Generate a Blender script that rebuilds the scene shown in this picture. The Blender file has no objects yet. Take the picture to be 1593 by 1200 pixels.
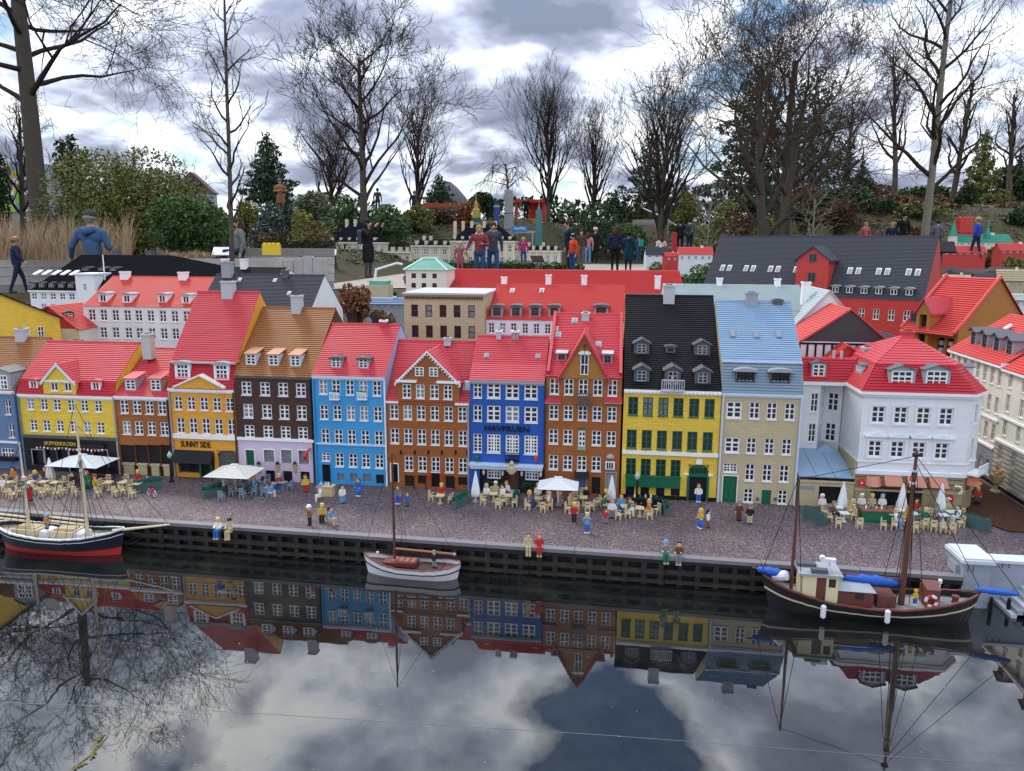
import bpy, bmesh, math, random
import numpy as np
from mathutils import Vector, Matrix
PI = math.pi
rad = math.radians
S = bpy.context.scene
COL = S.collection

# ---------------------------------------------------------------- camera
F_PX, PW, PH = 1190.0, 1593, 1200
CAM_PITCH, CAM_YAW, CAM_ROLL = 10.5, -7.5, 0.25
CAM = np.array([0.0, -3.2, 1.075])
def _basis():
    p, y, r = rad(CAM_PITCH), rad(CAM_YAW), rad(CAM_ROLL)
    fw = np.array([math.sin(y)*math.cos(p), math.cos(y)*math.cos(p), -math.sin(p)])
    rt = np.array([math.cos(y), -math.sin(y), 0.0]); up = np.cross(rt, fw)
    return fw, rt*math.cos(r)+up*math.sin(r), up*math.cos(r)-rt*math.sin(r)
FW, RT, UP = _basis()
cd = bpy.data.cameras.new('camera'); cam = bpy.data.objects.new('camera', cd); COL.objects.link(cam)
cd.sensor_fit = 'HORIZONTAL'; cd.sensor_width = 36.0; cd.lens = 36.0*F_PX/PW
cd.clip_start = 0.05; cd.clip_end = 2000
M3 = Matrix((RT, UP, -FW)).transposed()
cam.matrix_world = Matrix.Translation(Vector(CAM)) @ M3.to_4x4()
S.camera = cam
# survey helpers: where a sight line meets a real plane of the place
def _ray(x, y): return FW + RT*(x-PW/2)/F_PX - UP*(y-PH/2)/F_PX
def atY(x, y, Y=0.0): r = _ray(x, y); return Vector(CAM + r*((Y-CAM[1])/r[1]))
def atZ(x, y, Z=0.0): r = _ray(x, y); return Vector(CAM + r*((Z-CAM[2])/r[2]))
def atX(x, y, X=0.0): r = _ray(x, y); return Vector(CAM + r*((X-CAM[0])/r[0]))
def atD(x, y, d): return Vector(CAM + _ray(x, y)*d)

# ---------------------------------------------------------------- world: broken cloud over a clear sky
SUN_AZ, SUN_EL = -42.0, 46.0          # degrees from +Y towards -X ; elevation
w = bpy.data.worlds.new('World'); S.world = w; w.use_nodes = True
nt = w.node_tree; nt.nodes.clear(); N = nt.nodes; L = nt.links
def nd(tree, kind, **kw):
    n = tree.nodes.new(kind)
    for k, v in kw.items(): setattr(n, k, v)
    return n
out = nd(nt, 'ShaderNodeOutputWorld'); bg = nd(nt, 'ShaderNodeBackground')
sky = nd(nt, 'ShaderNodeTexSky', sky_type='NISHITA', sun_disc=False)
sky.sun_elevation = rad(SUN_EL); sky.sun_rotation = rad(SUN_AZ); sky.dust_density = 0.2; sky.ozone_density = 2.5
tc = nd(nt, 'ShaderNodeTexCoord'); sep = nd(nt, 'ShaderNodeSeparateXYZ'); L.new(tc.outputs['Generated'], sep.inputs[0])
def mth(tree, op, a, b=None, clamp=False):
    n = nd(tree, 'ShaderNodeMath', operation=op); n.use_clamp = clamp
    for i, v in enumerate((a, b)):
        if v is None: continue
        if isinstance(v, (int, float)): n.inputs[i].default_value = v
        else: tree.links.new(v, n.inputs[i])
    return n.outputs[0]
zc = mth(nt, 'MAXIMUM', sep.outputs[2], 0.0)
den = mth(nt, 'ADD', zc, 0.30)
cx = mth(nt, 'DIVIDE', sep.outputs[0], den); cy = mth(nt, 'DIVIDE', sep.outputs[1], den)
cmb = nd(nt, 'ShaderNodeCombineXYZ'); L.new(cx, cmb.inputs[0]); L.new(cy, cmb.inputs[1]); cmb.inputs[2].default_value = 12.300000
def noise(tree, vec, scale, detail, rough, dist=0.0, lac=2.0):
    n = nd(tree, 'ShaderNodeTexNoise'); n.inputs['Scale'].default_value = scale; n.inputs['Detail'].default_value = detail
    n.inputs['Roughness'].default_value = rough; n.inputs['Distortion'].default_value = dist; n.inputs['Lacunarity'].default_value = lac
    tree.links.new(vec, n.inputs['Vector']); return n.outputs['Fac']
def ramp(tree, fac, stops):
    n = nd(tree, 'ShaderNodeValToRGB'); e = n.color_ramp.elements
    while len(e) < len(stops): e.new(0.5)
    for i, (p, c) in enumerate(stops):
        e[i].position = p; e[i].color = (c if hasattr(c, '__len__') else (c, c, c)) + (1,) if hasattr(c, '__len__') else (c, c, c, 1)
    tree.links.new(fac, n.inputs[0]); return n.outputs['Color']
off = nd(nt, 'ShaderNodeVectorMath', operation='ADD'); L.new(cmb.outputs[0], off.inputs[0]); off.inputs[1].default_value = (7.7, -2.9, 0)
n1 = noise(nt, off.outputs[0], 2.7, 10, 0.5, 0.1)
n2 = noise(nt, cmb.outputs[0], 5.0, 8, 0.52, 0.1)
cover = ramp(nt, n1, [(0.375, 0.0), (0.445, 1.0)])
thick = mth(nt, 'ADD', mth(nt, 'MULTIPLY', n1, 0.62), mth(nt, 'MULTIPLY', n2, 0.38))
ccol = ramp(nt, thick, [(0.42, (1.0, 1.0, 1.0)), (0.472, (.82, .86, .92)), (0.507, (.50, .56, .67)), (0.555, (.27, .295, .39)), (0.63, (.145, .175, .24))])
# an overcast dome is brighter overhead than near the horizon (CIE overcast gradient)
cie = mth(nt, 'ADD', mth(nt, 'MULTIPLY', zc, 1.55), 0.78)
SKY_K = 13.5
csc = nd(nt, 'ShaderNodeVectorMath', operation='SCALE'); L.new(ccol, csc.inputs[0]); L.new(mth(nt, 'MULTIPLY', cie, SKY_K), csc.inputs['Scale'])
cov = mth(nt, 'MAXIMUM', cover, mth(nt, 'MULTIPLY', mth(nt, 'SUBTRACT', 0.075, sep.outputs[2]), 22.0, True))   # layers close up towards the horizon
mix = nd(nt, 'ShaderNodeMix', data_type='RGBA'); L.new(cov, mix.inputs[0]); L.new(csc.outputs[0], mix.inputs[7])
ssc = nd(nt, 'ShaderNodeVectorMath', operation='SCALE'); L.new(sky.outputs[0], ssc.inputs[0]); ssc.inputs['Scale'].default_value = 0.95
L.new(ssc.outputs[0], mix.inputs[6]); L.new(mix.outputs[2], bg.inputs[0]); bg.inputs[1].default_value = 0.1
L.new(bg.outputs[0], out.inputs[0])
# ---------------------------------------------------------------- sun behind thin cloud
sd = bpy.data.lights.new('sun', 'SUN'); so = bpy.data.objects.new('sun', sd); COL.objects.link(so)
sd.energy = 1.8; sd.angle = rad(14); sd.color = (1.0, 0.93, 0.82)
_a, _e = rad(SUN_AZ), rad(SUN_EL)
so.rotation_euler = Vector((math.sin(_a)*math.cos(_e), math.cos(_a)*math.cos(_e), math.sin(_e))).to_track_quat('Z', 'Y').to_euler()
so.location = (-3, 3, 6)
vs = S.view_settings; vs.view_transform = 'Standard'; vs.look = 'None'; vs.exposure = 0.33; vs.gamma = 1; vs.use_curve_mapping = False
S.cycles.max_bounces = 6; S.cycles.diffuse_bounces = 3; S.cycles.glossy_bounces = 3; S.cycles.transmission_bounces = 2
S.cycles.use_denoising = True

# ================================================================ materials
MATS = {}
def mat(name, rgb, rough=0.45, var=0.10, vscale=9.0, spec=0.45, metal=0.0, bump=0.0, bscale=60.0, brick=0.0, coat=0.0, speck=None):
    """procedural plastic / painted / natural surface with uneven tone; brick>0 adds fine toy-brick joints"""
    if name in MATS: return MATS[name]
    m = bpy.data.materials.new(name); m.use_nodes = True; t = m.node_tree; b = t.nodes['Principled BSDF']
    b.inputs['Roughness'].default_value = rough; b.inputs['Specular IOR Level'].default_value = spec
    b.inputs['Metallic'].default_value = metal
    if brick > 0: var = max(var, .17); vscale = 5.5
    geo = nd(t, 'ShaderNodeNewGeometry')
    f = noise(t, geo.outputs['Position'], vscale, 5, 0.65)
    fac = mth(t, 'ADD', mth(t, 'MULTIPLY', f, 2*var), 1.0-var)
    src = fac
    if brick > 0:
        sp = nd(t, 'ShaderNodeSeparateXYZ'); t.links.new(geo.outputs['Position'], sp.inputs[0])
        cb = nd(t, 'ShaderNodeCombineXYZ'); t.links.new(mth(t, 'ADD', sp.outputs[0], sp.outputs[1]), cb.inputs[0]); t.links.new(sp.outputs[2], cb.inputs[1])
        br = nd(t, 'ShaderNodeTexBrick'); t.links.new(cb.outputs[0], br.inputs['Vector'])
        br.inputs['Scale'].default_value = 1.0; br.inputs['Brick Width'].default_value = 0.032; br.inputs['Row Height'].default_value = 0.0096
        br.inputs['Mortar Size'].default_value = 0.0006; br.inputs['Mortar Smooth'].default_value = 0.3; br.inputs['Bias'].default_value = 0.0
        br.inputs['Color1'].default_value = (1, 1, 1, 1); br.inputs['Color2'].default_value = (1-brick*.9,)*3+(1,); br.inputs['Mortar'].default_value = (1-brick*2.4,)*3+(1,)
        src = mth(t, 'MULTIPLY', fac, br.outputs['Color'])
    sc = nd(t, 'ShaderNodeVectorMath', operation='SCALE'); sc.inputs[0].default_value = rgb; t.links.new(src, sc.inputs['Scale'])
    colout = sc.outputs[0]
    if speck:                                          # (rgb, scale, threshold): second colour in patches
        n2 = noise(t, geo.outputs['Position'], speck[1], 3, 0.6)
        mx = nd(t, 'ShaderNodeMix', data_type='RGBA'); t.links.new(ramp(t, n2, [(speck[2]-.05, 0.0), (speck[2]+.05, 1.0)]), mx.inputs[0])
        t.links.new(colout, mx.inputs[6]); mx.inputs[7].default_value = tuple(speck[0])+(1,); colout = mx.outputs[2]
    t.links.new(colout, b.inputs['Base Color'])
    t.links.new(mth(t, 'ADD', mth(t, 'MULTIPLY', f, 0.3), rough-0.15), b.inputs['Roughness'])
    if bump > 0:
        bp = nd(t, 'ShaderNodeBump'); bp.inputs['Strength'].default_value = bump; bp.inputs['Distance'].default_value = 0.01
        t.links.new(noise(t, geo.outputs['Position'], bscale, 4, 0.6), bp.inputs['Height']); t.links.new(bp.outputs[0], b.inputs['Normal'])
    if coat: b.inputs['Coat Weight'].default_value = coat
    MATS[name] = m; return m
def srgb(r, g, b):
    return tuple((c/255/12.92 if c/255 <= .04045 else ((c/255+.055)/1.055)**2.4) for c in (r, g, b))

# ================================================================ mesh builder
class MB:
    def __init__(s): s.v = []; s.f = []; s.mi = []
    def quad(s, *p, m=0):
        n = len(s.v); s.v += [tuple(q) for q in p]; s.f.append(tuple(range(n, n+len(p)))); s.mi.append(m); return s
    def box(s, x0, x1, y0, y1, z0, z1, m=0):
        n = len(s.v)
        s.v += [(x0,y0,z0),(x1,y0,z0),(x1,y1,z0),(x0,y1,z0),(x0,y0,z1),(x1,y0,z1),(x1,y1,z1),(x0,y1,z1)]
        for q in ((0,3,2,1),(4,5,6,7),(0,1,5,4),(1,2,6,5),(2,3,7,6),(3,0,4,7)): s.f.append(tuple(n+i for i in q)); s.mi.append(m)
        return s
    def prism(s, poly, d, m=0):
        """poly: list of 3-D points (front, counter-clockwise seen from the front); d: extrusion vector"""
        n = len(s.v); k = len(poly); d = Vector(d)
        s.v += [tuple(p) for p in poly] + [tuple(Vector(p)+d) for p in poly]
        s.f.append(tuple(range(n, n+k))); s.f.append(tuple(range(n+2*k-1, n+k-1, -1))); s.mi += [m, m]
        for i in range(k):
            j = (i+1) % k; s.f.append((n+j, n+i, n+k+i, n+k+j)); s.mi.append(m)
        return s
    def tube(s, pts, rs, sides=6, cap=True, m=0):
        pts = [Vector(p) for p in pts]; n0 = len(s.v); k = len(pts)
        if not hasattr(rs, '__len__'): rs = [rs]*k
        prev = None
        for i, p in enumerate(pts):
            d = (pts[min(i+1, k-1)]-pts[max(i-1, 0)]).normalized()
            a = prev if prev is not None else (Vector((1,0,0)) if abs(d.x) < .8 else Vector((0,1,0)))
            u = (a-d*a.dot(d)); u = u.normalized() if u.length > 1e-6 else d.orthogonal().normalized(); prev = u; v = d.cross(u)
            for j in range(sides):
                t = 2*PI*j/sides; s.v.append(tuple(p+(u*math.cos(t)+v*math.sin(t))*rs[i]))
        for i in range(k-1):
            for j in range(sides):
                a = n0+i*sides+j; b = n0+i*sides+(j+1) % sides; s.f.append((a, b, b+sides, a+sides)); s.mi.append(m)
        if cap:
            s.f.append(tuple(n0+j for j in reversed(range(sides)))); s.f.append(tuple(n0+(k-1)*sides+j for j in range(sides))); s.mi += [m, m]
        return s
    def lathe(s, prof, sides=12, c=(0,0,0), m=0, sx=1.0, sy=1.0):
        n0 = len(s.v)
        for r, z in prof:
            for j in range(sides): t = 2*PI*j/sides; s.v.append((c[0]+r*sx*math.cos(t), c[1]+r*sy*math.sin(t), c[2]+z))
        for i in range(len(prof)-1):
            for j in range(sides):
                a = n0+i*sides+j; b = n0+i*sides+(j+1) % sides; s.f.append((a, b, b+sides, a+sides)); s.mi.append(m)
        s.f.append(tuple(n0+j for j in reversed(range(sides)))); s.f.append(tuple(n0+(len(prof)-1)*sides+j for j in range(sides))); s.mi += [m, m]
        return s
    def mesh(s, name, mats, smooth=False):
        me = bpy.data.meshes.new(name); me.from_pydata(s.v, [], s.f)
        mats = mats if isinstance(mats, (list, tuple)) else [mats]
        for m in mats: me.materials.append(m)
        if len(mats) > 1: me.polygons.foreach_set('material_index', s.mi)
        if smooth: me.polygons.foreach_set('use_smooth', [True]*len(me.polygons))
        me.update(); return me
    def build(s, name, mats, parent=None, loc=None, smooth=False):
        return ob(name, s.mesh(name, mats, smooth), parent, loc)
def ob(name, me, parent=None, loc=None, rz=0.0, scale=None):
    o = bpy.data.objects.new(name, me); COL.objects.link(o)
    if parent is not None: o.parent = parent
    if loc is not None: o.location = loc
    if rz: o.rotation_euler = (0, 0, rz)
    if scale is not None: o.scale = scale if hasattr(scale, '__len__') else (scale,)*3
    return o
def tag(o, label, cat, group=None):
    o['label'] = label; o['category'] = cat
    if group: o['group'] = group
    return o
def thing(name, label, cat, loc=(0,0,0), rz=0.0, group=None):
    o = bpy.data.objects.new(name, None); COL.objects.link(o); o.location = loc; o.rotation_euler = (0, 0, rz)
    o.empty_display_size = 0.05
    return tag(o, label, cat, group)
def struct(o): o['kind'] = 'structure'; return o
def stuff(o): o['kind'] = 'stuff'; return o
def dup(root, loc, rz=0.0, label=None, group=None, scale=None):
    r = root.copy(); COL.objects.link(r); r.location = loc; r.rotation_euler = (0, 0, rz)
    if scale is not None: r.scale = scale if hasattr(scale, '__len__') else (scale,)*3
    if label: r['label'] = label
    if group: r['group'] = group
    for ch in root.children:
        c = ch.copy(); COL.objects.link(c); c.parent = r
        for g in ch.children:
            d = g.copy(); COL.objects.link(d); d.parent = c
    return r

# ================================================================ palette (real base colours of the plastic bricks)
P = dict(
 yellow=mat('yellow_brick', (.78,.55,.060), brick=.14), orange=mat('orange_brick', (.76,.36,.040), brick=.14),
 rust=mat('rust_brick', (.34,.105,.022), brick=.16), umber=mat('umber_brick', (.065,.028,.018), brick=.25),
 lilac=mat('lilac_brick', (.60,.50,.64), brick=.08), sky=mat('sky_blue_brick', (.045,.32,.66), brick=.10),
 royal=mat('royal_blue_brick', (.013,.095,.43), brick=.14), slate=mat('slate_blue_brick', (.13,.21,.36), brick=.10),
 tan=mat('tan_brick', (.50,.43,.27), brick=.10), white=mat('white_brick', (.76,.79,.84), brick=.07),
 cream=mat('cream_brick', (.74,.70,.60), brick=.08), darktan=mat('dark_tan_brick', (.40,.34,.19), brick=.10),
 grey=mat('grey_brick', (.28,.30,.33), brick=.10), redwall=mat('red_brick', (.56,.045,.04), brick=.10),
 ochre=mat('ochre_brick', (.42,.17,.03), brick=.12), charcoal=mat('charcoal_brick', (.05,.052,.065), brick=.15),
 trim=mat('white_trim', (.80,.80,.82), .4, .05), bluetrim=mat('pale_blue_trim', (.52,.62,.76), .4, .05),
 greytrim=mat('grey_trim', (.30,.33,.37), .45, .08), darkgrey=mat('dark_grey_trim', (.085,.09,.10), .45, .1),
 black=mat('black_trim', (.010,.010,.012), .6, .1, spec=.2), shop=mat('shopfront_black', (.018,.017,.022), .5, .2, spec=.25, brick=.2), green=mat('green_trim', (.007,.115,.055), .4, .1),
 glass=mat('dark_pane', (.012,.016,.026), .16, .1, spec=.6), glass2=mat('curtained_pane', (.20,.21,.23), .25, .5, 40, spec=.6),
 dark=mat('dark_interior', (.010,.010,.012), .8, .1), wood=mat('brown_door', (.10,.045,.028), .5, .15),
 r_red=mat('red_roof', (.50,.054,.070), .56, .16, 14, spec=.28), r_red2=mat('dark_red_roof', (.42,.016,.030), .56, .12, 14, spec=.28), r_pink=mat('faded_red_roof', (.55,.085,.105), .56, .12, 14, spec=.28),
 r_scar=mat('scarlet_roof', (.53,.062,.055), .56, .12, 14, spec=.28), r_brown=mat('brown_roof', (.27,.11,.038), .56, .14, 14, spec=.28),
 r_black=mat('black_roof', (.009,.009,.012), .5, .2, spec=.22), r_blue=mat('blue_grey_roof', (.22,.33,.47), .5, .12, 14, spec=.3),
 r_slate=mat('slate_roof', (.17,.24,.31), .56, .1, 14, spec=.28), r_grey=mat('grey_roof', (.060,.066,.080), .75, .12, 14, spec=.08), r_sage=mat('sage_roof', (.36,.43,.44), .56, .1, 14, spec=.28),
 copper=mat('copper_green_roof', (.12,.37,.28), .45, .15), stone=mat('light_grey_stone', (.45,.47,.50), .55, .1),
)

# ================================================================ house kit
_WIN = {}
def window_mesh(w, h, nx, ny, fm, arch=False):
    k = (round(w, 3), round(h, 3), nx, ny, fm.name, arch)
    if k in _WIN: return _WIN[k]
    b = MB(); fb = min(w, h)*.10; mb = min(w, h)*.07; d = .005
    b.box(-w/2, -w/2+fb, 0, d, 0, h).box(w/2-fb, w/2, 0, d, 0, h).box(-w/2+fb, w/2-fb, 0, d, 0, fb).box(-w/2+fb, w/2-fb, 0, d, h-fb, h)
    iw, ih = w-2*fb, h-2*fb
    for i in range(1, nx):
        mw = mb*(1.9 if (nx == 2 or (nx == 4 and i == 2)) else 1.0)
        x = -iw/2+iw*i/nx; b.box(x-mw/2, x+mw/2, .0006, d, fb, h-fb)
    for j in range(1, ny):
        mw = mb*(1.6 if j == ny-1 else .9)
        z = fb+ih*j/ny; b.box(-w/2+fb, w/2-fb, .0012, d-.0004, z-mw/2, z+mw/2)
    g = MB().quad((-w/2+.0005, d-.0012, .0005), (w/2-.0005, d-.0012, .0005), (w/2-.0005, d-.0012, h-.0005), (-w/2+.0005, d-.0012, h-.0005))
    s = MB().box(-w/2-.0015, w/2+.0015, -.0085, .001, -.0038, -.0002)
    _WIN[k] = (b.mesh('window', fm), g.mesh('pane', P['glass']), g.mesh('pane', P['glass2']), s.mesh('sill', fm)); return _WIN[k]
rw = random.Random(5)
def add_window(parent, x, y, z, w, h, nx, ny, fm, sill=True, rz=0.0, curt=.05):
    a = window_mesh(w, h, nx, ny, fm); o = ob('window', a[0], parent, (x, y, z), rz)
    ob('pane', a[2] if rw.random() < curt else a[1], o)
    if sill: ob('sill', a[3], o)
    return o
def wall_panel(b, x0, x1, z0, z1, y, holes, depth=.011, m=0, top=None):
    """front wall in the plane Y=y with real rectangular openings; holes (xa,xb,za,zb)"""
    xs = sorted({round(v, 5) for v in [x0, x1]+[q for h in holes for q in h[:2]]}); zs = sorted({round(v, 5) for v in [z0, z1]+[q for h in holes for q in h[2:]]})
    xs = [v for v in xs if x0-1e-4 <= v <= x1+1e-4]; zs = [v for v in zs if z0-1e-4 <= v <= z1+1e-4]
    for j in range(len(zs)-1):
        zc = (zs[j]+zs[j+1])/2; run = None
        for i in range(len(xs)-1):
            xc = (xs[i]+xs[i+1])/2
            inside = any(h[0] < xc < h[1] and h[2] < zc < h[3] for h in holes)
            if not inside:
                if run is None: run = xs[i]
            if (inside or i == len(xs)-2) and run is not None:
                xe = xs[i] if inside else xs[i+1]
                b.quad((run, y, zs[j]), (xe, y, zs[j]), (xe, y, zs[j+1]), (run, y, zs[j+1]), m=m); run = None
    for xa, xb, za, zb in holes:
        d = y+depth
        b.quad((xa, y, za), (xa, d, za), (xa, d, zb), (xa, y, zb), m=m); b.quad((xb, d, za), (xb, y, za), (xb, y, zb), (xb, d, zb), m=m)
        b.quad((xa, y, za), (xb, y, za), (xb, d, za), (xa, d, za), m=m); b.quad((xa, d, zb), (xb, d, zb), (xb, y, zb), (xa, y, zb), m=m)
def roof_strip(b, x0, x1, p, q, step=.0125, lip=.0032, m=0, x0b=None, x1b=None):
    """tile courses from the low edge p=(y,z) up to q; x0b/x1b: the upper edge's own ends (hips)"""
    p = Vector((0, p[0], p[1])); q = Vector((0, q[0], q[1])); d = q-p; n = max(1, int(round(d.length/step))); nv = Vector((0, -d.z, d.y)).normalized()
    if nv.z < 0: nv = -nv
    x0b = x0 if x0b is None else x0b; x1b = x1 if x1b is None else x1b
    for i in range(n):
        a = p+d*(i/n); c = p+d*((i+1)/n); ta = i/n; tc_ = (i+1)/n
        xa0, xa1 = x0+(x0b-x0)*ta, x1+(x1b-x1)*ta; xc0, xc1 = x0+(x0b-x0)*tc_, x1+(x1b-x1)*tc_
        a2 = a+nv*lip
        A = (xa0, a2.y, a2.z); B = (xa1, a2.y, a2.z); Cc = (xc1, c.y, c.z); D = (xc0, c.y, c.z)
        b.quad(A, B, Cc, D, m=m); b.quad((xa0, a.y, a.z), (xa1, a.y, a.z), B, A, m=m)
        b.quad((xa0, a.y, a.z), A, D, m=m); b.quad(B, (xa1, a.y, a.z), Cc, m=m)
def rows_px(spec, Y=0.0):
    """surveyed window rows -> (x, z0, w, h); spec: (xs, ytop, ybot, wpx)"""
    r = []
    for xs, yt, yb, wp in spec:
        z1 = atY(xs[0], yt, Y).z; z0 = atY(xs[0], yb, Y).z
        for x in xs:
            ww = wp if not hasattr(wp, '__len__') else wp[xs.index(x)]
            c = atY(x, (yt+yb)/2, Y); wm = atY(x+ww/2, yt, Y).x-atY(x-ww/2, yt, Y).x
            r.append((c.x, z0, wm, z1-z0))
    return r
def gable_house(name, label, X0, X1, Y0, prof, wall, roofs, wins=(), fm=None, nx=2, ny=3, cat='house', extra_holes=(), lower=None, gablem=None, panel_top=None, eave=None, zbase=0.0, curt=.05, walls_at=None, verge=None):
    """row house: prof = [(y,z) eave, ..., ridge] of the front slope, mirrored behind; roofs = a material for each strip.
    lower=(z, material, proud) paints the ground floor as its own wall part."""
    t = thing(name, label, cat, ((X0+X1)/2, Y0, zbase)); ox, oy = (X0+X1)/2, Y0
    x0, x1 = X0-ox, X1-ox; pr = [(y-oy, z-zbase) for y, z in prof]; ze = pr[0][1]; yr, zr = pr[-1]
    back = [(2*yr-y, z) for y, z in pr[::-1]][1:]; yb = 2*yr-pr[0][0]
    W = [(x-ox, z-zbase, a, h) for x, z, a, h in wins]
    holes = [(x-a/2, x+a/2, z, z+h) for x, z, a, h in W]+[(a-ox, b_-ox, c-zbase, d-zbase) for a, b_, c, d in extra_holes]
    zl = 0.0
    if lower: zl = lower[0]-zbase
    top = ze if panel_top is None else panel_top-zbase
    b = MB(); wall_panel(b, x0, x1, zl, top, 0.0, [h for h in holes if h[3] > zl])
    gm = 1 if gablem is not None else 0
    poly = [(0.0, 0.0), (yb, 0.0), (yb, ze)]+back[::-1][1:]+[(yr, zr)]+pr[:-1][::-1]
    poly = [(0.0, 0.0), (yb, 0.0)]+[q for q in back[::-1]]+[pr[-1]]+pr[:-1][::-1]
    cl = []
    for q in poly:
        if not cl or (abs(cl[-1][0]-q[0])+abs(cl[-1][1]-q[1])) > 1e-5: cl.append(q)
    b.quad(*[(x1, y, z) for y, z in cl], m=gm); b.quad(*[(x0, y, z) for y, z in cl[::-1]], m=gm)
    b.quad((x1, yb, 0), (x0, yb, 0), (x0, yb, ze), (x1, yb, ze))
    b.build('wall', [wall, gablem] if gablem is not None else wall, t)
    if lower:
        lb = MB(); wall_panel(lb, x0, x1, 0.0, zl, -lower[2], [h for h in holes if h[2] < zl and h[3] <= zl+.001]); lb.quad((x0, -lower[2], zl), (x1, -lower[2], zl), (x1, 0, zl), (x0, 0, zl))
        lb.quad((x1, -lower[2], 0), (x1, 0, 0), (x1, 0, zl), (x1, -lower[2], zl)); lb.quad((x0, 0, 0), (x0, -lower[2], 0), (x0, -lower[2], zl), (x0, 0, zl)); lb.build('ground_floor', lower[1], t)
    for i in range(len(pr)-1):
        rb = MB(); ov = .004 if i == 0 else 0.0; lift = .002; last = i == len(pr)-2; rm = roofs[min(i, len(roofs)-1)]
        roof_strip(rb, x0-.001, x1+.001, (pr[i][0]-ov, pr[i][1]+lift-ov*.6), (pr[i+1][0], pr[i+1][1]+lift)); rb.build('roof', rm, t)
        rb = MB(); roof_strip(rb, x0-.001, x1+.001, (2*yr-pr[i][0], pr[i][1]+lift), (2*yr-pr[i+1][0], pr[i+1][1]+lift)); rb.build('roof', rm, t)
        if last: MB().tube([(x0-.001, yr, zr+.002), (x1+.001, yr, zr+.002)], .006, 6).build('ridge_tile', rm, t)
    if eave is not None:
        MB().box(x0, x1, -.009, .001, ze-.012, ze-.001).box(x0, x1, -.005, .001, ze-.018, ze-.012).build('cornice', eave, t)
    for x, z, a, h in W:
        n = nx if a < h*1.02 else (3 if a < h*1.25 else 4)
        yo = .004-(lower[2] if lower and z+h <= zl+.001 else 0)
        add_window(t, x, yo, z, a, h, n, ny, fm, curt=curt)
    return t
def slope_y(prof, z):
    for (y0, z0), (y1, z1) in zip(prof[:-1], prof[1:]):
        if z0 <= z <= z1: return y0+(y1-y0)*(z-z0)/(z1-z0)
    return prof[-1][0]
def dormer(t, x, y, z, w, h, depth, wallm, roofm, fm, nx=2, ny=3, style='gable', wf=.72, hf=.78, over=.006, rise=.35, rz=0.0):
    """dormer standing at (x,y,z) in thing space, front to local -Y; runs back into the roof"""
    b = MB(); ww, wh = w*wf, h*hf; zb = h*.08
    wall_panel(b, -w/2, w/2, -.004, h, 0, [(-ww/2, ww/2, zb, zb+wh)], .006)
    b.quad((w/2, 0, -.02), (w/2, depth, -.02), (w/2, depth, h), (w/2, 0, h)); b.quad((-w/2, depth, -.02), (-w/2, 0, -.02), (-w/2, 0, h), (-w/2, depth, h))
    if style == 'gable': b.quad((-w/2, 0, h), (w/2, 0, h), (0, 0, h+w*rise))
    d = b.build('dormer', wallm, t, (x, y, z)); d.rotation_euler = (0, 0, rz)
    r = MB(); e = w/2+over; y0 = -over*1.2; th = .0035
    if style == 'gable':
        zt = h+w*rise+over*rise; zl = h-over*.55
        r.prism([(-e, y0, zl), (0, y0, zt-th), (e, y0, zl), (e, y0, zl+th), (0, y0, zt), (-e, y0, zl+th)], (0, depth+over, 0))
    elif style == 'shed':
        r.prism([(-e, y0, h), (e, y0, h), (e, y0, h+th), (-e, y0, h+th)], (0, depth, depth*rise*.6))
    elif style == 'arch':
        q = [(-e*math.cos(PI*i/7), y0, h-.001+w*.16*math.sin(PI*i/7)) for i in range(8)]
        r.prism([(-e, y0, h-.004), (e, y0, h-.004)]+q[::-1], (0, depth+over, 0))
    r.build('dormer_roof', roofm, d)
    add_window(d, 0, .0015, zb, ww, wh, nx, ny, fm, sill=False, curt=.0)
    return d
def skylight(t, x, prof, z, w=.02, h=.016, fm=None, Y0=0.0, X0=0.0):
    y = slope_y(prof, z)-Y0; y2 = slope_y(prof, z+h)-Y0
    b = MB(); n = Vector((0, -h, y2-y)).normalized()*.005
    b.prism([(x-w/2, y, z), (x+w/2, y, z), (x+w/2, y2, z+h), (x-w/2, y2, z+h)][::-1], n)
    b.prism([(x-w*.36, y+n.y*1.05, z+h*.14+n.z*1.05), (x+w*.36, y+n.y*1.05, z+h*.14+n.z*1.05), (x+w*.36, y2+n.y*1.05-(y2-y)*.14, z+h*.86+n.z*1.05), (x-w*.36, y2+n.y*1.05-(y2-y)*.14, z+h*.86+n.z*1.05)][::-1], n*.12, m=1)
    return b.build('skylight', [fm or P['greytrim'], P['glass2']], t)
def chimney(t, x, y, z0, w, d, h, m, cap=None):
    c = MB().box(x-w/2, x+w/2, y-d/2, y+d/2, z0, z0+h).build('chimney', m, t)
    MB().box(x-w/2-.003, x+w/2+.003, y-d/2-.003, y+d/2+.003, z0+h-.006, z0+h+.003).box(x-w*.3, x+w*.3, y-d*.3, y+d*.3, z0+h+.003, z0+h+.005, m=1).build('chimney_cap', [cap or m, P['dark']], c)
    return c
def text_ob(s, size, m, parent, loc, rot, width=None, extrude=.0015):
    cu = bpy.data.curves.new('sign_lettering', 'FONT'); cu.body = s; cu.size = size; cu.extrude = extrude; cu.align_x = 'CENTER'; cu.resolution_u = 2
    o = bpy.data.objects.new('tmp', cu); COL.objects.link(o); dg = bpy.context.evaluated_depsgraph_get(); dg.update()
    me = bpy.data.meshes.new_from_object(o.evaluated_get(dg)); bpy.data.objects.remove(o); me.materials.clear(); me.materials.append(m)
    xs = [v.co.x for v in me.vertices]; ww = max(xs)-min(xs); q = ob('sign_lettering', me, parent, loc); q.rotation_euler = rot
    if width: q.scale = (width/ww, 1, 1)
    return q

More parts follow.
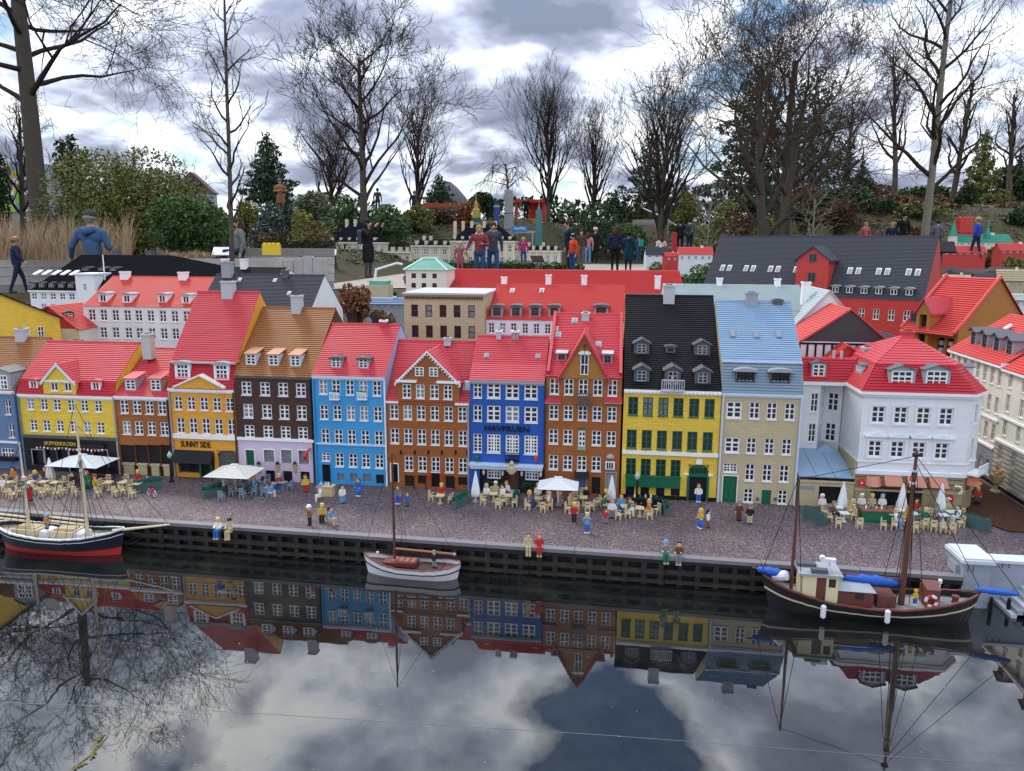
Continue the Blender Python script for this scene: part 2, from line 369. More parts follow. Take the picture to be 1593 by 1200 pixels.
# ================================================================ the front row of model houses
def pr(x0, x1, yt, yb, Y=0.0):
    a = atY(x0, yb, Y); b = atY(x1, yt, Y); return (a.x, b.x, max(a.z, 0.0), b.z)
def opening(t, r, m, name='door', y=.009, frame=None, zb=0.0, handle=False, fy=0.0):
    o = t.location; x0, x1, z0, z1 = r[0]-o.x, r[1]-o.x, r[2]-o.z, r[3]-o.z
    d = MB().box(x0-.001, x1+.001, y, y+.004, z0-.0005, z1+.001).build(name, m, t)
    if name == 'door':
        pb = MB()
        for k in range(2):
            za = z0+(z1-z0)*(.08+.46*k); zc_ = za+(z1-z0)*.36
            pb.box(x0+(x1-x0)*.14, x0+(x1-x0)*.46, y-.0015, y+.001, za, zc_); pb.box(x0+(x1-x0)*.54, x0+(x1-x0)*.86, y-.0015, y+.001, za, zc_)
        pb.build('door_panel', m, d)
    if frame is not None:
        e = .004
        MB().box(x0-e, x0, fy-.003, fy+.003, z0, z1+e).box(x1, x1+e, fy-.003, fy+.003, z0, z1+e).box(x0, x1, fy-.003, fy+.003, z1, z1+e).build('frame', frame, d)
    return d
def strip(t, x0, x1, z0, z1, y0, y1, m, name):
    o = t.location; return MB().box(x0-o.x, x1-o.x, y0, y1, z0-o.z, z1-o.z).build(name, m, t)
def cross_gable(t, xa, xb, zw, zg, za, prof, wallm, roofm, trimm, wins=(), fm=None, y=-.004, over=.008, ny=3, teeth=True):
    o = t.location; xa -= o.x; xb -= o.x; xm = (xa+xb)/2; W = [(x-o.x, z, a, h) for x, z, a, h in wins]
    b = MB(); lo = [q for q in W if q[1]+q[3] <= zg+.004]; hi = [q for q in W if q not in lo]
    yb = slope_y(prof, zg)+.01
    if zg > zw+.002:
        wall_panel(b, xa, xb, zw, zg, y, [(q[0]-q[2]/2, q[0]+q[2]/2, q[1], min(q[1]+q[3], zg-.001)) for q in lo], .009)
        b.quad((xb, y, zw), (xb, yb, zw), (xb, yb, zg), (xb, y, zg)); b.quad((xa, yb, zw), (xa, y, zw), (xa, y, zg), (xa, yb, zg))
        b.quad((xa, y, zw), (xa, .0, zw), (xb, .0, zw), (xb, y, zw))
    b.quad((xa, y, zg), (xb, y, zg), (xm, y, za)); g = b.build('gable_wall', wallm, t)
    r = MB(); y0 = y-over
    for s, xe in ((-1, xa), (1, xb)):
        xo = xe+s*over; k = (za-zg)/abs(xm-xe); zo = zg-over*k; n = max(6, int((Vector((xm-xo, za-zo)).length)/.0125))
        for i in range(n):
            f0, f1 = i/n, (i+1)/n; lip = .004
            A = Vector((xo+(xm-xo)*f0, 0, zo+(za-zo)*f0)); B = Vector((xo+(xm-xo)*f1, 0, zo+(za-zo)*f1)); nv = Vector((s*(za-zo), 0, abs(xm-xo))).normalized()
            A2 = A+nv*lip; B2 = B+nv*.001
            ya = slope_y(prof, max(A.z, prof[0][1]))+.012; yb2 = slope_y(prof, max(B.z, prof[0][1]))+.012
            q = [(A2.x, y0, A2.z), (B2.x, y0, B2.z), (B2.x, yb2, B2.z), (A2.x, ya, A2.z)]; r.quad(*(q if s < 0 else q[::-1]))
            q = [(A.x, y0, A.z), (A2.x, y0, A2.z), (A2.x, ya, A2.z), (A.x, ya, A.z)]; r.quad(*(q if s > 0 else q[::-1]))
            r.quad((A.x, y0, A.z-.003), (B.x, y0, B.z-.003), (B2.x, y0, B2.z), (A2.x, y0, A2.z))
    r.build('gable_roof', roofm, g)
    if trimm is not None:
        tb = MB(); tw = .009
        for s, xe in ((-1, xa), (1, xb)):
            xo = xe+s*over; k = (za-zg)/abs(xm-xe); zo = zg-over*k; n = 14 if teeth else 1
            for i in range(n):
                f0, f1 = i/n, (i+1)/n-(.35/n if teeth else 0); d = .0025 if teeth else 0
                ax, az, bx, bz = xo+(xm-xo)*f0, zo+(za-zo)*f0, xo+(xm-xo)*(i+1)/n, zo+(za-zo)*(i+1)/n
                q = [(ax, y0-.002, az-tw), (bx, y0-.002, bz-tw), (bx, y0-.002, bz+.001), (ax, y0-.002, az+.001)]; q = q if s < 0 else q[::-1]
                tb.prism(q, (0, over*.8, 0))
                if teeth: tb.box(min(ax, bx), min(ax, bx)+abs(bx-ax)*.55, y0-.0015, y0+.004, min(az, bz)-tw-.003, min(az, bz)-tw+.003)
        tb.build('gable_trim', trimm, g)
    for x, z, a, h in lo: add_window(g, x, y+.003, z, a, h, 2 if a < h else 3, ny, fm)
    for x, z, a, h in hi: add_window(g, x, y-.0045, z, a, h, 2, ny, fm, sill=False)
    return g
def px_dormers(t, lst, prof, wallm, roofm, fm, **kw):
    """lst: (px, py of foot centre, width px, height px); stands where that sight line meets the roof slope"""
    o = t.location
    for x, y, wp, hp in lst:
        Y = .05
        for _ in range(12): p = atY(x, y, o.y+Y); Y = slope_y(prof, max(p.z, prof[0][1]+.001))-o.y
        k = (atY(x+1, y, o.y+Y)-atY(x, y, o.y+Y)).x
        dormer(t, p.x-o.x, Y-.003, p.z-o.z, wp*k, hp*k*1.02, kw.get('depth', .09), wallm, roofm, fm, **{q: v for q, v in kw.items() if q != 'depth'})
def px_sky(t, lst, prof, fm=None, w=.022, h=.018):
    o = t.location
    for x, y in lst:
        Y = .1
        for _ in range(14): p = atY(x, y, o.y+Y); Y = slope_y(prof, max(p.z, prof[0][1]+.001))-o.y
        skylight(t, p.x-o.x, prof, p.z-h/2, w, h, fm, o.y)
def down_pipe(t, x, z1, m):
    MB().tube([(x-t.location.x, -.006, 0), (x-t.location.x, -.006, z1)], .004, 6).build('downpipe', m, t)
T = P['trim']
# --- slate blue house at the far end
X0, X1 = -3.22, -2.785
prof = [(0, .385), (.27, .60)]
r_w = [(-2.88, .245, .042, .098), (-2.88, .125, .042, .10), (-3.05, .245, .042, .098), (-3.05, .125, .042, .10)]
gf = pr(2, 27, 698, 712)
t = gable_house('row_house', 'slate blue house with brown roof and grey dormer next to wide yellow house', X0, X1, 0, prof, P['slate'], [P['r_brown']],
    [(atY(14, 650).x, atY(14, 645).z, .030, .072), (atY(18, 672).x, atY(18, 681).z, .030, .068), (-3.02, atY(14, 645).z, .030, .072), (-3.0, atY(18, 681).z, .030, .068), ((gf[0]+gf[1])/2-.01, gf[2], .07, gf[3]-gf[2])],
    T, ny=2, eave=T)
strip(t, X0, X1, .128, .138, -.006, 0.001, T, 'string_course')
MB().box(-.10, .20, -.022, -.001, .045, .062).build('window_box', P['black'], t)
px_dormers(t, [(2, 609, 34, 27)], prof, P['greytrim'], P['darkgrey'], T, nx=4, ny=3, depth=.13, style='gable', rise=.18)
chimney(t, atY(35, 548, .25).x-t.location.x, .26, .56, .05, .04, .085, P['stone'])
down_pipe(t, X1-.004, .38, P['slate'])

# --- wide yellow house with white-edged gable
X0, X1 = -2.771, -2.279
bk = atX(32.5, 590, X0); prof = [(0, .372), (bk.y, bk.z), (.23, .59)]
wins = rows_px([([47, 68, 88, 110, 130.5, 152], 620, 637.5, 11.5), ([52, 72, 93, 114, 135, 156], 653, 670.5, 11.5)])
zs = atY(100, 680.5).z
holes = [pr(a, b, c, d) for a, b, c, d in ((54, 70, 700, 722), (72, 88, 697, 720), (92, 108, 697, 724), (112, 126, 699, 736), (148, 168, 700, 725))]
t = gable_house('row_house', 'wide yellow house with white edged gable and black shopfront with lights', X0, X1, 0, prof, P['yellow'], [P['r_red2'], P['r_red']], wins, T,
    lower=(zs, P['shop'], .006), extra_holes=[(h[0], h[1], h[2], min(h[3], zs-.004)) for h in holes], eave=T)
for h in holes: opening(t, (h[0], h[1], h[2], min(h[3], zs-.004)), P['glass'], 'shop_window', frame=P['greytrim'], fy=-.006)
ga, gb, gt = atY(67, 592), atY(117, 593), atY(88.5, 565)
cross_gable(t, ga.x, gb.x, .360, ga.z, gt.z, prof, P['yellow'], P['r_red'], T, wins=rows_px([([85, 106], 595, 608, 11)]), fm=T, ny=1)
MB().box(ga.x-.004-t.location.x, gb.x+.004-t.location.x, -.009, -.003, ga.z-.005, ga.z+.003).build('string_course', T, t)
px_dormers(t, [(53, 605, 13, 13), (150, 608, 14, 14)], prof, T, P['r_red'], T, nx=2, ny=1, depth=.05, style='arch')
strip(t, X0, X1, zs-.006, zs+.008, -.010, .001, P['darkgrey'], 'fascia')
sg = atY(98, 689)
s_ = strip(t, atY(62, 690).x, atY(165, 690).x, sg.z-.016, sg.z+.004, -.02, -.004, P['shop'], 'shop_canopy')
text_ob('SKIPPERKROEN', .026, mat('gold_lettering', (.55, .38, .05), .4, .05), t, (sg.x-t.location.x, -.0215, sg.z-.008), (PI/2, 0, 0), .16)
rl = random.Random(2); lb = [mat('lamp_warm', (.9, .75, .5)), mat('lamp_red', (.8, .2, .15)), mat('lamp_white', (.85, .85, .8))]
for i in range(19):
    x = atY(63+i*5.6, 694).x-t.location.x; z = sg.z-.024+.003*math.sin(i*1.1); MB().lathe([(.001, .006), (.004, .003), (.0045, 0), (.003, -.004)], 6, (x, -.0235, z)).build('festoon_bulb', lb[i*7 % 3], t)
MB().tube([(atY(62, 692).x-t.location.x, -.0225, sg.z-.015), (atY(165, 692).x-t.location.x, -.0225, sg.z-.015)], .0012, 4).build('festoon_cable', P['black'], t)
down_pipe(t, X1-.002, .37, P['greytrim']); down_pipe(t, X0+.004, .37, P['slate'])
chimney(t, atY(226, 540, .22).x-t.location.x+.03, .2, .52, .045, .04, .12, P['stone'])
chimney(t, atY(123, 530, .27).x-t.location.x, .25, .575, .05, .03, .02, P['darkgrey'])

# --- narrow rust house with timber arcade
X0, X1 = -2.277, -2.009
prof = [(0, .377), (.287, .557)]
wins = rows_px([([193, 212.6, 232, 251.5], 622.5, 643, 13), ([197, 216, 235.6, 255.4], 655, 675.5, 13)])
holes = [pr(a, b, 693, 741) for a, b in ((190, 209), (213, 229), (233, 248), (252, 267))]
t = gable_house('row_house', 'narrow rust brown house with red dormers and open dark arcade below', X0, X1, 0, prof, P['rust'], [P['r_red']], wins, T, extra_holes=holes, eave=T)
for h in holes:
    opening(t, h, P['dark'], 'arcade_recess', y=.0108)
    MB().box(h[0]+.006-t.location.x, h[1]-.006-t.location.x, -.004, .010, .045, .055).box(h[0]+.012-t.location.x, h[1]-.012-t.location.x, -.002, .010, 0, .045).build('stall_counter', P['tan'], t)
px_dormers(t, [(204, 608, 17, 17), (243, 609, 17, 18)], prof, P['greytrim'], P['r_red'], T, depth=.09, style='shed', rise=.35, wf=.9, hf=.86)
down_pipe(t, X1-.004, .37, P['umber'])

# --- orange house, tall red mansard, arched dormers and pediment
X0, X1 = -2.006, -1.688
prof = [(0, .421), (.036, .535), (.31, .838)]
wins = rows_px([([277, 297, 317, 337, 357], 617, 637.5, 12.5), ([281, 300.4, 320, 340, 360], 650, 674, 12.5)])
holes = [pr(280, 310, 712, 735), pr(312, 333, 712, 743), pr(341, 369, 702, 743)]
t = gable_house('row_house', 'orange house with tall red mansard roof and black shop awning', X0, X1, 0, prof, P['orange'], [P['r_red2'], P['r_red']], wins, T, extra_holes=holes, gablem=P['orange'], eave=T)
ox = t.location.x
opening(t, holes[0], P['glass'], 'shop_window', frame=P['darkgrey']); opening(t, holes[1], P['dark'], 'doorway', y=.0105)
opening(t, holes[2], P['darkgrey'], 'passage', y=.0105)
hx0, hx1, hz0, hz1 = holes[2]; r_ = (hx1-hx0)/2; cxx = (hx0+hx1)/2-ox
for s in (-1, 1):                                        # stepped arch spandrels
    for k in range(5):
        a0 = math.cos(PI/2*k/5); zz = hz1-r_*.75+r_*.75*math.sin(PI/2*(k+.6)/5)
        MB().box(*sorted((cxx+s*r_*a0, cxx+s*r_*1.0)), -.0005, .010, zz, hz1+.0005).build('arch_block', P['orange'], t)
for xx in (312, 329): MB().box(atY(xx, 730).x-ox-.005, atY(xx, 730).x-ox+.005, -.002, .004, .005, .07).build('shutter', P['green'], t)
aw = pr(273, 333, 702, 716)
MB().prism([(aw[0]-ox, -.045, aw[2]), (aw[0]-ox, 0, aw[2]), (aw[0]-ox, 0, aw[3])][::-1], (aw[1]-aw[0], 0, 0)).build('awning', P['black'], t)
strip(t, X0, X1, atY(310, 683).z, atY(310, 676).z, -.006, .001, T, 'string_course')
sg = atY(305, 696); text_ob('SUNNY SIDE', .042, P['black'], t, (sg.x-ox, -.002, sg.z), (PI/2, 0, 0), atY(328, 690).x-atY(282, 690).x)
pa, pb_, pc = atY(272, 603), atY(352, 604.5), atY(313, 584.5)
MB().prism([(pa.x-ox, -.014, .424), (pb_.x-ox, -.014, .424), (pc.x-ox, -.014, pc.z)], (0, .05, 0)).build('pediment', P['orange'], t)
for (q0, q1) in ((pa, pc), (pc, pb_)):
    MB().prism([(q0.x-ox, -.020, max(q0.z, .424)), (q1.x-ox, -.020, max(q1.z, .424)), (q1.x-ox, -.020, max(q1.z, .424)+.008), (q0.x-ox, -.020, max(q0.z, .424)+.008)], (0, .05, 0)).build('pediment_moulding', T, t)
px_dormers(t, [(285, 590, 23, 23), (345.6, 592, 23, 24)], prof, T, P['greytrim'], T, nx=3, ny=3, depth=.08, style='arch', wf=.84, hf=.88)
strip(t, X0, X1, .532, .539, .02, .04, P['greytrim'], 'roof_gutter')
for s in (-1,): MB().box(X1-ox-.001, X1-ox+.006, .04, .31, .54, .545).build('verge', P['orange'], t)
chimney(t, atY(356, 455, .3).x-ox, .30, .80, .055, .045, .09, P['stone'])
for xx, q in ((X0+.004, P['greytrim']), (X1-.003, P['umber'])): down_pipe(t, xx, .41, q)

# --- dark brown house on a lilac ground floor
X0, X1 = -1.683, -1.319
prof = [(0, .487), (.33, .764)]
wins = rows_px([([383, 412, 440, 467.6], 594, 614.5, 15.5), ([386, 415, 442, 469], 628.5, 650, 15.5), ([388, 417, 444, 471], 661.5, 681, 15.5)])
zs = atY(430, 684.5).z
sh = [pr(a, b, c, d) for a, b, c, d in ((412, 427, 700, 719), (439, 454, 700, 721), (466, 481, 701, 722), (414, 428, 732, 749), (441, 455, 733, 751), (468, 482, 734, 752), (384, 396, 700, 724))]
t = gable_house('row_house', 'dark brown house on lilac ground floor with three grey cheeked dormers', X0, X1, 0, prof, P['umber'], [P['r_brown']], wins, T, lower=(zs, P['lilac'], .004), extra_holes=sh, gablem=P['umber'])
for i, h in enumerate(sh):
    opening(t, h, P['green'] if i == 6 else (P['glass2'] if i < 3 else P['glass']), 'door' if i == 6 else ('shop_window' if i < 3 else 'cellar_window'), y=.007, frame=P['trim'] if i < 3 or i == 6 else None, fy=-.004)
ox = t.location.x
strip(t, X0, X1, zs-.004, zs+.008, -.010, .001, T, 'string_course')
for xx in (404, 433, 460):
    p = atY(xx, 728); m_ = MB().box(p.x-ox-.008, p.x-ox+.008, -.010, -.004, p.z-.02, p.z+.02).build('menu_board', P['darktan'], t)
    MB().prism([(p.x-ox-.010, -.013, p.z+.02), (p.x-ox+.010, -.013, p.z+.02), (p.x-ox, -.013, p.z+.034)], (0, .009, 0)).build('board_roof', P['umber'], m_)
p = atY(480, 703); MB().tube([(p.x-ox+.012, -.004, p.z+.018), (p.x-ox+.004, -.028, p.z+.006), (p.x-ox-.004, -.034, p.z-.012), (p.x-ox-.005, -.03, p.z-.03)], [.003, .007, .010, .004], 7).build('hanging_sign', mat('red_sign', (.5, .03, .03)), t)
px_dormers(t, [(391, 569, 16, 17), (426, 570, 16, 17), (460, 571, 16, 17)], prof, P['bluetrim'], mat('brown_dormer_roof', (.42, .18, .09)), T, depth=.10, style='shed', rise=.30, wf=.9, hf=.9)
chimney(t, atY(464, 478, .33).x-ox, .32, .735, .045, .045, .09, P['stone'])
strip(t, X0, X1, .478, .486, -.008, .001, P['darkgrey'], 'gutter'); down_pipe(t, X1-.004, .48, P['black'])

# --- sky blue house
X0, X1 = -1.315, -.982
prof = [(0, .499), (.265, .698)]
wins = rows_px([([502.5, 522.5, 544, 565, 586], 590.5, 613.5, 13), ([504, 524.5, 545.5, 566, 587.5], 630, 652.5, 13), ([506, 526.5, 547, 568, 589], 667.5, 690, 13), ([528, 549, 569, 590], 705, 726, 13)])
wins += rows_px([([507], 704.5, 717.5, 12.5)])
sh = [pr(502, 514, 723, 750), pr(525, 535, 737, 748), pr(545, 556, 737, 749), pr(565, 577, 738, 750), pr(585, 597, 739, 753)]
t = gable_house('row_house', 'sky blue house with two tiny white balconies and red roof', X0, X1, 0, prof, P['sky'], [P['r_red']], wins, T, extra_holes=sh, gablem=mat('pale_blue_gable', (.30, .48, .74), brick=.08), eave=P['bluetrim'])
ox = t.location.x
opening(t, sh[0], P['black'], 'door', frame=P['sky'])
for h in sh[1:4]: opening(t, h, P['glass2'], 'cellar_window')
opening(t, sh[4], P['dark'], 'cellar_door', y=.0105)
strip(t, X0, X1, atY(545, 693).z, atY(545, 690.5).z, -.006, .001, P['bluetrim'], 'string_course')
for xx in (522.5, 565):
    p = atY(xx, 620); q = MB().box(p.x-ox-.022, p.x-ox+.022, -.024, -.001, p.z-.004, p.z)
    for k in range(6): q.box(p.x-ox-.021+k*.0078, p.x-ox-.018+k*.0078, -.023, -.020, p.z, p.z+.026)
    q.box(p.x-ox-.022, p.x-ox+.022, -.024, -.019, p.z+.026, p.z+.030); q.build('balcony', T, t)
    MB().lathe([(.004, 0), (.008, .003), (.006, .009), (.001, .012)], 6, (p.x-ox-.006, -.014, p.z+.026)).lathe([(.004, 0), (.007, .003), (.005, .008), (.001, .010)], 6, (p.x-ox+.008, -.014, p.z+.026)).build('potted_plant', P['green'], t)
px_dormers(t, [(523, 573, 17, 15), (565.5, 574, 17, 15)], prof, P['greytrim'], P['darkgrey'], T, depth=.08, style='arch', wf=.80, hf=.9)
chimney(t, atY(597, 506, .26).x-ox, .26, .685, .03, .03, .035, P['r_red'], T); down_pipe(t, X1-.003, .48, T); down_pipe(t, X0+.003, .48, P['sky'])

# --- rust house with the broad white-trimmed gable
X0, X1 = -.979, -.608
prof = [(0, .394), (.22, .632)]
wins = rows_px([([613, 634, 655, 676, 697.5, 719], 630, 652, 13.5), ([614, 635, 656, 677, 698, 720], 666.5, 690, 13.5), ([636, 657, 677.5, 699, 720], 709.5, 732.5, 13.5)])
sh = [pr(630, 643, 740, 757), pr(650, 663, 740, 753), pr(671, 684, 734, 758), pr(693, 706, 741, 760), pr(713, 727, 743, 755), pr(609, 619, 722, 750)]
t = gable_house('row_house', 'rust brown house with broad white trimmed gable beside sky blue house', X0, X1, 0, prof, P['rust'], [P['r_red']], wins, T, extra_holes=sh)
ox = t.location.x
for i, h in enumerate(sh): opening(t, h, P['black'] if i in (2, 5) else P['dark'], 'door' if i in (2, 5) else 'cellar_window', frame=T if i == 5 else None)
ga, gb, gt = atY(617.5, 592.5), atY(714.5, 593.5), atY(664.5, 545.5)
cross_gable(t, ga.x, gb.x, .394, ga.z, gt.z, prof, P['rust'], P['r_red'], T, wins=rows_px([([633, 654, 676, 697], 597.5, 619, 13.5), ([653, 675], 571, 585, 13.5)]), fm=T, ny=3)
for a, b in ((617, 649), (680, 716)): strip(t, atY(a, 592).x, atY(b, 592).x, ga.z-.004, ga.z+.006, -.016, -.003, T, 'string_course')
strip(t, X0, atY(620, 620).x, .384, .393, -.009, .001, T, 'cornice'); strip(t, atY(708, 620).x, X1, .384, .393, -.009, .001, T, 'cornice')
strip(t, X0, X1, atY(660, 628.5).z, atY(660, 626.5).z, -.005, -.001, P['rust'], 'string_course')
for xx in (624, 645.5, 666.5, 687.5, 709, 727): p = atY(xx, 704); MB().box(p.x-ox-.0025, p.x-ox+.0025, -.004, .001, p.z-.011, p.z+.011).box(p.x-ox-.005, p.x-ox+.005, -.005, .001, p.z-.003, p.z+.003).build('wall_anchor', P['black'], t)
for xx in (667, 688): p = atY(xx, 742); MB().box(p.x-ox-.007, p.x-ox+.007, -.008, -.001, p.z-.01, p.z+.01).build('wall_lantern', mat('red_lantern', (.45, .03, .02)), t)
for xx in (646, 664, 708): p = atY(xx, 752); MB().tube([(p.x-ox, -.02, 0), (p.x-ox, -.02, .05), (p.x-ox, -.001, .055)], .0025, 5).build('handrail', P['black'], t)
skylight(t, atY(724, 607, .03).x-ox, prof, .44, .03, .035, P['trim']); chimney(t, atY(697, 531, .21).x-ox, .205, .615, .03, .03, .035, P['stone'])
down_pipe(t, X1-.004, .39, P['greytrim'])

# --- royal blue tavern
X0, X1 = -.606, -.281
prof = [(0, .498), (.075, .556), (.20, .662)]
wins = rows_px([([743, 768, 797, 826], 594.5, 619, [13.5, 21, 21, 21]), ([743, 768, 797, 826], 630.5, 655, [13.5, 21, 21, 21])])
w4 = rows_px([([743, 768, 797, 826], 675, 703.5, [13.5, 21, 21, 21])])
zs = atY(790, 722).z
sh = [pr(758, 779, 728, 744.5), pr(817, 838, 730, 747), pr(791, 806, 727, 762)]
t = gable_house('row_house', 'royal blue tavern with white grid windows and raised name letters', X0, X1, 0, prof, P['royal'], [P['r_pink'], P['r_red']], wins, T, lower=(zs, P['shop'], .003), extra_holes=[(q[0]-q[2]/2, q[0]+q[2]/2, q[1], q[1]+q[3]) for q in w4]+sh, eave=P['greytrim'])
ox = t.location.x
for q in w4: add_window(t, q[0]-ox, .004, q[1], q[2], q[3], 2 if q[2] < .05 else 4, 5, T, curt=0)
for h in sh[:2]: add_window(t, (h[0]+h[1])/2-ox, .001, h[2], h[1]-h[0], h[3]-h[2], 4, 3, T, sill=False)
opening(t, sh[2], P['wood'], 'door', frame=P['umber'], fy=-.003)
MB().box(X0-ox, X1-ox, -.040, .001, zs-.004, zs+.004).box(X0-ox+.004, X1-ox-.004, -.034, .001, zs-.018, zs-.004).build('cornice', P['bluetrim'], t)
strip(t, X0, X0+.045, 0, zs-.006, -.022, .001, P['royal'], 'pillar'); strip(t, X0+.028, X0+.04, 0, .012, -.03, .001, P['stone'], 'pillar_foot')
p = atY(798, 722)
MB().lathe([(.006, -.034), (.013, -.03), (.014, -.006), (.010, .0), (.009, .006), (.0105, .016), (.005, .026)], 8, (p.x-ox, -.045, p.z)).box(p.x-ox-.02, p.x-ox+.02, -.052, -.038, p.z-.022, p.z-.008).build('figurehead', mat('gold_stone', (.45, .40, .22)), t)
sg = atY(788.5, 670.5); text_ob('HAVFRUEN', .036, P['r_black'], t, (sg.x-ox, -.001, sg.z-.002), (PI/2, 0, 0), atY(823, 667).x-atY(754, 667).x, .006)
bp = pr(787, 808, 704.5, 716); q = MB()
for k in range(8): xk = bp[0]-ox+(bp[1]-bp[0])*k/7; q.box(xk-.0012, xk+.0012, -.018, -.0155, bp[2], bp[3])
q.box(bp[0]-ox, bp[1]-ox, -.019, -.015, bp[3], bp[3]+.003).box(bp[0]-ox, bp[1]-ox, -.019, -.001, bp[2], bp[2]+.003).build('balcony', P['black'], t)
for xx, mm in ((743, P['green']), (834, mat('red_lantern2', (.55, .03, .03)))): p = atY(xx, 712); MB().lathe([(.003, -.014), (.008, -.010), (.009, .006), (.003, .014)], 8, (p.x-ox, -.012, p.z)).build('ship_lantern', mm, t)
for h in sh[:2]:
    g = MB(); rg = random.Random(9)
    for k in range(60):
        x = rg.uniform(h[0]-.012, h[1]+.012)-ox; z = h[2]-.008-abs(rg.gauss(0, .012)); y = -.010-rg.random()*.01; s = .004
        g.quad((x-s, y, z-s), (x+s, y-.004*rg.random(), z-s*.4), (x+s*.6, y-.003, z+s), (x-s*.6, y+.002, z+s))
    g.build('ivy_garland', mat('ivy', (.015, .075, .035), .5, .4, 80), t)
    for xx in (h[0]-.014, h[1]+.010): MB().lathe([(.002, -.012), (.005, -.006), (.006, .004), (.001, .012)], 6, (xx-ox, -.012, h[3]-.02)).build('wall_lamp', T, t)
MB().box(sh[2][0]-ox-.008, sh[2][1]-ox+.008, -.03, -.003, 0, .012).build('door_step', P['bluetrim'], t)
px_sky(t, [(757, 554), (837, 555.5)], prof)
for xx, mm in ((776.5, P['stone']), (802, mat('mauve_chimney', (.35, .25, .27)))): chimney(t, atY(xx, 522, .2).x-ox, .195, .645, .022 if xx < 800 else .032, .025, .045, mm, T)
down_pipe(t, X1+.004, .48, P['umber'])

# --- rust house with hoist gable
X0, X1 = -.275, .046
prof = [(0, .521), (.40, .752)]
wins = rows_px([([862.5, 885, 907.5, 930, 953], 589, 613.5, 14.5), ([861.5, 884, 906.5, 929, 952], 630.5, 652.5, 14.5), ([861, 883.5, 928, 951], 668, 690.5, 14.5), ([861, 883, 905, 927.5], 708, 730.5, 14.5)])
sh = [pr(899, 911, 668, 697), pr(898, 912, 742, 768), pr(920, 934, 743, 769), pr(942, 958, 736, 770)]
t = gable_house('row_house', 'rust brown house with steep hoist gable and grey door balcony', X0, X1, 0, prof, P['rust'], [P['r_red']], wins, T, extra_holes=sh)
ox = t.location.x
opening(t, sh[0], T, 'door', y=.004); q = MB()
for i in range(2):
    for k in range(3): q.box(sh[0][0]-ox+.006+i*.014, sh[0][0]-ox+.014+i*.014, .0015, .004, sh[0][2]+.014+k*.021, sh[0][2]+.026+k*.021)
q.build('door_light', P['glass'], t)
strip(t, sh[0][0]-.003, sh[0][1]+.003, sh[0][2]-.008, sh[0][2]+.006, -.008, .003, mat('sage_sill', (.20, .36, .25)), 'sill'); strip(t, sh[0][0]-.002, sh[0][1]+.002, sh[0][3]-.004, sh[0][3]+.004, -.004, .002, P['green'], 'lintel')
opening(t, sh[1], P['slate'], 'door', frame=P['greytrim']); opening(t, sh[2], P['dark'], 'passage', y=.0105); opening(t, sh[3], P['greytrim'], 'door', frame=P['greytrim'])
ga, gb, gt = atY(869, 587.5), atY(947.5, 589), atY(910, 519)
cross_gable(t, ga.x, gb.x, .515, .516, gt.z, prof, P['ochre'], P['r_red'], P['r_red'], fm=T, y=-.006, over=.010)
p = atY(909, 583); add_window(t, p.x-ox, -.0105, p.z, .034, .088, 2, 2, T, sill=False)
MB().box(p.x-ox-.026, p.x-ox+.026, -.016, -.008, p.z+.088, p.z+.096).box(p.x-ox-.018, p.x-ox+.018, -.014, -.008, p.z+.096, p.z+.102).build('lintel', T, t)
MB().box(p.x-ox-.004, p.x-ox+.004, -.06, -.005, gt.z-.055, gt.z-.045).tube([(p.x-ox, -.055, gt.z-.05), (p.x-ox, -.055, p.z+.03)], .0012, 4).build('hoist_beam', P['umber'], t)
bp = pr(896, 920, 612, 628); q = MB()
for k in range(9): xk = bp[0]-ox+(bp[1]-bp[0])*k/8; q.box(xk-.0014, xk+.0014, -.030, -.027, bp[2], bp[3])
q.box(bp[0]-ox, bp[1]-ox, -.031, -.026, bp[3], bp[3]+.004).box(bp[0]-ox-.001, bp[1]-ox+.001, -.032, -.001, bp[2]-.005, bp[2]+.002).build('balcony', P['darkgrey'], t)
for a, b in ((848, 873), (940, 968)):
    p0, p1 = pr(a, b, 618, 625)[:2], pr(a, b, 618, 625)[2:]
    MB().prism([(p0[0]-ox, -.016, p1[0]), (p0[0]-ox, .002, p1[0]), (p0[0]-ox, .002, p1[1])][::-1], (p0[1]-p0[0], 0, 0)).build('canopy', P['r_red2'], t)
    MB().box(p0[0]-ox, p0[1]-ox, -.014, .001, p1[0]-.006, p1[0]-.001).build('string_course', P['greytrim'], t)
p = atY(949, 724); MB().box(p.x-ox-.02, p.x-ox+.02, -.008, .001, p.z-.018, p.z+.018).build('plaque', T, t); q = MB()
for k in range(3): q.box(p.x-ox-.014+k*.010, p.x-ox-.008+k*.010, -.010, -.007, p.z-.013, p.z+.013)
q.build('grille', P['black'], t)
MB().lathe([(.018, 0), (.018, .004), (.014, .012), (.006, .018)], 10, (p.x-ox, -.003, p.z+.032), sy=.5).build('tympanum', P['greytrim'], t)
p = atY(905, 737); MB().prism([(p.x-ox-.03, -.035, p.z-.014), (p.x-ox-.03, 0, p.z-.014), (p.x-ox-.03, 0, p.z+.012)][::-1], (.06, 0, 0)).build('awning', P['black'], t)
px_dormers(t, [(873.6, 561, 15, 11), (945, 566, 14, 15)], prof, P['greytrim'], P['stone'], P['darkgrey'], depth=.07, style='shed', rise=.1, nx=2, ny=2)
px_sky(t, [(868, 522), (931, 537), (894, 500), (911, 488), (864, 513)], prof, P['stone'], .026, .02)
for s, xx in ((1, X0), (-1, X1)): MB().prism([(xx-ox+s*.001, .01, .532), (xx-ox+s*.014, .01, .532), (xx-ox+s*.014, .39, .755), (xx-ox+s*.001, .39, .755)], (0, -.008, .012)).build('verge', P['r_red'], t)
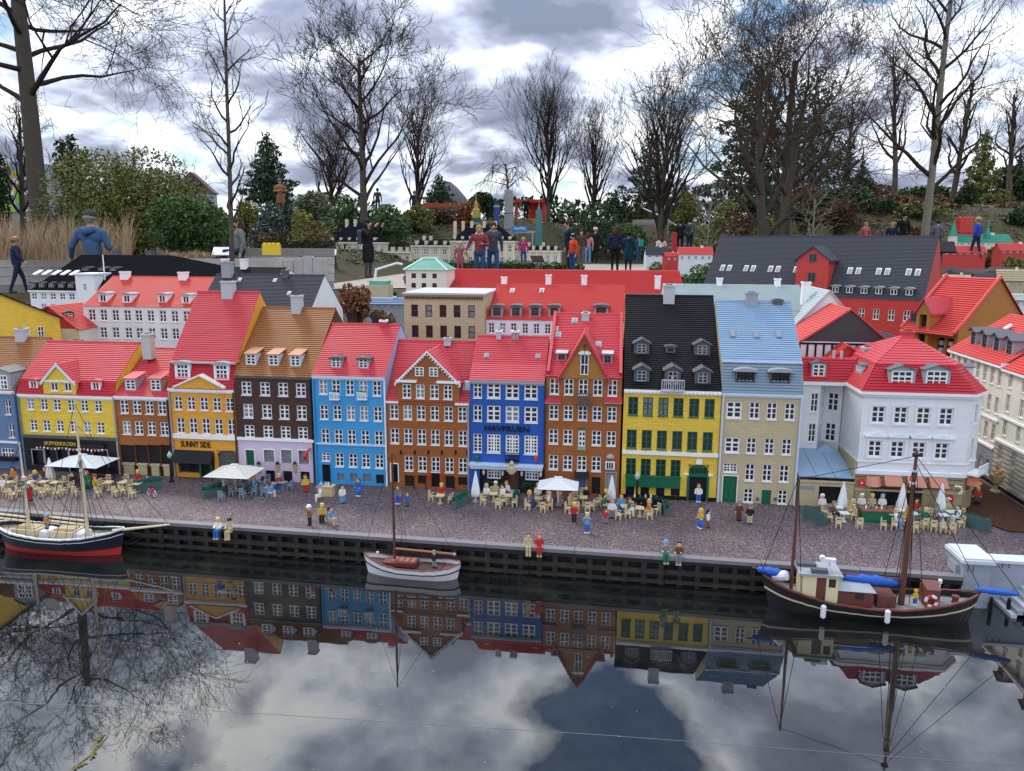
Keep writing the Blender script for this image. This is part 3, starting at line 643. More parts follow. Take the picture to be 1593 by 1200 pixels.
chimney(t, atY(911, 490, .36).x-ox, .36, .72, .035, .03, .04, P['stone'])

# --- yellow house with black roof and green windows
X0, X1 = .055, .455
prof = [(0, .477), (.43, .839)]
wins = rows_px([([985, 1008, 1032, 1055.5, 1080, 1104], 617.5, 646, 15.5), ([982.6, 1006, 1029.6, 1053.5, 1077, 1101], 668.5, 697.5, 15.5), ([981.5, 1004.5, 1028, 1051], 713, 740, 15.5)])
sh = [pr(1069, 1102.5, 724, 781)]+[pr(a, b, 755, 772) for a, b in ((973, 987), (996, 1010), (1020, 1034), (1043, 1058))]
t = gable_house('row_house', 'yellow house with black roof, green windows and arched gateway', X0, X1, 0, prof, P['yellow'], [P['r_black']], wins, P['green'], extra_holes=sh, gablem=P['orange'], eave=P['trim'], curt=.28)
ox = t.location.x
opening(t, sh[0], P['dark'], 'gateway', y=.0105)
hx0, hx1, hz0, hz1 = sh[0]; r_ = (hx1-hx0)/2; cxx = (hx0+hx1)/2-ox
for s in (-1, 1):
    for k in range(6):
        a0 = math.cos(PI/2*k/6); zz = hz1-r_+r_*math.sin(PI/2*(k+.5)/6)
        MB().box(*sorted((cxx+s*r_*a0, cxx+s*r_*1.0)), -.0006, .010, zz, hz1+.0005).build('arch_block', P['yellow'], t)
f = MB().prism([(cxx-r_, .006, hz1-r_), (cxx+r_, .006, hz1-r_)]+[(cxx+r_*math.cos(PI*k/10), .006, hz1-r_+r_*math.sin(PI*k/10)) for k in range(1, 10)], (0, .003, 0))
f.box(cxx-r_, cxx+r_, -.003, .008, hz1-r_-.012, hz1-r_).build('fanlight', P['green'], t)
q = MB()
for k in range(4): q.box(cxx-r_*.72+k*r_*.40, cxx-r_*.45+k*r_*.40, .003, .006, hz1-r_*.9, hz1-r_*.42)
q.build('fanlight_pane', P['glass'], t)
MB().box(cxx-.012, cxx+.012, -.008, .001, hz1+.004, hz1+.024).box(cxx+s*r_-.0, cxx+r_+.02, -.006, .001, hz1-r_-.006, hz1-r_+.001).box(cxx-r_-.02, cxx-r_, -.006, .001, hz1-r_-.006, hz1-r_+.001).build('keystone', T, t)
for s in (-1, 1): MB().box(cxx+s*r_-.005, cxx+s*r_+.005, -.004, .010, 0, hz1-r_-.012).build('gate_jamb', P['green'], t)
for h in sh[1:]: opening(t, h, P['glass'], 'cellar_window')
strip(t, X0, X1, atY(1030, 708).z, atY(1030, 702.5).z, -.008, .001, T, 'string_course')
g = pr(973, 1058, 743, 755); MB().box(g[0]-ox, g[1]-ox, -.018, .001, g[2], g[3]).box(g[0]-ox-.002, g[1]-ox+.002, -.021, .001, g[3], g[3]+.005).build('shop_fascia', P['green'], t)
MB().box(X0-ox+.01, cxx-r_-.004, -.006, .001, 0, .016).box(cxx+r_+.004, X1-ox, -.006, .001, 0, .016).build('plinth', P['black'], t)
px_dormers(t, [(998, 551, 24, 17), (1092, 553, 25, 17)], prof, P['darkgrey'], P['darkgrey'], P['greytrim'], depth=.09, rise=.28, wf=.6, hf=.85, over=.008)
px_dormers(t, [(1043, 549, 16, 10)], prof, P['darkgrey'], P['darkgrey'], P['greytrim'], depth=.06, style='arch', nx=1, ny=1)
px_dormers(t, [(998, 595, 24, 20), (1093, 598, 25, 20), (1046, 600, 25, 24)], prof, P['darkgrey'], P['darkgrey'], P['greytrim'], depth=.09, rise=.28, wf=.6, hf=.85, over=.008)
bp = pr(1029, 1064, 592, 606, -.01); q = MB()
for k in range(11): xk = bp[0]-ox+(bp[1]-bp[0])*k/10; q.box(xk-.0016, xk+.0016, -.032, -.029, bp[2], bp[3])
q.box(bp[0]-ox-.002, bp[1]-ox+.002, -.033, -.028, bp[3], bp[3]+.004).box(bp[0]-ox-.002, bp[1]-ox+.002, -.034, .02, bp[2]-.005, bp[2]).build('balcony', P['stone'], t)
chimney(t, atY(1040, 463, .42).x-ox, .41, .80, .05, .05, .09, P['stone'])
q = MB()
for k in range(24): q.box(X0-ox+.008+k*.0165, X0-ox+.016+k*.0165, -.013, -.008, .462, .470)
q.build('dentil', T, t)

# --- beige house with blue grey roof
X0, X1 = .457, .780
prof = [(0, .474), (.055, .596), (.34, .824)]
wins = rows_px([([1142, 1174, 1201, 1229], 625, 651, [24, 16, 16, 16]), ([1139, 1169, 1197, 1224], 680.5, 704.5, [23, 15, 15, 15]), ([1166.6, 1193.5, 1220], 722, 748, 14.5), ([1136], 721, 735, 22), ([1164, 1217.5], 760.5, 782, 14.5)])
sh = [pr(1123, 1147, 741, 781), pr(1184, 1200, 763, 785)]
t = gable_house('row_house', 'beige house with blue grey roof and green doors', X0, X1, 0, prof, P['tan'], [P['r_slate'], P['r_blue']], wins, T, extra_holes=sh, gablem=P['tan'], eave=P['bluetrim'])
ox = t.location.x
opening(t, sh[0], P['green'], 'door', y=.004, frame=T); opening(t, sh[1], P['green'], 'door', y=.003)
px_dormers(t, [(1159, 597, 31, 21), (1213, 598, 32, 21)], prof, P['darkgrey'], P['greytrim'], P['black'], nx=4, ny=3, depth=.09, style='arch', wf=.84, over=.010)
px_sky(t, [(1139.5, 521), (1176.5, 522), (1211, 522)], prof, P['slate'], .028, .026)
strip(t, X0, X1, .593, .599, .045, .058, P['bluetrim'], 'roof_gutter')
chimney(t, atY(1168.7, 468, .33).x-ox, .33, .79, .05, .04, .075, P['greytrim']); chimney(t, atY(1210, 468, .33).x-ox, .335, .81, .04, .03, .025, P['darkgrey'])
down_pipe(t, X0+.006, .47, P['bluetrim']); down_pipe(t, X1-.005, .47, P['bluetrim'])
for xx in (1178, 1206): p = atY(xx, 776); MB().lathe([(.001, -.008), (.006, -.004), (.006, .004), (.001, .008)], 8, (p.x-ox, -.005, p.z)).build('wall_lamp', P['green'], t)

# ================================================================ ground, quay, water
def heightfield(x, y):
    """lawns and paths level with the model town; planted bank rising behind, higher to the right"""
    d = y+3.2; sm = lambda u: (lambda v: v*v*(3-2*v))(min(max(u, 0), 1))
    st = 32+11*sm((x+5)/3)-19*sm((x-5.5)/3.5); k = sm((d-st)/10)
    l = sm((-x-7.5)/3); kl = sm((d-16.5)/3)
    return -.03+2.3*k+.8*l*kl*(1-k)+.9*sm((x-7)/6)*sm((d-28)/14)+.18*math.sin(x*.43+1)*math.sin(y*.31)*k
xs = sorted(set([-400, -250, -150, -100, -70]+[-50+1.25*i for i in range(81)]+[70, 100, 150, 250, 400])); ys = sorted(set([.62, 2, 4, 6, 8, 10]+[12+1.0*i for i in range(70)]+[90, 110, 150, 220, 340, 600]))
gv = [(x, y, heightfield(x, y)) for y in ys for x in xs]; nx_ = len(xs)
gf = [(j*nx_+i, j*nx_+i+1, (j+1)*nx_+i+1, (j+1)*nx_+i) for j in range(len(ys)-1) for i in range(nx_-1)]
me = bpy.data.meshes.new('ground'); me.from_pydata(gv, [], gf); me.materials.append(mat('soil_and_moss', (.060, .048, .030), .9, .5, .6, spec=.1, bump=.6, bscale=9, speck=((.040, .055, .018), 1.3, .54))); me.polygons.foreach_set('use_smooth', [True]*len(gf))
struct(ob('ground', me))
def sheet(name, pts, z, m): return struct(MB().quad(*[(p[0], p[1], z) for p in pts]).build(name, m))
pave = mat('paving', (.34, .31, .27), .85, .18, 3, spec=.2, bump=.3, bscale=30)
def g_at(x, y): p = atZ(x, y, -.01); return (p.x, p.y)
sheet('path', [g_at(x, y) for x, y in ((430, 452), (640, 448), (760, 430), (1010, 423), (1130, 424), (1100, 413), (1000, 410), (930, 409.5), (840, 412), (700, 424), (500, 430))], -.008, pave)
# cobbled quay: tiny stones of several tones, laid as a slab with a granite kerb
def cobble_mat():
    m = bpy.data.materials.new('cobbles'); m.use_nodes = True; t = m.node_tree; b = t.nodes['Principled BSDF']; geo = nd(t, 'ShaderNodeNewGeometry')
    v = nd(t, 'ShaderNodeTexVoronoi'); v.inputs['Scale'].default_value = 290; t.links.new(geo.outputs['Position'], v.inputs['Vector'])
    sp = nd(t, 'ShaderNodeSeparateColor'); t.links.new(v.outputs['Color'], sp.inputs[0])
    c = ramp(t, sp.outputs[0], [(0.0, (.032, .018, .026)), (.3, (.066, .038, .050)), (.55, (.115, .073, .090)), (.78, (.20, .148, .165)), (1.0, (.38, .33, .345))])
    f = noise(t, geo.outputs['Position'], 3.0, 4, .6); f2 = ramp(t, f, [(.3, .60), (.7, 1.02)])
    mx = nd(t, 'ShaderNodeVectorMath', operation='MULTIPLY'); t.links.new(c, mx.inputs[0]); t.links.new(f2, mx.inputs[1])
    # paving joints where the base plates meet
    sx = nd(t, 'ShaderNodeSeparateXYZ'); t.links.new(geo.outputs['Position'], sx.inputs[0])
    br = nd(t, 'ShaderNodeTexBrick'); t.links.new(geo.outputs['Position'], br.inputs['Vector']); br.inputs['Scale'].default_value = 1.0; br.inputs['Brick Width'].default_value = .384; br.inputs['Row Height'].default_value = .256; br.inputs['Mortar Size'].default_value = .0022; br.inputs['Mortar Smooth'].default_value = .6
    br.inputs['Color1'].default_value = (1, 1, 1, 1); br.inputs['Color2'].default_value = (.88, .88, .88, 1); br.inputs['Mortar'].default_value = (.55, .53, .52, 1)
    m2 = nd(t, 'ShaderNodeVectorMath', operation='MULTIPLY'); t.links.new(mx.outputs[0], m2.inputs[0]); t.links.new(br.outputs['Color'], m2.inputs[1])
    t.links.new(m2.outputs[0], b.inputs['Base Color']); b.inputs['Roughness'].default_value = .6
    bp = nd(t, 'ShaderNodeBump'); bp.inputs['Strength'].default_value = .7; bp.inputs['Distance'].default_value = .003; t.links.new(v.outputs['Distance'], bp.inputs['Height']); bp.invert = True
    t.links.new(bp.outputs[0], b.inputs['Normal']); MATS['cobbles'] = m; return m
COB = cobble_mat()
QY = lambda x: -.6285-.033*x            # quay edge line (surveyed)
qx0, qx1 = -4.6, 1.17
struct(MB().prism([(qx0, QY(qx0)+.03, 0), (qx1, QY(qx1)+.03, 0), (qx1, .66, 0), (qx0, .66, 0)], (0, 0, -.1)).build('quay_paving', COB))
struct(MB().prism([(qx1, QY(qx1)+.03, -.0005), (1.19, QY(qx1)+.03, -.0005), (1.19, -.575, -.0005), (2.6, -.575, -.0005), (2.6, .66, -.0005), (qx1, .66, -.0005)], (0, 0, -.1)).build('street_paving', COB))
granite = mat('granite_kerb', (.17, .165, .18), .6, .15, 40, bump=.2)
kerb = struct(thing('quay_kerb', 'kerb', 'kerb')); del kerb['label']; del kerb['category']
n = 18
for i in range(n):
    a = qx0+(qx1-qx0)*i/n; b = qx0+(qx1-qx0)*(i+1)/n-.002
    MB().prism([(a, QY(a)-.002, .004), (b, QY(b)-.002, .004), (b, QY(b)+.0298, .004), (a, QY(a)+.0298, .004)], (0, 0, -.013)).build('kerb_stone', granite, kerb)
# timber quay wall below the kerb
tim = mat('wet_timber', (.022, .019, .017), .6, .4, 30, bump=.3, bscale=50, speck=((.03, .034, .022), 25, .6)); timd = mat('black_timber', (.016, .014, .013), .5, .3, 30)
qw = thing('quay_wall', 'dark timber quay wall of posts and beams between cobbled quay and water', 'quay wall', (0, 0, 0))
MB().prism([(qx0, QY(qx0)+.028, -.30), (qx1, QY(qx1)+.028, -.30), (qx1, QY(qx1)+.028, -.0095), (qx0, QY(qx0)+.028, -.0095)], (0, .05, 0)).build('backing', timd, qw)
for z0, z1, y in ((-.024, -.0095, .002), (-.062, -.046, -.006), (-.098, -.084, -.002)):
    k = 12
    for i in range(k):
        a = qx0+(qx1-qx0)*i/k; b = qx0+(qx1-qx0)*(i+1)/k-.003; dz = .002*math.sin(i*2.1)
        MB().prism([(a, QY(a)+y, z0+dz), (b, QY(b)+y, z0+dz), (b, QY(b)+y, z1+dz), (a, QY(a)+y, z1+dz)], (0, .012, 0)).build('beam', tim if z0 < -.03 else timd, qw)
i = 0; x = qx0+.02
while x < qx1:
    MB().box(-.009, .009, 0, .016, -.30, -.0095).build('post', tim if i % 3 else timd, qw, (x, QY(x)+.004, 0)); x += .062+.006*math.sin(i*3.3); i += 1
# water
def water_mat():
    m = bpy.data.materials.new('canal_water'); m.use_nodes = True; t = m.node_tree; b = t.nodes['Principled BSDF']; geo = nd(t, 'ShaderNodeNewGeometry')
    b.inputs['Base Color'].default_value = (.006, .0075, .008, 1); b.inputs['Roughness'].default_value = .015; b.inputs['IOR'].default_value = 2.0; b.inputs['Specular IOR Level'].default_value = .5
    f = noise(t, geo.outputs['Position'], 1.6, 3, .5); f2 = noise(t, geo.outputs['Position'], 14, 2, .5)
    sm = mth(t, 'ADD', mth(t, 'MULTIPLY', f, 1.0), mth(t, 'MULTIPLY', f2, .06))
    bp = nd(t, 'ShaderNodeBump'); bp.inputs['Strength'].default_value = .05; bp.inputs['Distance'].default_value = .02; t.links.new(sm, bp.inputs['Height']); t.links.new(bp.outputs[0], b.inputs['Normal'])
    d = noise(t, geo.outputs['Position'], 5, 5, .7); t.links.new(ramp(t, d, [(.45, (.005, .0065, .007)), (.75, (.02, .021, .017))]), b.inputs['Base Color']); return m
ZW = -.105
wm = MB()
wm.quad((-9, -7, ZW), (9, -7, ZW), (9, .6, ZW), (-9, .6, ZW)); struct(wm.build('water', water_mat()))
sheet('canal_bed', [(-9, -7), (9, -7), (9, .7), (-9, .7)], -.42, timd)
struct(MB().box(-30, 30, -30, -4.6, -.55, -.45).build('near_bank', pave))
# mulch street between corner building and cream terrace
sheet('mulch_street', [(1.50, .55), (1.46, .30), (1.42, -.02), (1.52, -.2), (2.6, -.35), (2.6, -.0), (1.72, .04), (1.71, .66), (1.5, .66)], .004, mat('bark_mulch', (.075, .034, .022), .9, .6, 70, spec=.1, bump=.8, bscale=160, speck=((.16, .09, .06), 150, .62)))

# ================================================================ corner building (white over tan)
def seg_panel(b, A, B, z0, z1, holes, m=0, depth=.011):
    """wall from A to B (plan), outward to the right-hand side of A->B; holes in (u0,u1,z0,z1)"""
    A = Vector(A); B = Vector(B); d = B-A; l = d.length; d /= l; nin = Vector((-d.y, d.x)); q = MB(); wall_panel(q, 0, l, z0, z1, 0, holes, depth, m)
    n = len(b.v)
    for x, y, z in q.v: p = A+d*x+nin*y; b.v.append((p.x, p.y, z))
    for f, k in zip(q.f, q.mi): b.f.append(tuple(n+i for i in f)); b.mi.append(k)
def seg_windows(t, A, B, lst, fm, nx=2, ny=3, sill=True, curt=.1, frame=None):
    A = Vector(A); B = Vector(B); d = (B-A).normalized(); rz = math.atan2(d.y, d.x); nin = Vector((-d.y, d.x))
    for u, z, w, h in lst:
        p = A+d*u+nin*.004; o = add_window(t, p.x, p.y, z, w, h, nx, ny, fm, sill, rz, curt)
        if frame is not None:
            e = .009; MB().box(-w/2-e, -w/2-.0005, -.0075, -.0035, -e, h+e).box(w/2+.0005, w/2+e, -.0075, -.0035, -e, h+e).box(-w/2-.0005, w/2+.0005, -.0075, -.0035, h+.0005, h+e).box(-w/2-.0005, w/2+.0005, -.0075, -.0035, -e, -.004).build('architrave', frame, o)
def ring_roof(b, pa, za, pb, zb, n, lip=.0035):
    pa = [Vector(p) for p in pa]; pb = [Vector(p) for p in pb]; k = len(pa)
    for i in range(n):
        f0, f1 = i/n, (i+1)/n
        for j in range(k):
            j2 = (j+1) % k; A = pa[j].lerp(pb[j], f0); B = pa[j2].lerp(pb[j2], f0); C = pa[j2].lerp(pb[j2], f1); D = pa[j].lerp(pb[j], f1)
            z0 = za+(zb-za)*f0; z1 = za+(zb-za)*f1; o = (B-A); o = Vector((o.y, -o.x)).normalized()*lip if o.length > 1e-6 else Vector((0, 0))
            b.quad((A.x+o.x, A.y+o.y, z0+.001), (B.x+o.x, B.y+o.y, z0+.001), (C.x, C.y, z1), (D.x, D.y, z1))
            b.quad((A.x, A.y, z0), (B.x, B.y, z0), (B.x+o.x, B.y+o.y, z0+.001), (A.x+o.x, A.y+o.y, z0+.001))
def rows_seg(spec, A, B, Yf=None):
    r = []
    for us, z0, w, h in spec: r += [(u, z0, w, h) for u in us]
    return r
t = thing('corner_building', 'white corner building with red hipped roof above tan cafe floor and salmon awnings', 'building', (0, 0, 0))
FP = [(1.015, .56), (1.015, 0), (1.43, 0), (1.505, .085), (1.505, .56)]
zt, zm = .488, .155
wr = rows_px([([1379.5, 1403, 1437, 1472], 632, 661, 19), ([1373, 1395, 1430, 1465], 685, 713, 18)])
xsA = [atY(v, 645).x-1.015 for v in (1366.5, 1401.5, 1437, 1472.5)]; xsB = [atY(v, 700).x-1.015 for v in (1361, 1396, 1429.5, 1465)]
zA0, zA1 = atY(1366, 658.5).z, atY(1366, 632).z; zB0, zB1 = atY(1361, 711).z, atY(1361, 685.5).z
front = [(u, zA0, .052, zA1-zA0) for u in xsA]+[(u, zB0, .052, zB1-zB0) for u in xsB]
H = lambda L_: [(u-w/2, u+w/2, z, z+h) for u, z, w, h in L_]
b = MB(); seg_panel(b, FP[1], FP[2], zm, zt, H(front)); chw = [(.057, zA0, .034, .08), (.057, zB0-.01, .034, .09)]; seg_panel(b, FP[2], FP[3], zm, zt, H(chw))
seg_panel(b, FP[3], FP[4], zm, zt, []); seg_panel(b, FP[0], FP[1], zm, zt, []); b.build('upper_wall', P['white'], t)
seg_windows(t, FP[1], FP[2], front, T, frame=P['white']); seg_windows(t, FP[2], FP[3], chw, T)
for u in xsB:
    x = 1.015+u; z = zB1+.016; q = MB().box(x-.045, x+.045, -.010, -.0005, z, z+.006)
    q.prism([(x-.03, -.009, z+.006), (x+.03, -.009, z+.006), (x+.012, -.009, z+.014), (x, -.009, z+.018), (x-.012, -.009, z+.014)], (0, .008, 0)); q.build('pediment', P['white'], t)
lw = [(atY(v, 735).x-1.015, atY(v, 742).z, .06, .062) for v in (1388, 1424, 1459)]; ld = [(atY(v, 760).x-1.015, 0.012, .062, .082) for v in (1388, 1424)]; dr = [(atY(1367, 760).x-1.015, .0, .06, .10)]
lo = [(a, max(z, .098), w, .05) for a, z, w, h in lw]
b = MB(); seg_panel(b, FP[1], FP[2], 0, zm, H(lo+ld+dr), 0, .02); seg_panel(b, FP[2], FP[3], 0, zm, H([(.055, .07, .035, .06)]), 0, .02); seg_panel(b, FP[3], FP[4], 0, zm, []); seg_panel(b, FP[0], FP[1], 0, zm, []); b.build('ground_floor', P['darktan'], t)
for u, z, w, h in lo+ld+dr: MB().box(1.015+u-w/2-.001, 1.015+u+w/2+.001, .016, .019, z-.001, z+h+.001).build('shop_window', P['glass'], t)
for k in range(7):
    z = .016+k*.02
    if z > .085: MB().box(1.018, 1.428, -.0045, -.0008, z, z+.0025).build('rustication', mat('tan_groove', (.10, .085, .05)), t)
off = [(-.006, .56), (-.006, -.006), (.003, -.006), (.008, -.002), (.006, .56)]
def ledge(z0, z1, e, m, nm):
    Q = [(1.015-e, .56), (1.015-e, -e), (1.43+e*.4, -e), (1.505+e, .085-e*.4), (1.505+e, .56)]
    MB().prism([(x, y, z1) for x, y in Q][::1], (0, 0, -(z1-z0))).build(nm, m, t)
ledge(zm-.006, zm+.010, .008, P['white'], 'string_course'); ledge(zm+.045, zm+.050, .004, P['white'], 'string_course'); ledge(zt-.004, zt+.008, .016, P['trim'], 'cornice'); ledge(zt-.014, zt-.004, .009, P['white'], 'cornice')
ledge(.078, .086, .005, P['tan'], 'string_course')
E1 = [(1.005, .57), (1.005, -.012), (1.435, -.012), (1.517, .083), (1.517, .57)]; E2 = [(1.078, .49), (1.078, .07), (1.372, .07), (1.42, .125), (1.42, .49)]; E3 = [(1.245, .30), (1.245, .27), (1.272, .27), (1.275, .28), (1.275, .30)]
b = MB(); ring_roof(b, E1, zt+.008, E2, .600, 10); b.build('lower_roof', P['r_red2'], t); b = MB(); ring_roof(b, E2, .600, E3, .692, 11); b.build('roof', P['r_red'], t)
b = MB(); ring_roof(b, [(x+(-.004 if x < 1.2 else .004), y-.004) for x, y in E2], .597, E2, .603, 1); b.build('roof_gutter', P['r_red2'], t)
chimney(t, 1.262, .285, .665, .05, .035, .045, P['r_red'])
for xp in (1402, 1456):
    p = atY(xp, 604, .012); dormer(t, p.x, .012, p.z, .100, .074, .10, P['greytrim'], P['darkgrey'], T, nx=3, ny=3, rise=.2, wf=.82, hf=.88)
dormer(t, 1.035, .16, .52, .062, .062, .1, P['bluetrim'], P['darkgrey'], T, rise=.12, rz=-PI/2, wf=.8); dormer(t, 1.475, .16, .525, .07, .062, .1, P['bluetrim'], P['darkgrey'], T, rise=.12, rz=PI/2, wf=.8)
sal = mat('salmon_awning', (.48, .20, .145), .7, .12, 60)
for v in (1388.5, 1424.5, 1459):
    x = atY(v, 735).x; b = MB(); b.prism([(x-.034, -.040, .112), (x-.034, -.001, .112), (x-.034, -.001, .152)][::-1], (.068, 0, 0)); b.build('awning', sal, t)
x = atY(1357, 745).x; b = MB()
for k in range(5): a0, a1 = PI*k/5, PI*(k+1)/5; b.quad((x-.036*math.cos(a0), -.040*math.sin(a0)-.001, .105), (x-.036*math.cos(a1), -.040*math.sin(a1)-.001, .105), (x-.028*math.cos(a1), -.012*math.sin(a1)-.001, .142), (x-.028*math.cos(a0), -.012*math.sin(a0)-.001, .142))
b.build('awning', sal, t)
o = MB().prism([(-.034, -.040, .115), (-.034, -.001, .115), (-.034, -.001, .150)][::-1], (.068, 0, 0)).build('awning', mat('orange_awning', (.62, .22, .10), .7), t, (1.470, .040, 0)); o.rotation_euler = (0, 0, .85)
q = MB().box(-.05, .05, -.045, 0, 0, .008).box(-.052, .052, -.047, -.042, .036, .041)
for k in range(7): q.box(-.05+k*.0158, -.046+k*.0158, -.046, -.043, .008, .036)
o = q.build('balcony', T, t, (1.472, .042, zm+.005)); o.rotation_euler = (0, 0, .85)
redsign = mat('red_sign_round', (.55, .03, .03))
for v, y, z in ((1477, 781, .058), (1337, 748, .118)):
    x = atY(v, y).x; MB().prism([(x+.014*math.cos(2*PI*k/12), -.006 if v > 1400 else -.03, z+.020*math.sin(2*PI*k/12)) for k in range(12)], (0, .005, 0)).lathe([(.001, -.004), (.004, 0), (.001, .004)], 6, (x, -.007 if v > 1400 else -.031, z), m=1).build('round_sign', [redsign, T], t)
x = atY(1487, 768).x; MB().tube([(x-.012, -.004, .10), (x-.012, -.02, .118), (x+.004, -.026, .118), (x+.012, -.024, .10), (x+.002, -.022, .085)], .005, 6).build('pretzel_sign', P['cream'], t)
# set-back wing with oblique corner
Yw = atX(1318, 596, 1.012).y
t2 = thing('corner_wing', 'white set back wing with red roof between beige house and corner building', 'building', (0, 0, 0))
WP = [(.784, Yw), (.905, Yw), (.945, Yw+.085), (1.012, Yw+.05)]
zw0, zw1 = .168, zt
def pxu(A, B, x, y):    # distance along A->B where the sight line crosses that wall
    A = Vector(A); B = Vector(B); d = (B-A).normalized(); r = _ray(x, y); n = Vector((-d.y, d.x)); k = (A-Vector(CAM[:2])).dot(n)/(Vector(r[:2]).dot(n)); p = Vector(CAM[:2])+Vector(r[:2])*k; return (p-A).dot(d), CAM[2]+r[2]*k
segs = [(WP[0], WP[1], [(pxu(WP[0], WP[1], x, y)[0], pxu(WP[0], WP[1], x, y)[1], .030, .083) for x, y in ((1266, 641), (1262, 688))]+[(.018, pxu(WP[0], WP[1], 1252, 641)[1], .024, .083), (.016, pxu(WP[0], WP[1], 1247, 688)[1], .024, .083)]), (WP[1], WP[2], [(.048, .30, .03, .08), (.048, .40, .03, .08)]), (WP[2], WP[3], [(.038, pxu(WP[2], WP[3], 1306, 641)[1], .045, .083), (.036, pxu(WP[2], WP[3], 1302, 688)[1], .045, .083)])]
b = MB()
for A, B, L_ in segs: seg_panel(b, A, B, zw0-.12, zw1, H(L_))
b.quad((.784, .6, 0), (.784, Yw, 0), (.784, Yw, zw1), (.784, .6, zw1)); b.build('wall', P['white'], t2)
for A, B, L_ in segs: seg_windows(t2, A, B, L_, T)
MB().prism([(.784, Yw-.012, zw1+.006), (1.014, Yw-.012, zw1+.006), (1.014, Yw+.15, zw1+.006), (.784, Yw+.15, zw1+.006)], (0, 0, -.016)).build('cornice', T, t2)
b = MB(); zk = atY(1270, 556, Yw+.06).z; roof_strip(b, .782, 1.06, (Yw-.012, zw1+.008), (Yw+.06, zk)); b.build('lower_roof', P['r_red2'], t2); b = MB(); roof_strip(b, .782, 1.10, (Yw+.3, zk-.06), (Yw+.06, zk)); b.build('roof', P['r_red'], t2)
dormer(t2, atY(1273, 588, Yw+.0).x, Yw+.0, atY(1273, 588, Yw).z, .062, .062, .08, P['greytrim'], P['darkgrey'], T, rise=.2, wf=.8, hf=.88)
for v in (1296, 1308): MB().tube([(atY(v, 565, Yw+.06).x, Yw+.06, zk-.03), (atY(v, 565, Yw+.06).x, Yw+.06, zk+.03)], [.005, .007], 7).build('flue', P['stone'], t2)
chimney(t2, atY(1352, 545, Yw+.1).x, Yw+.12, zk-.03, .045, .04, .07, P['stone'])
# lean-to with blue roof
t3 = thing('lean_to', 'tan lean-to with blue grey sheet roof beside beige house', 'building', (0, 0, 0))
op = [pr(1272, 1311, 758, 786)]; b = MB(); wall_panel(b, .786, 1.012, 0, .112, 0, op, .03); b.build('wall', P['tan'], t3); MB().box(op[0][0]-.002, op[0][1]+.002, .028, .032, 0, op[0][3]+.002).build('doorway', P['dark'], t3)
MB().box(.786, 1.013, -.006, .004, .104, .113).build('cornice', P['tan'], t3); MB().box(.90, 1.008, -.003, .03, .113, .126).build('clerestory', P['black'], t3)
n = 3
for i in range(n):
    a = .786+(1.008-.786)*i/n; c = .786+(1.008-.786)*(i+1)/n-.002; MB().prism([(a, -.006, .126), (c, -.006, .126), (c-.012, Yw-.002, .188), (a-.012*(i > 0), Yw-.002, .188)], (0, 0, .005)).build('roof_sheet', P['r_blue'], t3)
MB().prism([(.90, Yw-.03, .186), (.985, Yw-.03, .186), (.942, Yw-.0, .216)], (0, .05, 0)).build('roof_peak', P['r_blue'], t3)
MB().prism([(1.0, -.003, .112), (1.012, -.003, .112), (1.012, Yw, .112), (1.0, Yw, .112)], (0, 0, .09)).build('side_wall', P['darktan'], t3)
p = atY(1256, 758); MB().box(p.x-.028, p.x+.028, -.005, .001, p.z-.006, p.z+.006).build('name_plate', mat('grey_blue_plate', (.22, .27, .36)), t3)

# floating specks, sunken cable and weed
sp_ = MB(); rs_ = random.Random(4)
for k in range(130):
    p = atZ(rs_.choice((rs_.uniform(0, 1593), rs_.gauss(260, 130))), rs_.uniform(985, 1198), ZW+.0012); s_ = rs_.uniform(.0008, .0024); a = rs_.random()*6
    sp_.quad((p.x-s_, p.y-s_*.4, p.z), (p.x+s_*.3, p.y-s_, p.z), (p.x+s_, p.y+s_*.3, p.z), (p.x-s_*.2, p.y+s_, p.z))
o = stuff(sp_.build('floating_debris', mat('pale_debris', (.30, .29, .24), .8, .4, 50))); o['label'] = 'tiny pale specks floating on the canal'; o['category'] = 'debris'
cbm = mat('grey_cable', (.13, .14, .15), .5, .2)
for a, c, lb in (((300, 1104), (1640, 1196), 'long thin grey cable lying along the water surface'), ((-40, 1092), (330, 1112), 'short thin grey cable end at the water surface')): A, B = atZ(*a, ZW), atZ(*c, ZW); tag(MB().tube([A, A.lerp(B, .5)+Vector((0, .01, 0)), B], .0008, 5).build('cable', cbm), lb, 'cable')
t = thing('water_weed', 'yellow green water weed frond at the water surface', 'plant', atZ(138, 1175, ZW)); wd = MB(); rs_ = random.Random(6)
for k in range(120):
    f = rs_.random(); x, y = -.002+.012*math.sin(f*5)+rs_.gauss(0, .004*(1-f*.6)), -.05+.12*f+rs_.gauss(0, .003); s_ = .0045; a = rs_.random()*6
    wd.quad((x, y, .0012), (x+s_*math.cos(a), y+s_*math.sin(a), .003), (x+s_*1.6*math.cos(a+.4), y+s_*1.6*math.sin(a+.4), .0016), (x+s_*.6*math.cos(a+1.2), y+s_*.6*math.sin(a+1.2), .0014))
wd.build('leaves', mat('weed_leaf', (.15, .15, .02), .6, .4, 60), t); MB().tube([(-.004, -.05, .001), (.006, .0, .0015), (.0, .07, .001)], .0016, 4).build('stalk', mat('weed_stalk', (.16, .13, .04), .7), t)

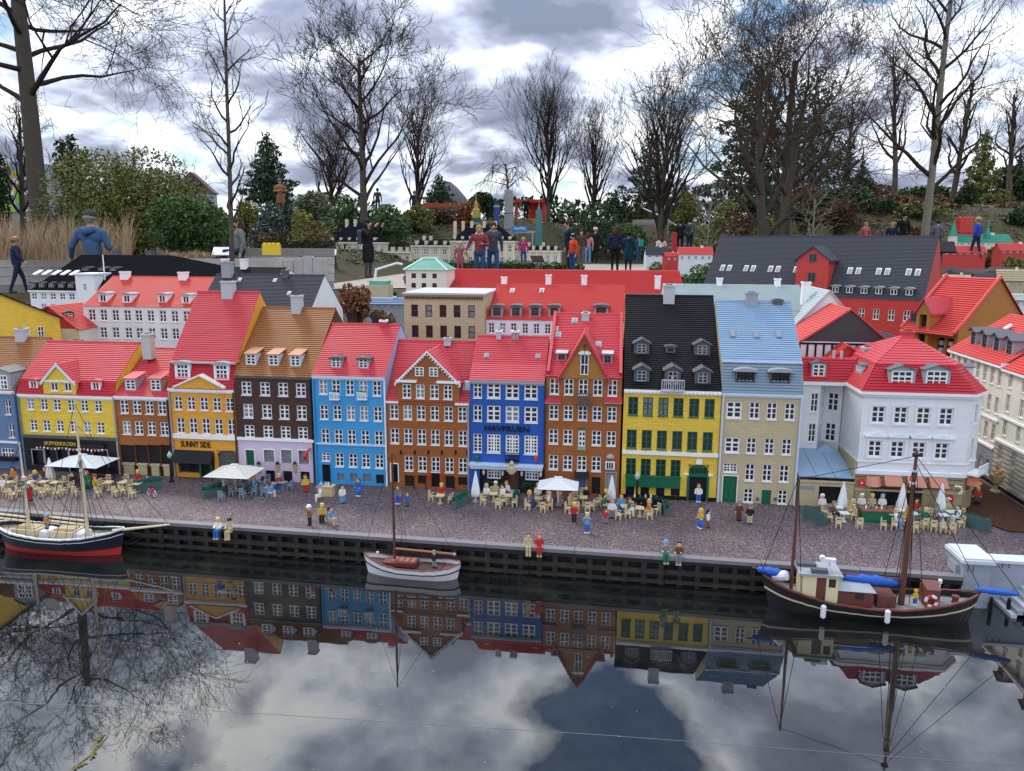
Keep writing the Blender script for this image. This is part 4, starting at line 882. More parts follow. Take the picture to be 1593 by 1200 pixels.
# ================================================================ cream terrace along the mulch street (faces left)
XT = 1.75
def terrace(name, label, ya, yb, wall, low, zl, zE, cols, drm, lowwins=True, cornice=T):
    """street front in plane X=XT from y=ya (far) to yb (near)"""
    t = thing(name, label, 'building', (0, 0, 0)); A, B = (XT, ya), (XT, yb); L_ = ya-yb; du = L_/cols
    up = [(du*(i+.5), z, .036, .078) for i in range(cols) for z in [zl+.03+(zE-zl)/3*j for j in range(3)]]
    lw = [(du*(i+.5), z, .040, .07) for i in range(cols) for z in (.03, .125) if z+.075 < zl]
    b = MB(); seg_panel(b, A, B, zl, zE, H(up)); sw = [(.10+.13*i, z, .036, .078) for i in range(3) for z in (.06, .22, .38)]; seg_panel(b, B, (XT+.5, yb), 0, zE, H(sw)); seg_panel(b, (XT+.5, ya), A, 0, zE, []); b.build('wall', wall, t)
    b = MB(); seg_panel(b, (XT-.006, ya), (XT-.006, yb), 0, zl, H(lw)); b.build('ground_floor', low, t)
    seg_windows(t, B, (XT+.5, yb), sw, P['cream'], ny=2, curt=.5)
    seg_windows(t, A, B, up, P['cream'], ny=2, curt=1.0); seg_windows(t, (XT-.006, ya), (XT-.006, yb), lw, P['cream'], ny=2, curt=.7)
    for z, e in ((zl, .012), (zE-.008, .018), (zl+(zE-zl)/3, .007)): MB().box(XT-e, XT+.002, yb, ya, z-.004, z+.006).build('string_course', cornice, t)
    MB().box(XT-.012, XT, yb, ya, 0, .014).build('plinth', P['black'], t)
    b = MB(); n = 22; xr, zr = XT+.27, zE+.19
    for i in range(n):
        f0, f1 = i/n, (i+1)/n; x0, x1 = XT-.016+(xr-XT+.016)*f0, XT-.016+(xr-XT+.016)*f1; z0, z1 = zE+(zr-zE)*f0, zE+(zr-zE)*f1
        b.quad((x0, ya, z0+.005), (x0, yb, z0+.005), (x1, yb, z1), (x1, ya, z1)); b.quad((x0, ya, z0), (x0, yb, z0), (x0, yb, z0+.005), (x0, ya, z0+.005))
    b.quad((xr, ya, zr), (xr, yb, zr), (xr+.3, yb, zE), (xr+.3, ya, zE)); b.quad((XT, yb, zE), (xr+.3, yb, zE), (xr, yb, zr)); b.quad((xr+.3, ya, zE), (XT, ya, zE), (xr, ya, zr)); b.build('roof', P['r_scar'], t)
    for u in drm: dormer(t, XT+.045, ya-u, zE+.035, .062, .078, .13, P['greytrim'], P['darkgrey'], P['darkgrey'], ny=3, nx=3, rise=.25, rz=-PI/2, wf=.8, hf=.86, over=.012)
    return t
zE = atX(1487, 546, XT).z
t = terrace('terrace_house', 'cream terrace house with grey ground floor and dark dormers facing mulch street', 1.02, .45, P['cream'], P['grey'], .16, zE, 8, [.13, .25, .37, .49])
for u in (.2, .4): MB().prism([(XT+.155, 1.02-u-.012, zE+.128), (XT+.155, 1.02-u+.012, zE+.128), (XT+.185, 1.02-u+.012, zE+.149), (XT+.185, 1.02-u-.012, zE+.149)][::-1], (-.005, 0, .006)).build('skylight', T, t)
t = terrace('terrace_house', 'cream terrace house with banded stone front beside grey ground floor', .448, -.14, P['cream'], mat('banded_stone', (.52, .48, .41), brick=.1), .21, zE-.008, 5, [.2, .42])
for k in range(9): MB().box(XT-.0085, XT-.0055, -.14, .448, .028+k*.02, .0305+k*.02).build('banding', mat('stone_groove', (.2, .18, .15)), t)
MB().box(XT-.02, XT+.2, .440, .447, zE-.005, zE+.012).build('parapet', T, t)
o = thing('flower_urn', 'stone urn of golden loaves in front of cream terrace', 'urn', (1.70, .30, .004))
MB().lathe([(.022, 0), (.022, .006), (.008, .012), (.008, .03), (.022, .045), (.03, .075), (.03, .08)], 10).build('urn', P['darktan'], o)
b = MB(); [b.lathe([(.002, -.008), (.010, -.004), (.011, .004), (.003, .010)], 7, (.012*math.cos(k*2.1), .012*math.sin(k*2.1), .086+.006*(k % 2))) for k in range(4)]; b.build('filling', mat('golden_crust', (.5, .25, .06)), o)

# ================================================================ model buildings in the second row
def bg_house(label, eL, eR, rdg, Yf, dY, wall, roofs, wins=(), fm=T, ny=3, gablem=None, eave=None, name='model_house', zend=0.0, curt=.1, zb=0.0):
    """eL/eR: surveyed eave ends in plane Yf ; rdg: a surveyed ridge point at Yf+dY"""
    a = atY(*eL, Yf); b = atY(*eR, Yf); zr = atY(*rdg, Yf+dY).z
    return gable_house(name, label, a.x, b.x, Yf, [(Yf, (a.z+b.z)/2), (Yf+dY, zr)], wall, roofs, rows_px(wins, Yf) if wins else [], fm, ny=ny, gablem=gablem, eave=eave, curt=curt)
t = bg_house('long white house with red roof and four arched dormers behind wide yellow house', (129, 477), (345, 479), (190, 431), 1.25, .32, P['white'], [P['r_scar']],
    [([143, 161, 179.5, 198, 215.5, 234, 253, 271.5, 290], 481.5, 499, 11), ([161, 180, 200, 217, 236.5, 255, 273], 509, 526, 11)])
pf = [(1.25, t.location.z+atY(129, 477, 1.25).z), (1.57, atY(190, 431, 1.57).z)]
px_dormers(t, [(161, 471, 13, 13), (198, 472, 13, 13), (253, 472, 13, 13), (290, 473, 13, 13)], pf, T, P['greytrim'], T, depth=.09, style='arch', nx=2, ny=1)
for v in (198, 288): chimney(t, atY(v, 430, 1.57).x-t.location.x, .30, pf[1][1]-.03, .055, .04, .065, T)
pf = [(1.15, atY(300, 492, 1.15).z), (1.45, atY(400, 428, 1.45).z)]
t = gable_house('model_house', 'dark grey roofed model house with white gable behind brown roof', atY(318, 430, 1.3).x, atY(478, 478, 1.15).x, 1.15, pf, P['white'], [P['r_grey']], [], T, gablem=P['white'])
px_sky(t, [(373, 436), (428, 437), (450, 457)], pf, T, .022, .02)
chimney(t, atY(357, 428, 1.45).x-t.location.x, .28, pf[1][1]-.02, .06, .05, .10, P['greytrim']); chimney(t, atY(446, 428, 1.45).x-t.location.x, .28, pf[1][1]-.02, .04, .03, .05, P['darkgrey'])
# black mansard palace at the left
Yf = 2.9; pf = [(Yf, atY(60, 452, Yf).z), (Yf+.12, atY(70, 431, Yf+.12).z), (Yf+.75, atY(200, 397, Yf+.75).z)]
a = atY(46, 452, Yf).x; c = atY(310, 452, Yf).x
t = thing('model_palace', 'white model palace with broad black hipped roof and row of dormers', 'building', (0, 0, 0))
b = MB(); ws = rows_px([([53, 68, 82.5, 97, 111.5, 126, 141], 456, 466, 8.5), ([68, 83, 97, 112, 127], 473, 482, 8.5)], Yf); wall_panel(b, a, c, 0, pf[0][1], Yf, [(x-w/2, x+w/2, z, z+h) for x, z, w, h in ws]); b.quad((c, Yf, 0), (c, Yf+1.4, 0), (c, Yf+1.4, pf[0][1]), (c, Yf, pf[0][1])); b.build('wall', P['white'], t)
for x, z, w, h in ws: add_window(t, x, Yf+.004, z, w, h, 2, 2, T, sill=False)
MB().box(a-.01, c+.01, Yf-.012, Yf+.01, pf[0][1]-.012, pf[0][1]).build('cornice', T, t)
b = MB(); R0 = [(a, Yf+1.5), (a, Yf), (c, Yf), (c, Yf+1.5)]; R1 = [(a+.1, Yf+1.4), (a+.1, Yf+.12), (c-.1, Yf+.12), (c-.1, Yf+1.4)]; xl, xr = atY(130, 397, Yf+.75).x, atY(262, 397, Yf+.75).x
ring_roof(b, R0, pf[0][1], R1, pf[1][1], 6); ring_roof(b, R1, pf[1][1], [(xl, Yf+.78), (xl, Yf+.72), (xr, Yf+.72), (xr, Yf+.78)], pf[2][1], 30); b.build('roof', mat('black_felt_roof', (.012, .013, .016), .9, .2, spec=.0), t)
for v in (51, 65, 80, 95, 110): p = atY(v, 451, Yf+.02); dormer(t, p.x, Yf+.02, pf[0][1]+.012, .052, .055, .1, P['darkgrey'], P['black'], P['greytrim'], rise=.1, wf=.8)
for v in (135, 160, 178): p = atY(v, 428, Yf+.3); dormer(t, p.x, Yf+.28, pf[1][1]+.03, .06, .05, .15, P['darkgrey'], P['black'], P['greytrim'], rise=.1, wf=.8)
for v in (55, 69, 84, 98, 112): p = atY(v, 431, Yf+.16); MB().prism([(p.x-.02, Yf+.15, pf[1][1]+.014), (p.x+.02, Yf+.15, pf[1][1]+.014), (p.x+.05, Yf+.21, pf[1][1]+.05), (p.x+.01, Yf+.21, pf[1][1]+.05)], (0, -.004, .008)).build('skylight', T, t)
for v in (130, 182, 234): chimney(t, atY(v, 398, Yf+.75).x, Yf+.75, pf[2][1]-.03, .07, .05, .07, P['darkgrey'])
bx0, bx1 = atY(118, 440, Yf-.02).x, atY(147, 440, Yf-.02).x; zt_ = atY(130, 428, Yf-.02).z; MB().box(bx0, bx1, Yf-.025, Yf+.2, 0, zt_).box(bx0-.01, bx1+.01, Yf-.035, Yf+.2, zt_, zt_+.014).build('risalit', P['white'], t); p = atY(133, 451, Yf-.025); add_window(t, p.x, Yf-.029, p.z, .03, .055, 2, 2, T, sill=False)
MB().tube([(atY(151, 430, Yf).x, Yf+.1, .6), (atY(151, 430, Yf).x, Yf+.1, atY(150, 397, Yf).z)], .005, 5).build('flagpole', T, t)
pf = [(1.9, atY(330, 440, 1.9).z), (2.2, atY(370, 417, 2.2).z)]
t = gable_house('model_house', 'low black roofed model house with two white chimneys beside timber retaining wall', atY(322, 430, 1.9).x, atY(418, 430, 1.9).x, 1.9, pf, P['white'], [P['r_black']], [])
for v in (353, 382): chimney(t, atY(v, 415, 2.2).x-t.location.x, .28, pf[1][1]-.02, .045, .04, .085, T)
# yellow gable at the left edge
def y_house(name, label, xm, xr, xl, Yf, L_, zE_, zR, wall, gable, roof, wins=(), fm=T, verge=None):
    """house whose ridge runs away from the quay, gable to the front"""
    t = thing(name, label, 'house', (xm, Yf, 0)); b = MB(); W = rows_px(wins, Yf) if wins else []
    wall_panel(b, xl-xm, xr-xm, 0, zE_, 0, [(x-xm-w/2, x-xm+w/2, z, z+h) for x, z, w, h in W if z+h < zE_]); b.quad((xr-xm, 0, 0), (xr-xm, L_, 0), (xr-xm, L_, zE_), (xr-xm, 0, zE_)); b.quad((xl-xm, L_, 0), (xl-xm, 0, 0), (xl-xm, 0, zE_), (xl-xm, L_, zE_))
    b.quad((xr-xm, L_, 0), (xl-xm, L_, 0), (xl-xm, L_, zE_), (0, L_, zR), (xr-xm, L_, zE_)); b.build('wall', wall, t)
    MB().quad((xl-xm, 0, zE_), (xr-xm, 0, zE_), (0, 0, zR)).build('gable_wall', gable, t)
    for s, xe in ((-1, xl-xm), (1, xr-xm)):
        b = MB(); n = 20; xo, zo = xe*1.04, zE_-.04*(zR-zE_)
        for i in range(n):
            f0, f1 = i/n, (i+1)/n; x0, x1 = xo*(1-f0), xo*(1-f1); z0, z1 = zo+(zR-zo)*f0, zo+(zR-zo)*f1; nz = .005
            q = [(x0, -.012, z0+nz), (x1, -.012, z1+.001), (x1, L_, z1+.001), (x0, L_, z0+nz)]; b.quad(*(q if s < 0 else q[::-1])); q = [(x0, -.012, z0), (x0, -.012, z0+nz), (x0, L_, z0+nz), (x0, L_, z0)]; b.quad(*(q if s > 0 else q[::-1])); b.quad((x0, -.012, z0-.006), (x1, -.012, z1-.006), (x1, -.012, z1+.001), (x0, -.012, z0+nz))
        b.build('roof', roof, t)
    for x, z, w, h in W: add_window(t, x-xm, .004 if z+h < zE_ else -.0045, z, w, h, 2, 3, fm, sill=False)
    return t
t = y_house('model_house', 'yellow model house with dark edged gable behind slate blue house', 0, .5, -.5, 0, .5, atY(92, 493, .8).z, atY(92, 493, .8).z+.26, P['yellow'], P['yellow'], P['black'])
for u in (.40, .33): add_window(t, u, -.0045, atY(79, 526, .8).z, .03, .075, 2, 3, T, sill=False)
t.rotation_euler = (0, 0, rad(52)); t.location = atY(92, 493, .8)*1.0-Vector((math.cos(rad(52)), math.sin(rad(52)), 0))*.5; t.location.z = 0
t = y_house('model_house', 'small red roofed model house with green dormer between yellow and white houses', atY(70, 478, 1.05).x, atY(117, 512, 1.05).x, atY(20, 512, 1.05).x, 1.08, .3, atY(117, 512, 1.08).z, atY(70, 476, 1.08).z, P['cream'], P['r_scar'], P['r_scar'])
dormer(t, .09, .05, atY(100, 500, 1.08).z, .06, .05, .1, P['green'], P['green'], T, rz=.9, rise=.15)
# tan flat-topped store and copper-roofed tower
Yf = .95; a = atY(628, 458, Yf); c = atY(754, 459, Yf); t = thing('model_store', 'tan flat topped model store with two rows of dark windows', 'building', (0, 0, 0)); b = MB()
ws = rows_px([([645, 667, 689, 711, 733.5], 474, 493, 10.5), ([646, 668, 690, 712, 734], 506, 525, 10.5)], Yf); wall_panel(b, a.x, c.x, 0, a.z, Yf, [(x-w/2, x+w/2, z, z+h) for x, z, w, h in ws]); b.quad((c.x, Yf, 0), (c.x, Yf+.5, 0), (c.x, Yf+.5, a.z), (c.x, Yf, a.z)); b.quad((a.x, Yf+.5, 0), (a.x, Yf, 0), (a.x, Yf, a.z), (a.x, Yf+.5, a.z)); b.quad((c.x, Yf+.5, 0), (a.x, Yf+.5, 0), (a.x, Yf+.5, a.z), (c.x, Yf+.5, a.z)); b.build('wall', P['tan'], t)
for x, z, w, h in ws: add_window(t, x, Yf+.003, z, w, h, 1, 2, P['umber'], sill=False, curt=.3)
MB().box(a.x-.006, c.x+.006, Yf-.012, Yf+.5, a.z, a.z+.010).build('roof', P['sky'] if 0 else P['stone'], t); b = MB()
for k in range(34): x = a.x+.006+(c.x-a.x-.012)*k/34; b.box(x, x+.007, Yf-.008, Yf+.001, a.z-.024, a.z-.010)
stuff(b.build('dentil_frieze', P['umber'], t))
Yf = 1.75; a = atY(631, 420, Yf); c = atY(694, 420, Yf); t = thing('model_tower', 'tan model tower house with copper green pyramid roof', 'building', (0, 0, 0)); b = MB(); ws = rows_px([([643.5, 659.5, 676], 425.5, 433, 7), ([643.5, 659.5, 676], 440.5, 448, 7)], Yf)
wall_panel(b, a.x, c.x, 0, a.z, Yf, [(x-w/2, x+w/2, z, z+h) for x, z, w, h in ws]); d_ = c.x-a.x; b.quad((c.x, Yf, 0), (c.x, Yf+d_, 0), (c.x, Yf+d_, a.z), (c.x, Yf, a.z)); b.quad((a.x, Yf+d_, 0), (a.x, Yf, 0), (a.x, Yf, a.z), (a.x, Yf+d_, a.z)); b.build('wall', P['cream'], t)
for x, z, w, h in ws: add_window(t, x, Yf+.003, z, w, h, 2, 2, P['umber'], sill=False, curt=0)
zt_ = atY(662, 402, Yf+d_/2).z; xm = (a.x+c.x)/2; b = MB(); ring_roof(b, [(a.x-.012, Yf+d_+.012), (a.x-.012, Yf-.012), (c.x+.012, Yf-.012), (c.x+.012, Yf+d_+.012)], a.z, [(xm-.04, Yf+d_/2+.04), (xm-.04, Yf+d_/2-.04), (xm+.04, Yf+d_/2-.04), (xm+.04, Yf+d_/2+.04)], zt_, 10, .002); b.build('roof', P['copper'], t)
for sx, sy in ((-1, 0), (1, 0)): MB().tube([(xm+sx*.04, Yf+d_/2-.04, zt_), (xm+sx*(d_/2+.012), Yf-.012, a.z)], .006, 5).build('hip_trim', mat('pale_hip', (.55, .68, .66)), t)
MB().box(xm-.045, xm+.045, Yf+d_/2-.045, Yf+d_/2+.045, zt_-.004, zt_+.008).build('roof_cap', mat('pale_hip', (.55, .68, .66)), t)
# red roofs behind the tavern
Yf = .98; pf = [(Yf, atY(757, 497, Yf).z), (Yf+.42, atY(760, 443, Yf+.42).z)]
t = gable_house('model_house', 'long white model house with red roof and grey dormers behind royal blue tavern', atY(756, 497, Yf).x, atY(972, 497, Yf).x, Yf, pf, P['white'], [P['r_scar']], rows_px([([764.5, 782, 799, 817, 834.5, 852], 502.5, 518.5, 9)], Yf), T)
px_dormers(t, [(773, 493, 17, 16), (802.5, 493, 17, 16), (832, 493, 17, 16), (862, 493, 17, 16), (935, 489, 22, 12)], pf, P['greytrim'], P['darkgrey'], P['darkgrey'], depth=.10, style='arch', nx=3, ny=3, over=.008)
px_sky(t, [(797, 453), (843, 453)], pf, T, .025, .022)
for v, h in ((784, .06), (853, .075), (908.5, .075), (1023, .075)):
    chimney(t, atY(v, 445, Yf+.42).x-t.location.x, .43, pf[1][1]-.015, .032, .03, h, T)
Yf = 1.75; pf = [(Yf, atY(680, 453, Yf).z), (Yf+.5, atY(690, 419.5, Yf+.5).z)]
gable_house('model_house', 'plain scarlet roofed model hall in front of path with visitors', atY(676, 453, Yf).x, atY(1066, 456, Yf).x, Yf, pf, P['cream'], [mat('plain_scarlet_roof', (.52, .055, .055), .5, .1, 5)], [])
# blue grey roof behind black roof, sage roofs, half-timbered house
Yf = 1.0; pf = [(Yf, atY(1000, 480, Yf).z), (Yf+.3, atY(1100, 444, Yf+.3).z)]
t = gable_house('model_house', 'pale grey roofed model house behind black and blue grey roofs', atY(1036, 475, Yf).x, atY(1262, 478, Yf).x, Yf, pf, P['cream'], [P['r_sage']], [])
for v in (1119, 1209): chimney(t, atY(v, 445, Yf+.3).x-t.location.x, .3, pf[1][1]-.03, .03, .03, .07, T)
p0, p1, p2 = atY(1291, 452, .86), atY(1237, 505, .86), atY(1332, 482, .86)
t = y_house('model_house', 'sage roofed model house with white gable and tall white chimney', p0.x, p0.x+.17, p0.x-.17, .86, .45, p0.z-.19, p0.z, P['white'], P['white'], P['r_sage']); chimney(t, -.07, .2, p0.z-.09, .04, .04, .12, T)
p0, p1, p2 = atY(1323.6, 480.5, .52), atY(1244, 531, .52), atY(1386, 529, .52)
t = y_house('model_house', 'half timbered model house with dark grey gable and red roof', p0.x, p2.x, p1.x, .52, .42, p1.z, p0.z, P['white'], P['charcoal'], P['r_scar'])
b = MB(); zz = p1.z-.005
for k in range(12): x = p1.x-p0.x+(p2.x-p1.x)*k/11; b.box(x-.004, x+.004, -.005, .001, 0, zz)
for z in (zz-.004, zz-.075, zz-.15): b.box(p1.x-p0.x, p2.x-p0.x, -.0045, .0008, z-.004, z+.004)
b.build('timber_frame', P['black'], t)
p = atY(1352, 545, .45); y_house('model_house', 'little red roofed outbuilding behind corner building', atY(1318, 537, .40).x, atY(1360, 560, .40).x, atY(1290, 560, .40).x, .40, .1, atY(1290, 560, .40).z, atY(1318, 537, .40).z, P['white'], P['r_scar'], P['r_scar'])
# large warehouse with grey roof, turned towards the street
Lw, zE_, zR = 1.62, .70, 1.14; pf = [(0, zE_), (.09, zE_+.125), (.362, zR)]
wx = [(-.10-.098*i, .555, .040, .075) for i in range(16)]
t = gable_house('model_warehouse', 'large red model warehouse under steep dark grey roof with loft gable', -Lw, 0, 0, pf, P['redwall'], [P['r_grey']], wx, T, ny=2, cat='building', gablem=P['redwall'])
for i in range(8): dormer(t, Lw/2-.10-.098*i, .012, zE_+.03, .056, .052, .12, P['r_grey'], P['greytrim'], T, style='arch', nx=2, ny=1, wf=.8)
for i in range(16):
    x = Lw/2-.06-.098*i+(.02 if i % 2 else -.02)
    if not -.08 < x < .18: skylight(t, x, pf, zE_+.165, .034, .045, T)
GX, gw, gz = .05, .115, zE_+.27
b = MB(); wall_panel(b, GX-gw, GX+gw, zE_-.0, gz, -.004, []); b.quad((GX-gw, -.004, gz), (GX+gw, -.004, gz), (GX, -.004, gz+.09)); b.quad((GX+gw, -.004, zE_), (GX+gw, .33, zE_), (GX+gw, .33, gz), (GX+gw, -.004, gz)); b.quad((GX-gw, .33, zE_), (GX-gw, -.004, zE_), (GX-gw, -.004, gz), (GX-gw, .33, gz)); g = b.build('loft_gable', mat('bright_red_brick', (.56, .05, .045), brick=.1), t)
MB().prism([(GX-gw-.02, -.02, gz-.018), (GX, -.02, gz+.088), (GX+gw+.02, -.02, gz-.018), (GX+gw+.02, -.02, gz-.006), (GX, -.02, gz+.1), (GX-gw-.02, -.02, gz-.006)], (0, .36, 0)).build('gable_roof', P['r_grey'], g)
for z_, h in ((gz-.02, .062), (gz-.17, .075)): add_window(g, GX, -.0085, z_, .055, h, 2, 1, P['darkgrey'], sill=False, curt=0)
t.rotation_euler = (0, 0, -.516); t.location = Vector((2.116, 2.4, 0))-Vector((math.cos(-.516), math.sin(-.516), 0))*(Lw/2)
# brown warehouse turned towards the street
t = thing('model_warehouse', 'ochre brown model warehouse with red roof and arched hoist bay turned to the street', 'building', (1.915, 1.35, 0), -.95)
Lw, Dw, zE_, zR = .31, .68, .60, .893
b = MB(); wall_panel(b, -Lw, 0, 0, zE_, 0, [(-.06, -.018, zE_-.17, zE_-.04), (-.115, -.073, zE_-.17, zE_-.04), (-.295, -.255, zE_-.17, zE_-.04)], .03); b.quad((0, 0, 0), (0, Dw, 0), (0, Dw, zE_), (0, Dw/2, zR), (0, 0, zE_)); b.quad((-Lw, Dw, 0), (-Lw, 0, 0), (-Lw, 0, zE_), (-Lw, Dw/2, zR), (-Lw, Dw, zE_)); b.build('wall', P['ochre'], t)
for x in (-.06, -.115, -.295):
    MB().box(x-.002, x+.043, .028, .032, zE_-.172, zE_-.038).build('recess', P['dark'], t)
    for k in range(3): MB().lathe([(.012, 0), (.016, .008), (.016, .018), (.010, .026)], 7, (x+.021, .012, zE_-.168+k*.042)).build('stone_jar', P['stone'], t)
b = MB(); roof_strip(b, -Lw, .012, (-.07, zE_-.02), (.05, zE_+.055), .018, .006); b.build('roof', P['r_scar'], t); b = MB(); roof_strip(b, -Lw, .012, (.05, zE_+.055), (Dw/2, zR), .018, .006); b.build('roof', P['r_scar'], t); b = MB(); roof_strip(b, -Lw, .012, (Dw+.04, zE_-.03), (Dw/2, zR), .018, .006); b.build('roof', P['r_scar'], t)
for x in (-Lw-.006, .006): MB().tube([(x, -.05, zE_-.005), (x, .05, zE_+.065), (x, Dw/2, zR+.012)], .010, 5).build('verge', P['r_scar'], t)
hx = -.185; hw = .042; hz = zE_+.10
b = MB(); wall_panel(b, hx-hw, hx+hw, zE_-.16, hz, -.045, [(hx-.022, hx+.022, zE_-.01, hz-.015), (hx-.022, hx+.022, zE_-.13, zE_-.03)], .03); b.quad((hx-hw, -.045, hz), (hx+hw, -.045, hz), (hx, -.045, hz+.07)); b.quad((hx+hw, -.045, zE_-.16), (hx+hw, .2, zE_-.16), (hx+hw, .2, hz), (hx+hw, -.045, hz)); b.quad((hx-hw, .2, zE_-.16), (hx-hw, -.045, zE_-.16), (hx-hw, -.045, hz), (hx-hw, .2, hz)); g = b.build('hoist_bay', P['ochre'], t)
MB().box(hx-.024, hx+.024, -.017, -.013, zE_-.132, hz-.013).build('doorway', P['dark'], g)
MB().prism([(hx-hw-.012, -.058, hz-.018), (hx, -.058, hz+.072), (hx+hw+.012, -.058, hz-.018), (hx+hw+.012, -.058, hz-.006), (hx, -.058, hz+.084), (hx-hw-.012, -.058, hz-.006)], (0, .33, 0)).build('bay_roof', P['r_red'], g)
dormer(t, -.27, -.005, zE_+.03, .05, .06, .12, P['darkgrey'], P['r_scar'], P['darkgrey'], rise=.2, nx=3)
y_house('model_house', 'slate roofed model shed between warehouses', 1.62, 1.78, 1.46, 1.25, .5, .46, .56, P['cream'], P['cream'], P['r_grey'])

# ================================================================ quay life: furniture
tanp = mat('tan_plastic', (.60, .50, .30), .4, .1); greyp = mat('blue_grey_plastic', (.20, .26, .32), .4, .1); greenp = mat('green_plastic', (.012, .15, .075), .4, .2, 60); canvas = mat('white_canvas', (.74, .76, .78), .6, .08, 30); creamc = mat('cream_canvas', (.70, .70, .62), .6, .08, 30)
def make_chair(m, label, group):
    t = thing('chair', label, 'chair', group=group)
    MB().box(-.011, .011, -.011, .011, .018, .022).build('seat', m, t); b = MB().box(-.011, -.0075, .008, .0115, .022, .046).box(.0075, .011, .008, .0115, .022, .046).box(-.0075, .0075, .0085, .011, .029, .034).box(-.0075, .0075, .0085, .011, .039, .046); b.build('backrest', m, t)
    lg = MB().box(-.0022, .0022, -.0022, .0022, 0, .018).mesh('leg', m)
    for x in (-.0085, .0085):
        for y in (-.0085, .009): ob('leg', lg, t, (x, y, 0))
    b = MB().box(-.0125, -.0095, -.009, .010, .031, .0335).box(.0095, .0125, -.009, .010, .031, .0335).build('armrest', m, t)
    return t
def make_table(m, label, group, w=.017):
    t = thing('cafe_table', label, 'table', group=group)
    MB().box(-w, w, -w, w, .035, .039).build('table_top', m, t); MB().box(-.004, .004, -.004, .004, .004, .035).build('pedestal', m, t); MB().box(-.011, .011, -.0045, .0045, 0, .004).box(-.0045, .0045, -.011, .011, .0003, .0037).build('foot', m, t)
    return t
def closed_umbrella(label, loc, h=.13):
    t = thing('cafe_umbrella', label, 'umbrella', loc)
    MB().lathe([(.003, 0), (.003, h*.35)], 6).build('pole', P['trim'], t); MB().lathe([(.014, 0), (.014, .005), (.005, .008)], 8).build('base', P['greytrim'], t)
    b = MB(); n = 12; pf_ = [(.013, .18), (.017, .25), (.016, .4), (.011, .62), (.0065, .82), (.002, 1.0)]
    k0 = len(b.v)
    for r, z in pf_:
        for j in range(n): rr = r*(1.18 if j % 2 else .78); b.v.append((rr*math.cos(2*PI*j/n), rr*math.sin(2*PI*j/n), z*h))
    for i in range(len(pf_)-1):
        for j in range(n): b.f.append((k0+i*n+j, k0+i*n+(j+1) % n, k0+(i+1)*n+(j+1) % n, k0+(i+1)*n+j)); b.mi.append(0)
    b.f.append(tuple(k0+j for j in range(n))); b.mi.append(0)
    b.build('canopy', canvas, t); return t
def open_umbrella(label, c, w, d, z, m, rz=0.0, rise=.032):
    t = thing('cafe_umbrella', label, 'umbrella', (c.x, c.y, 0), rz)
    MB().tube([(0, 0, 0), (0, 0, z+rise)], .004, 6).build('pole', P['trim'], t); MB().lathe([(.018, 0), (.018, .006), (.006, .010)], 8).build('base', P['greytrim'], t)
    b = MB(); n = 9; ap = [(-.014, -.010), (.014, -.010), (.014, .010), (-.014, .010)]; co = [(-w/2, -d/2), (w/2, -d/2), (w/2, d/2), (-w/2, d/2)]
    ring_roof(b, co[::1][::1], z, ap, z+rise, 7, .0016); b.quad(*[(x, y, z-.001) for x, y in co[::-1]]); b.build('canopy', m, t)
    MB().box(-.016, .016, -.012, .012, z+rise-.001, z+rise+.005).build('cap', m, t)
    for i in range(4): MB().tube([(co[i][0]*.98, co[i][1]*.98, z-.003), (0, 0, z+rise-.02)], .0018, 4).build('rib', P['greytrim'], t)
    return t
def planter(label, loc, rz, L_=.09):
    t = thing('planter', label, 'planter', loc, rz)
    MB().box(-.010, .010, -L_/2, L_/2, 0, .032).build('trough', mat('grey_green_trough', (.06, .12, .12), .4), t); rg = random.Random(int(abs(loc[0])*999)); b = MB()
    for k in range(170):
        x, y, z, s = rg.uniform(-.011, .011), rg.uniform(-L_/2, L_/2), .030+rg.random()*.018, .0045; a = rg.random()*6.3
        b.quad((x, y, z), (x+s*math.cos(a), y+s*math.sin(a), z+s*.6), (x+s*.4*math.cos(a+1), y+s*.4*math.sin(a+1), z+s*1.5), (x-s*.7*math.cos(a), y-s*.7*math.sin(a), z+s*.7))
    b.build('hedge', mat('planter_leaf', (.012, .14, .07), .45, .5, 200), t)
    MB().box(-.0115, -.009, -L_/2, L_/2, .032, .050).build('screen', mat('grey_green_trough', (.06, .12, .12)), t); return t
GZ = .0
def q(x, y): p = atZ(x, y, 0.0); return Vector((p.x, p.y, 0))
CHG = {}
def chair(px, py, rz, kind='tan', where='yellow'):
    key = (kind, where)
    lab = dict(black='tan plastic cafe chair in front of black shopfront', arcade='tan plastic cafe chair by the timber arcade', sunny='blue grey cafe chair near white open umbrella by lilac floor', gable='tan plastic cafe chair before rust gabled house', tavern='tan plastic cafe chair in front of royal blue tavern', hoist='tan plastic cafe chair by hoist gable house', corner='tan plastic cafe chair outside corner cafe', bar='tan plastic cafe chair beside black bar counter')[where]
    if key not in CHG: CHG[key] = make_chair(tanp if kind == 'tan' else greyp, lab, 'chairs '+where); o = CHG[key]; o.location = q(px, py); o.rotation_euler = (0, 0, rz); return o
    return dup(CHG[key], q(px, py), rz)
TBG = {}
def table(px, py, where, m=None):
    lab = dict(black='tan cafe table in front of black shopfront', arcade='tan cafe table by the timber arcade', sunny='blue grey cafe table under and beside white open umbrella', gable='tan cafe table before rust gabled house', tavern='tan cafe table in front of royal blue tavern', hoist='tan cafe table by hoist gable house', corner='pale cafe table outside corner cafe', bar='tan cafe table beside black bar counter')[where]
    if where not in TBG: TBG[where] = make_table(m or tanp, lab, 'tables '+where); o = TBG[where]; o.location = q(px, py); return o
    return dup(TBG[where], q(px, py), random.Random(px).uniform(-.3, .3))
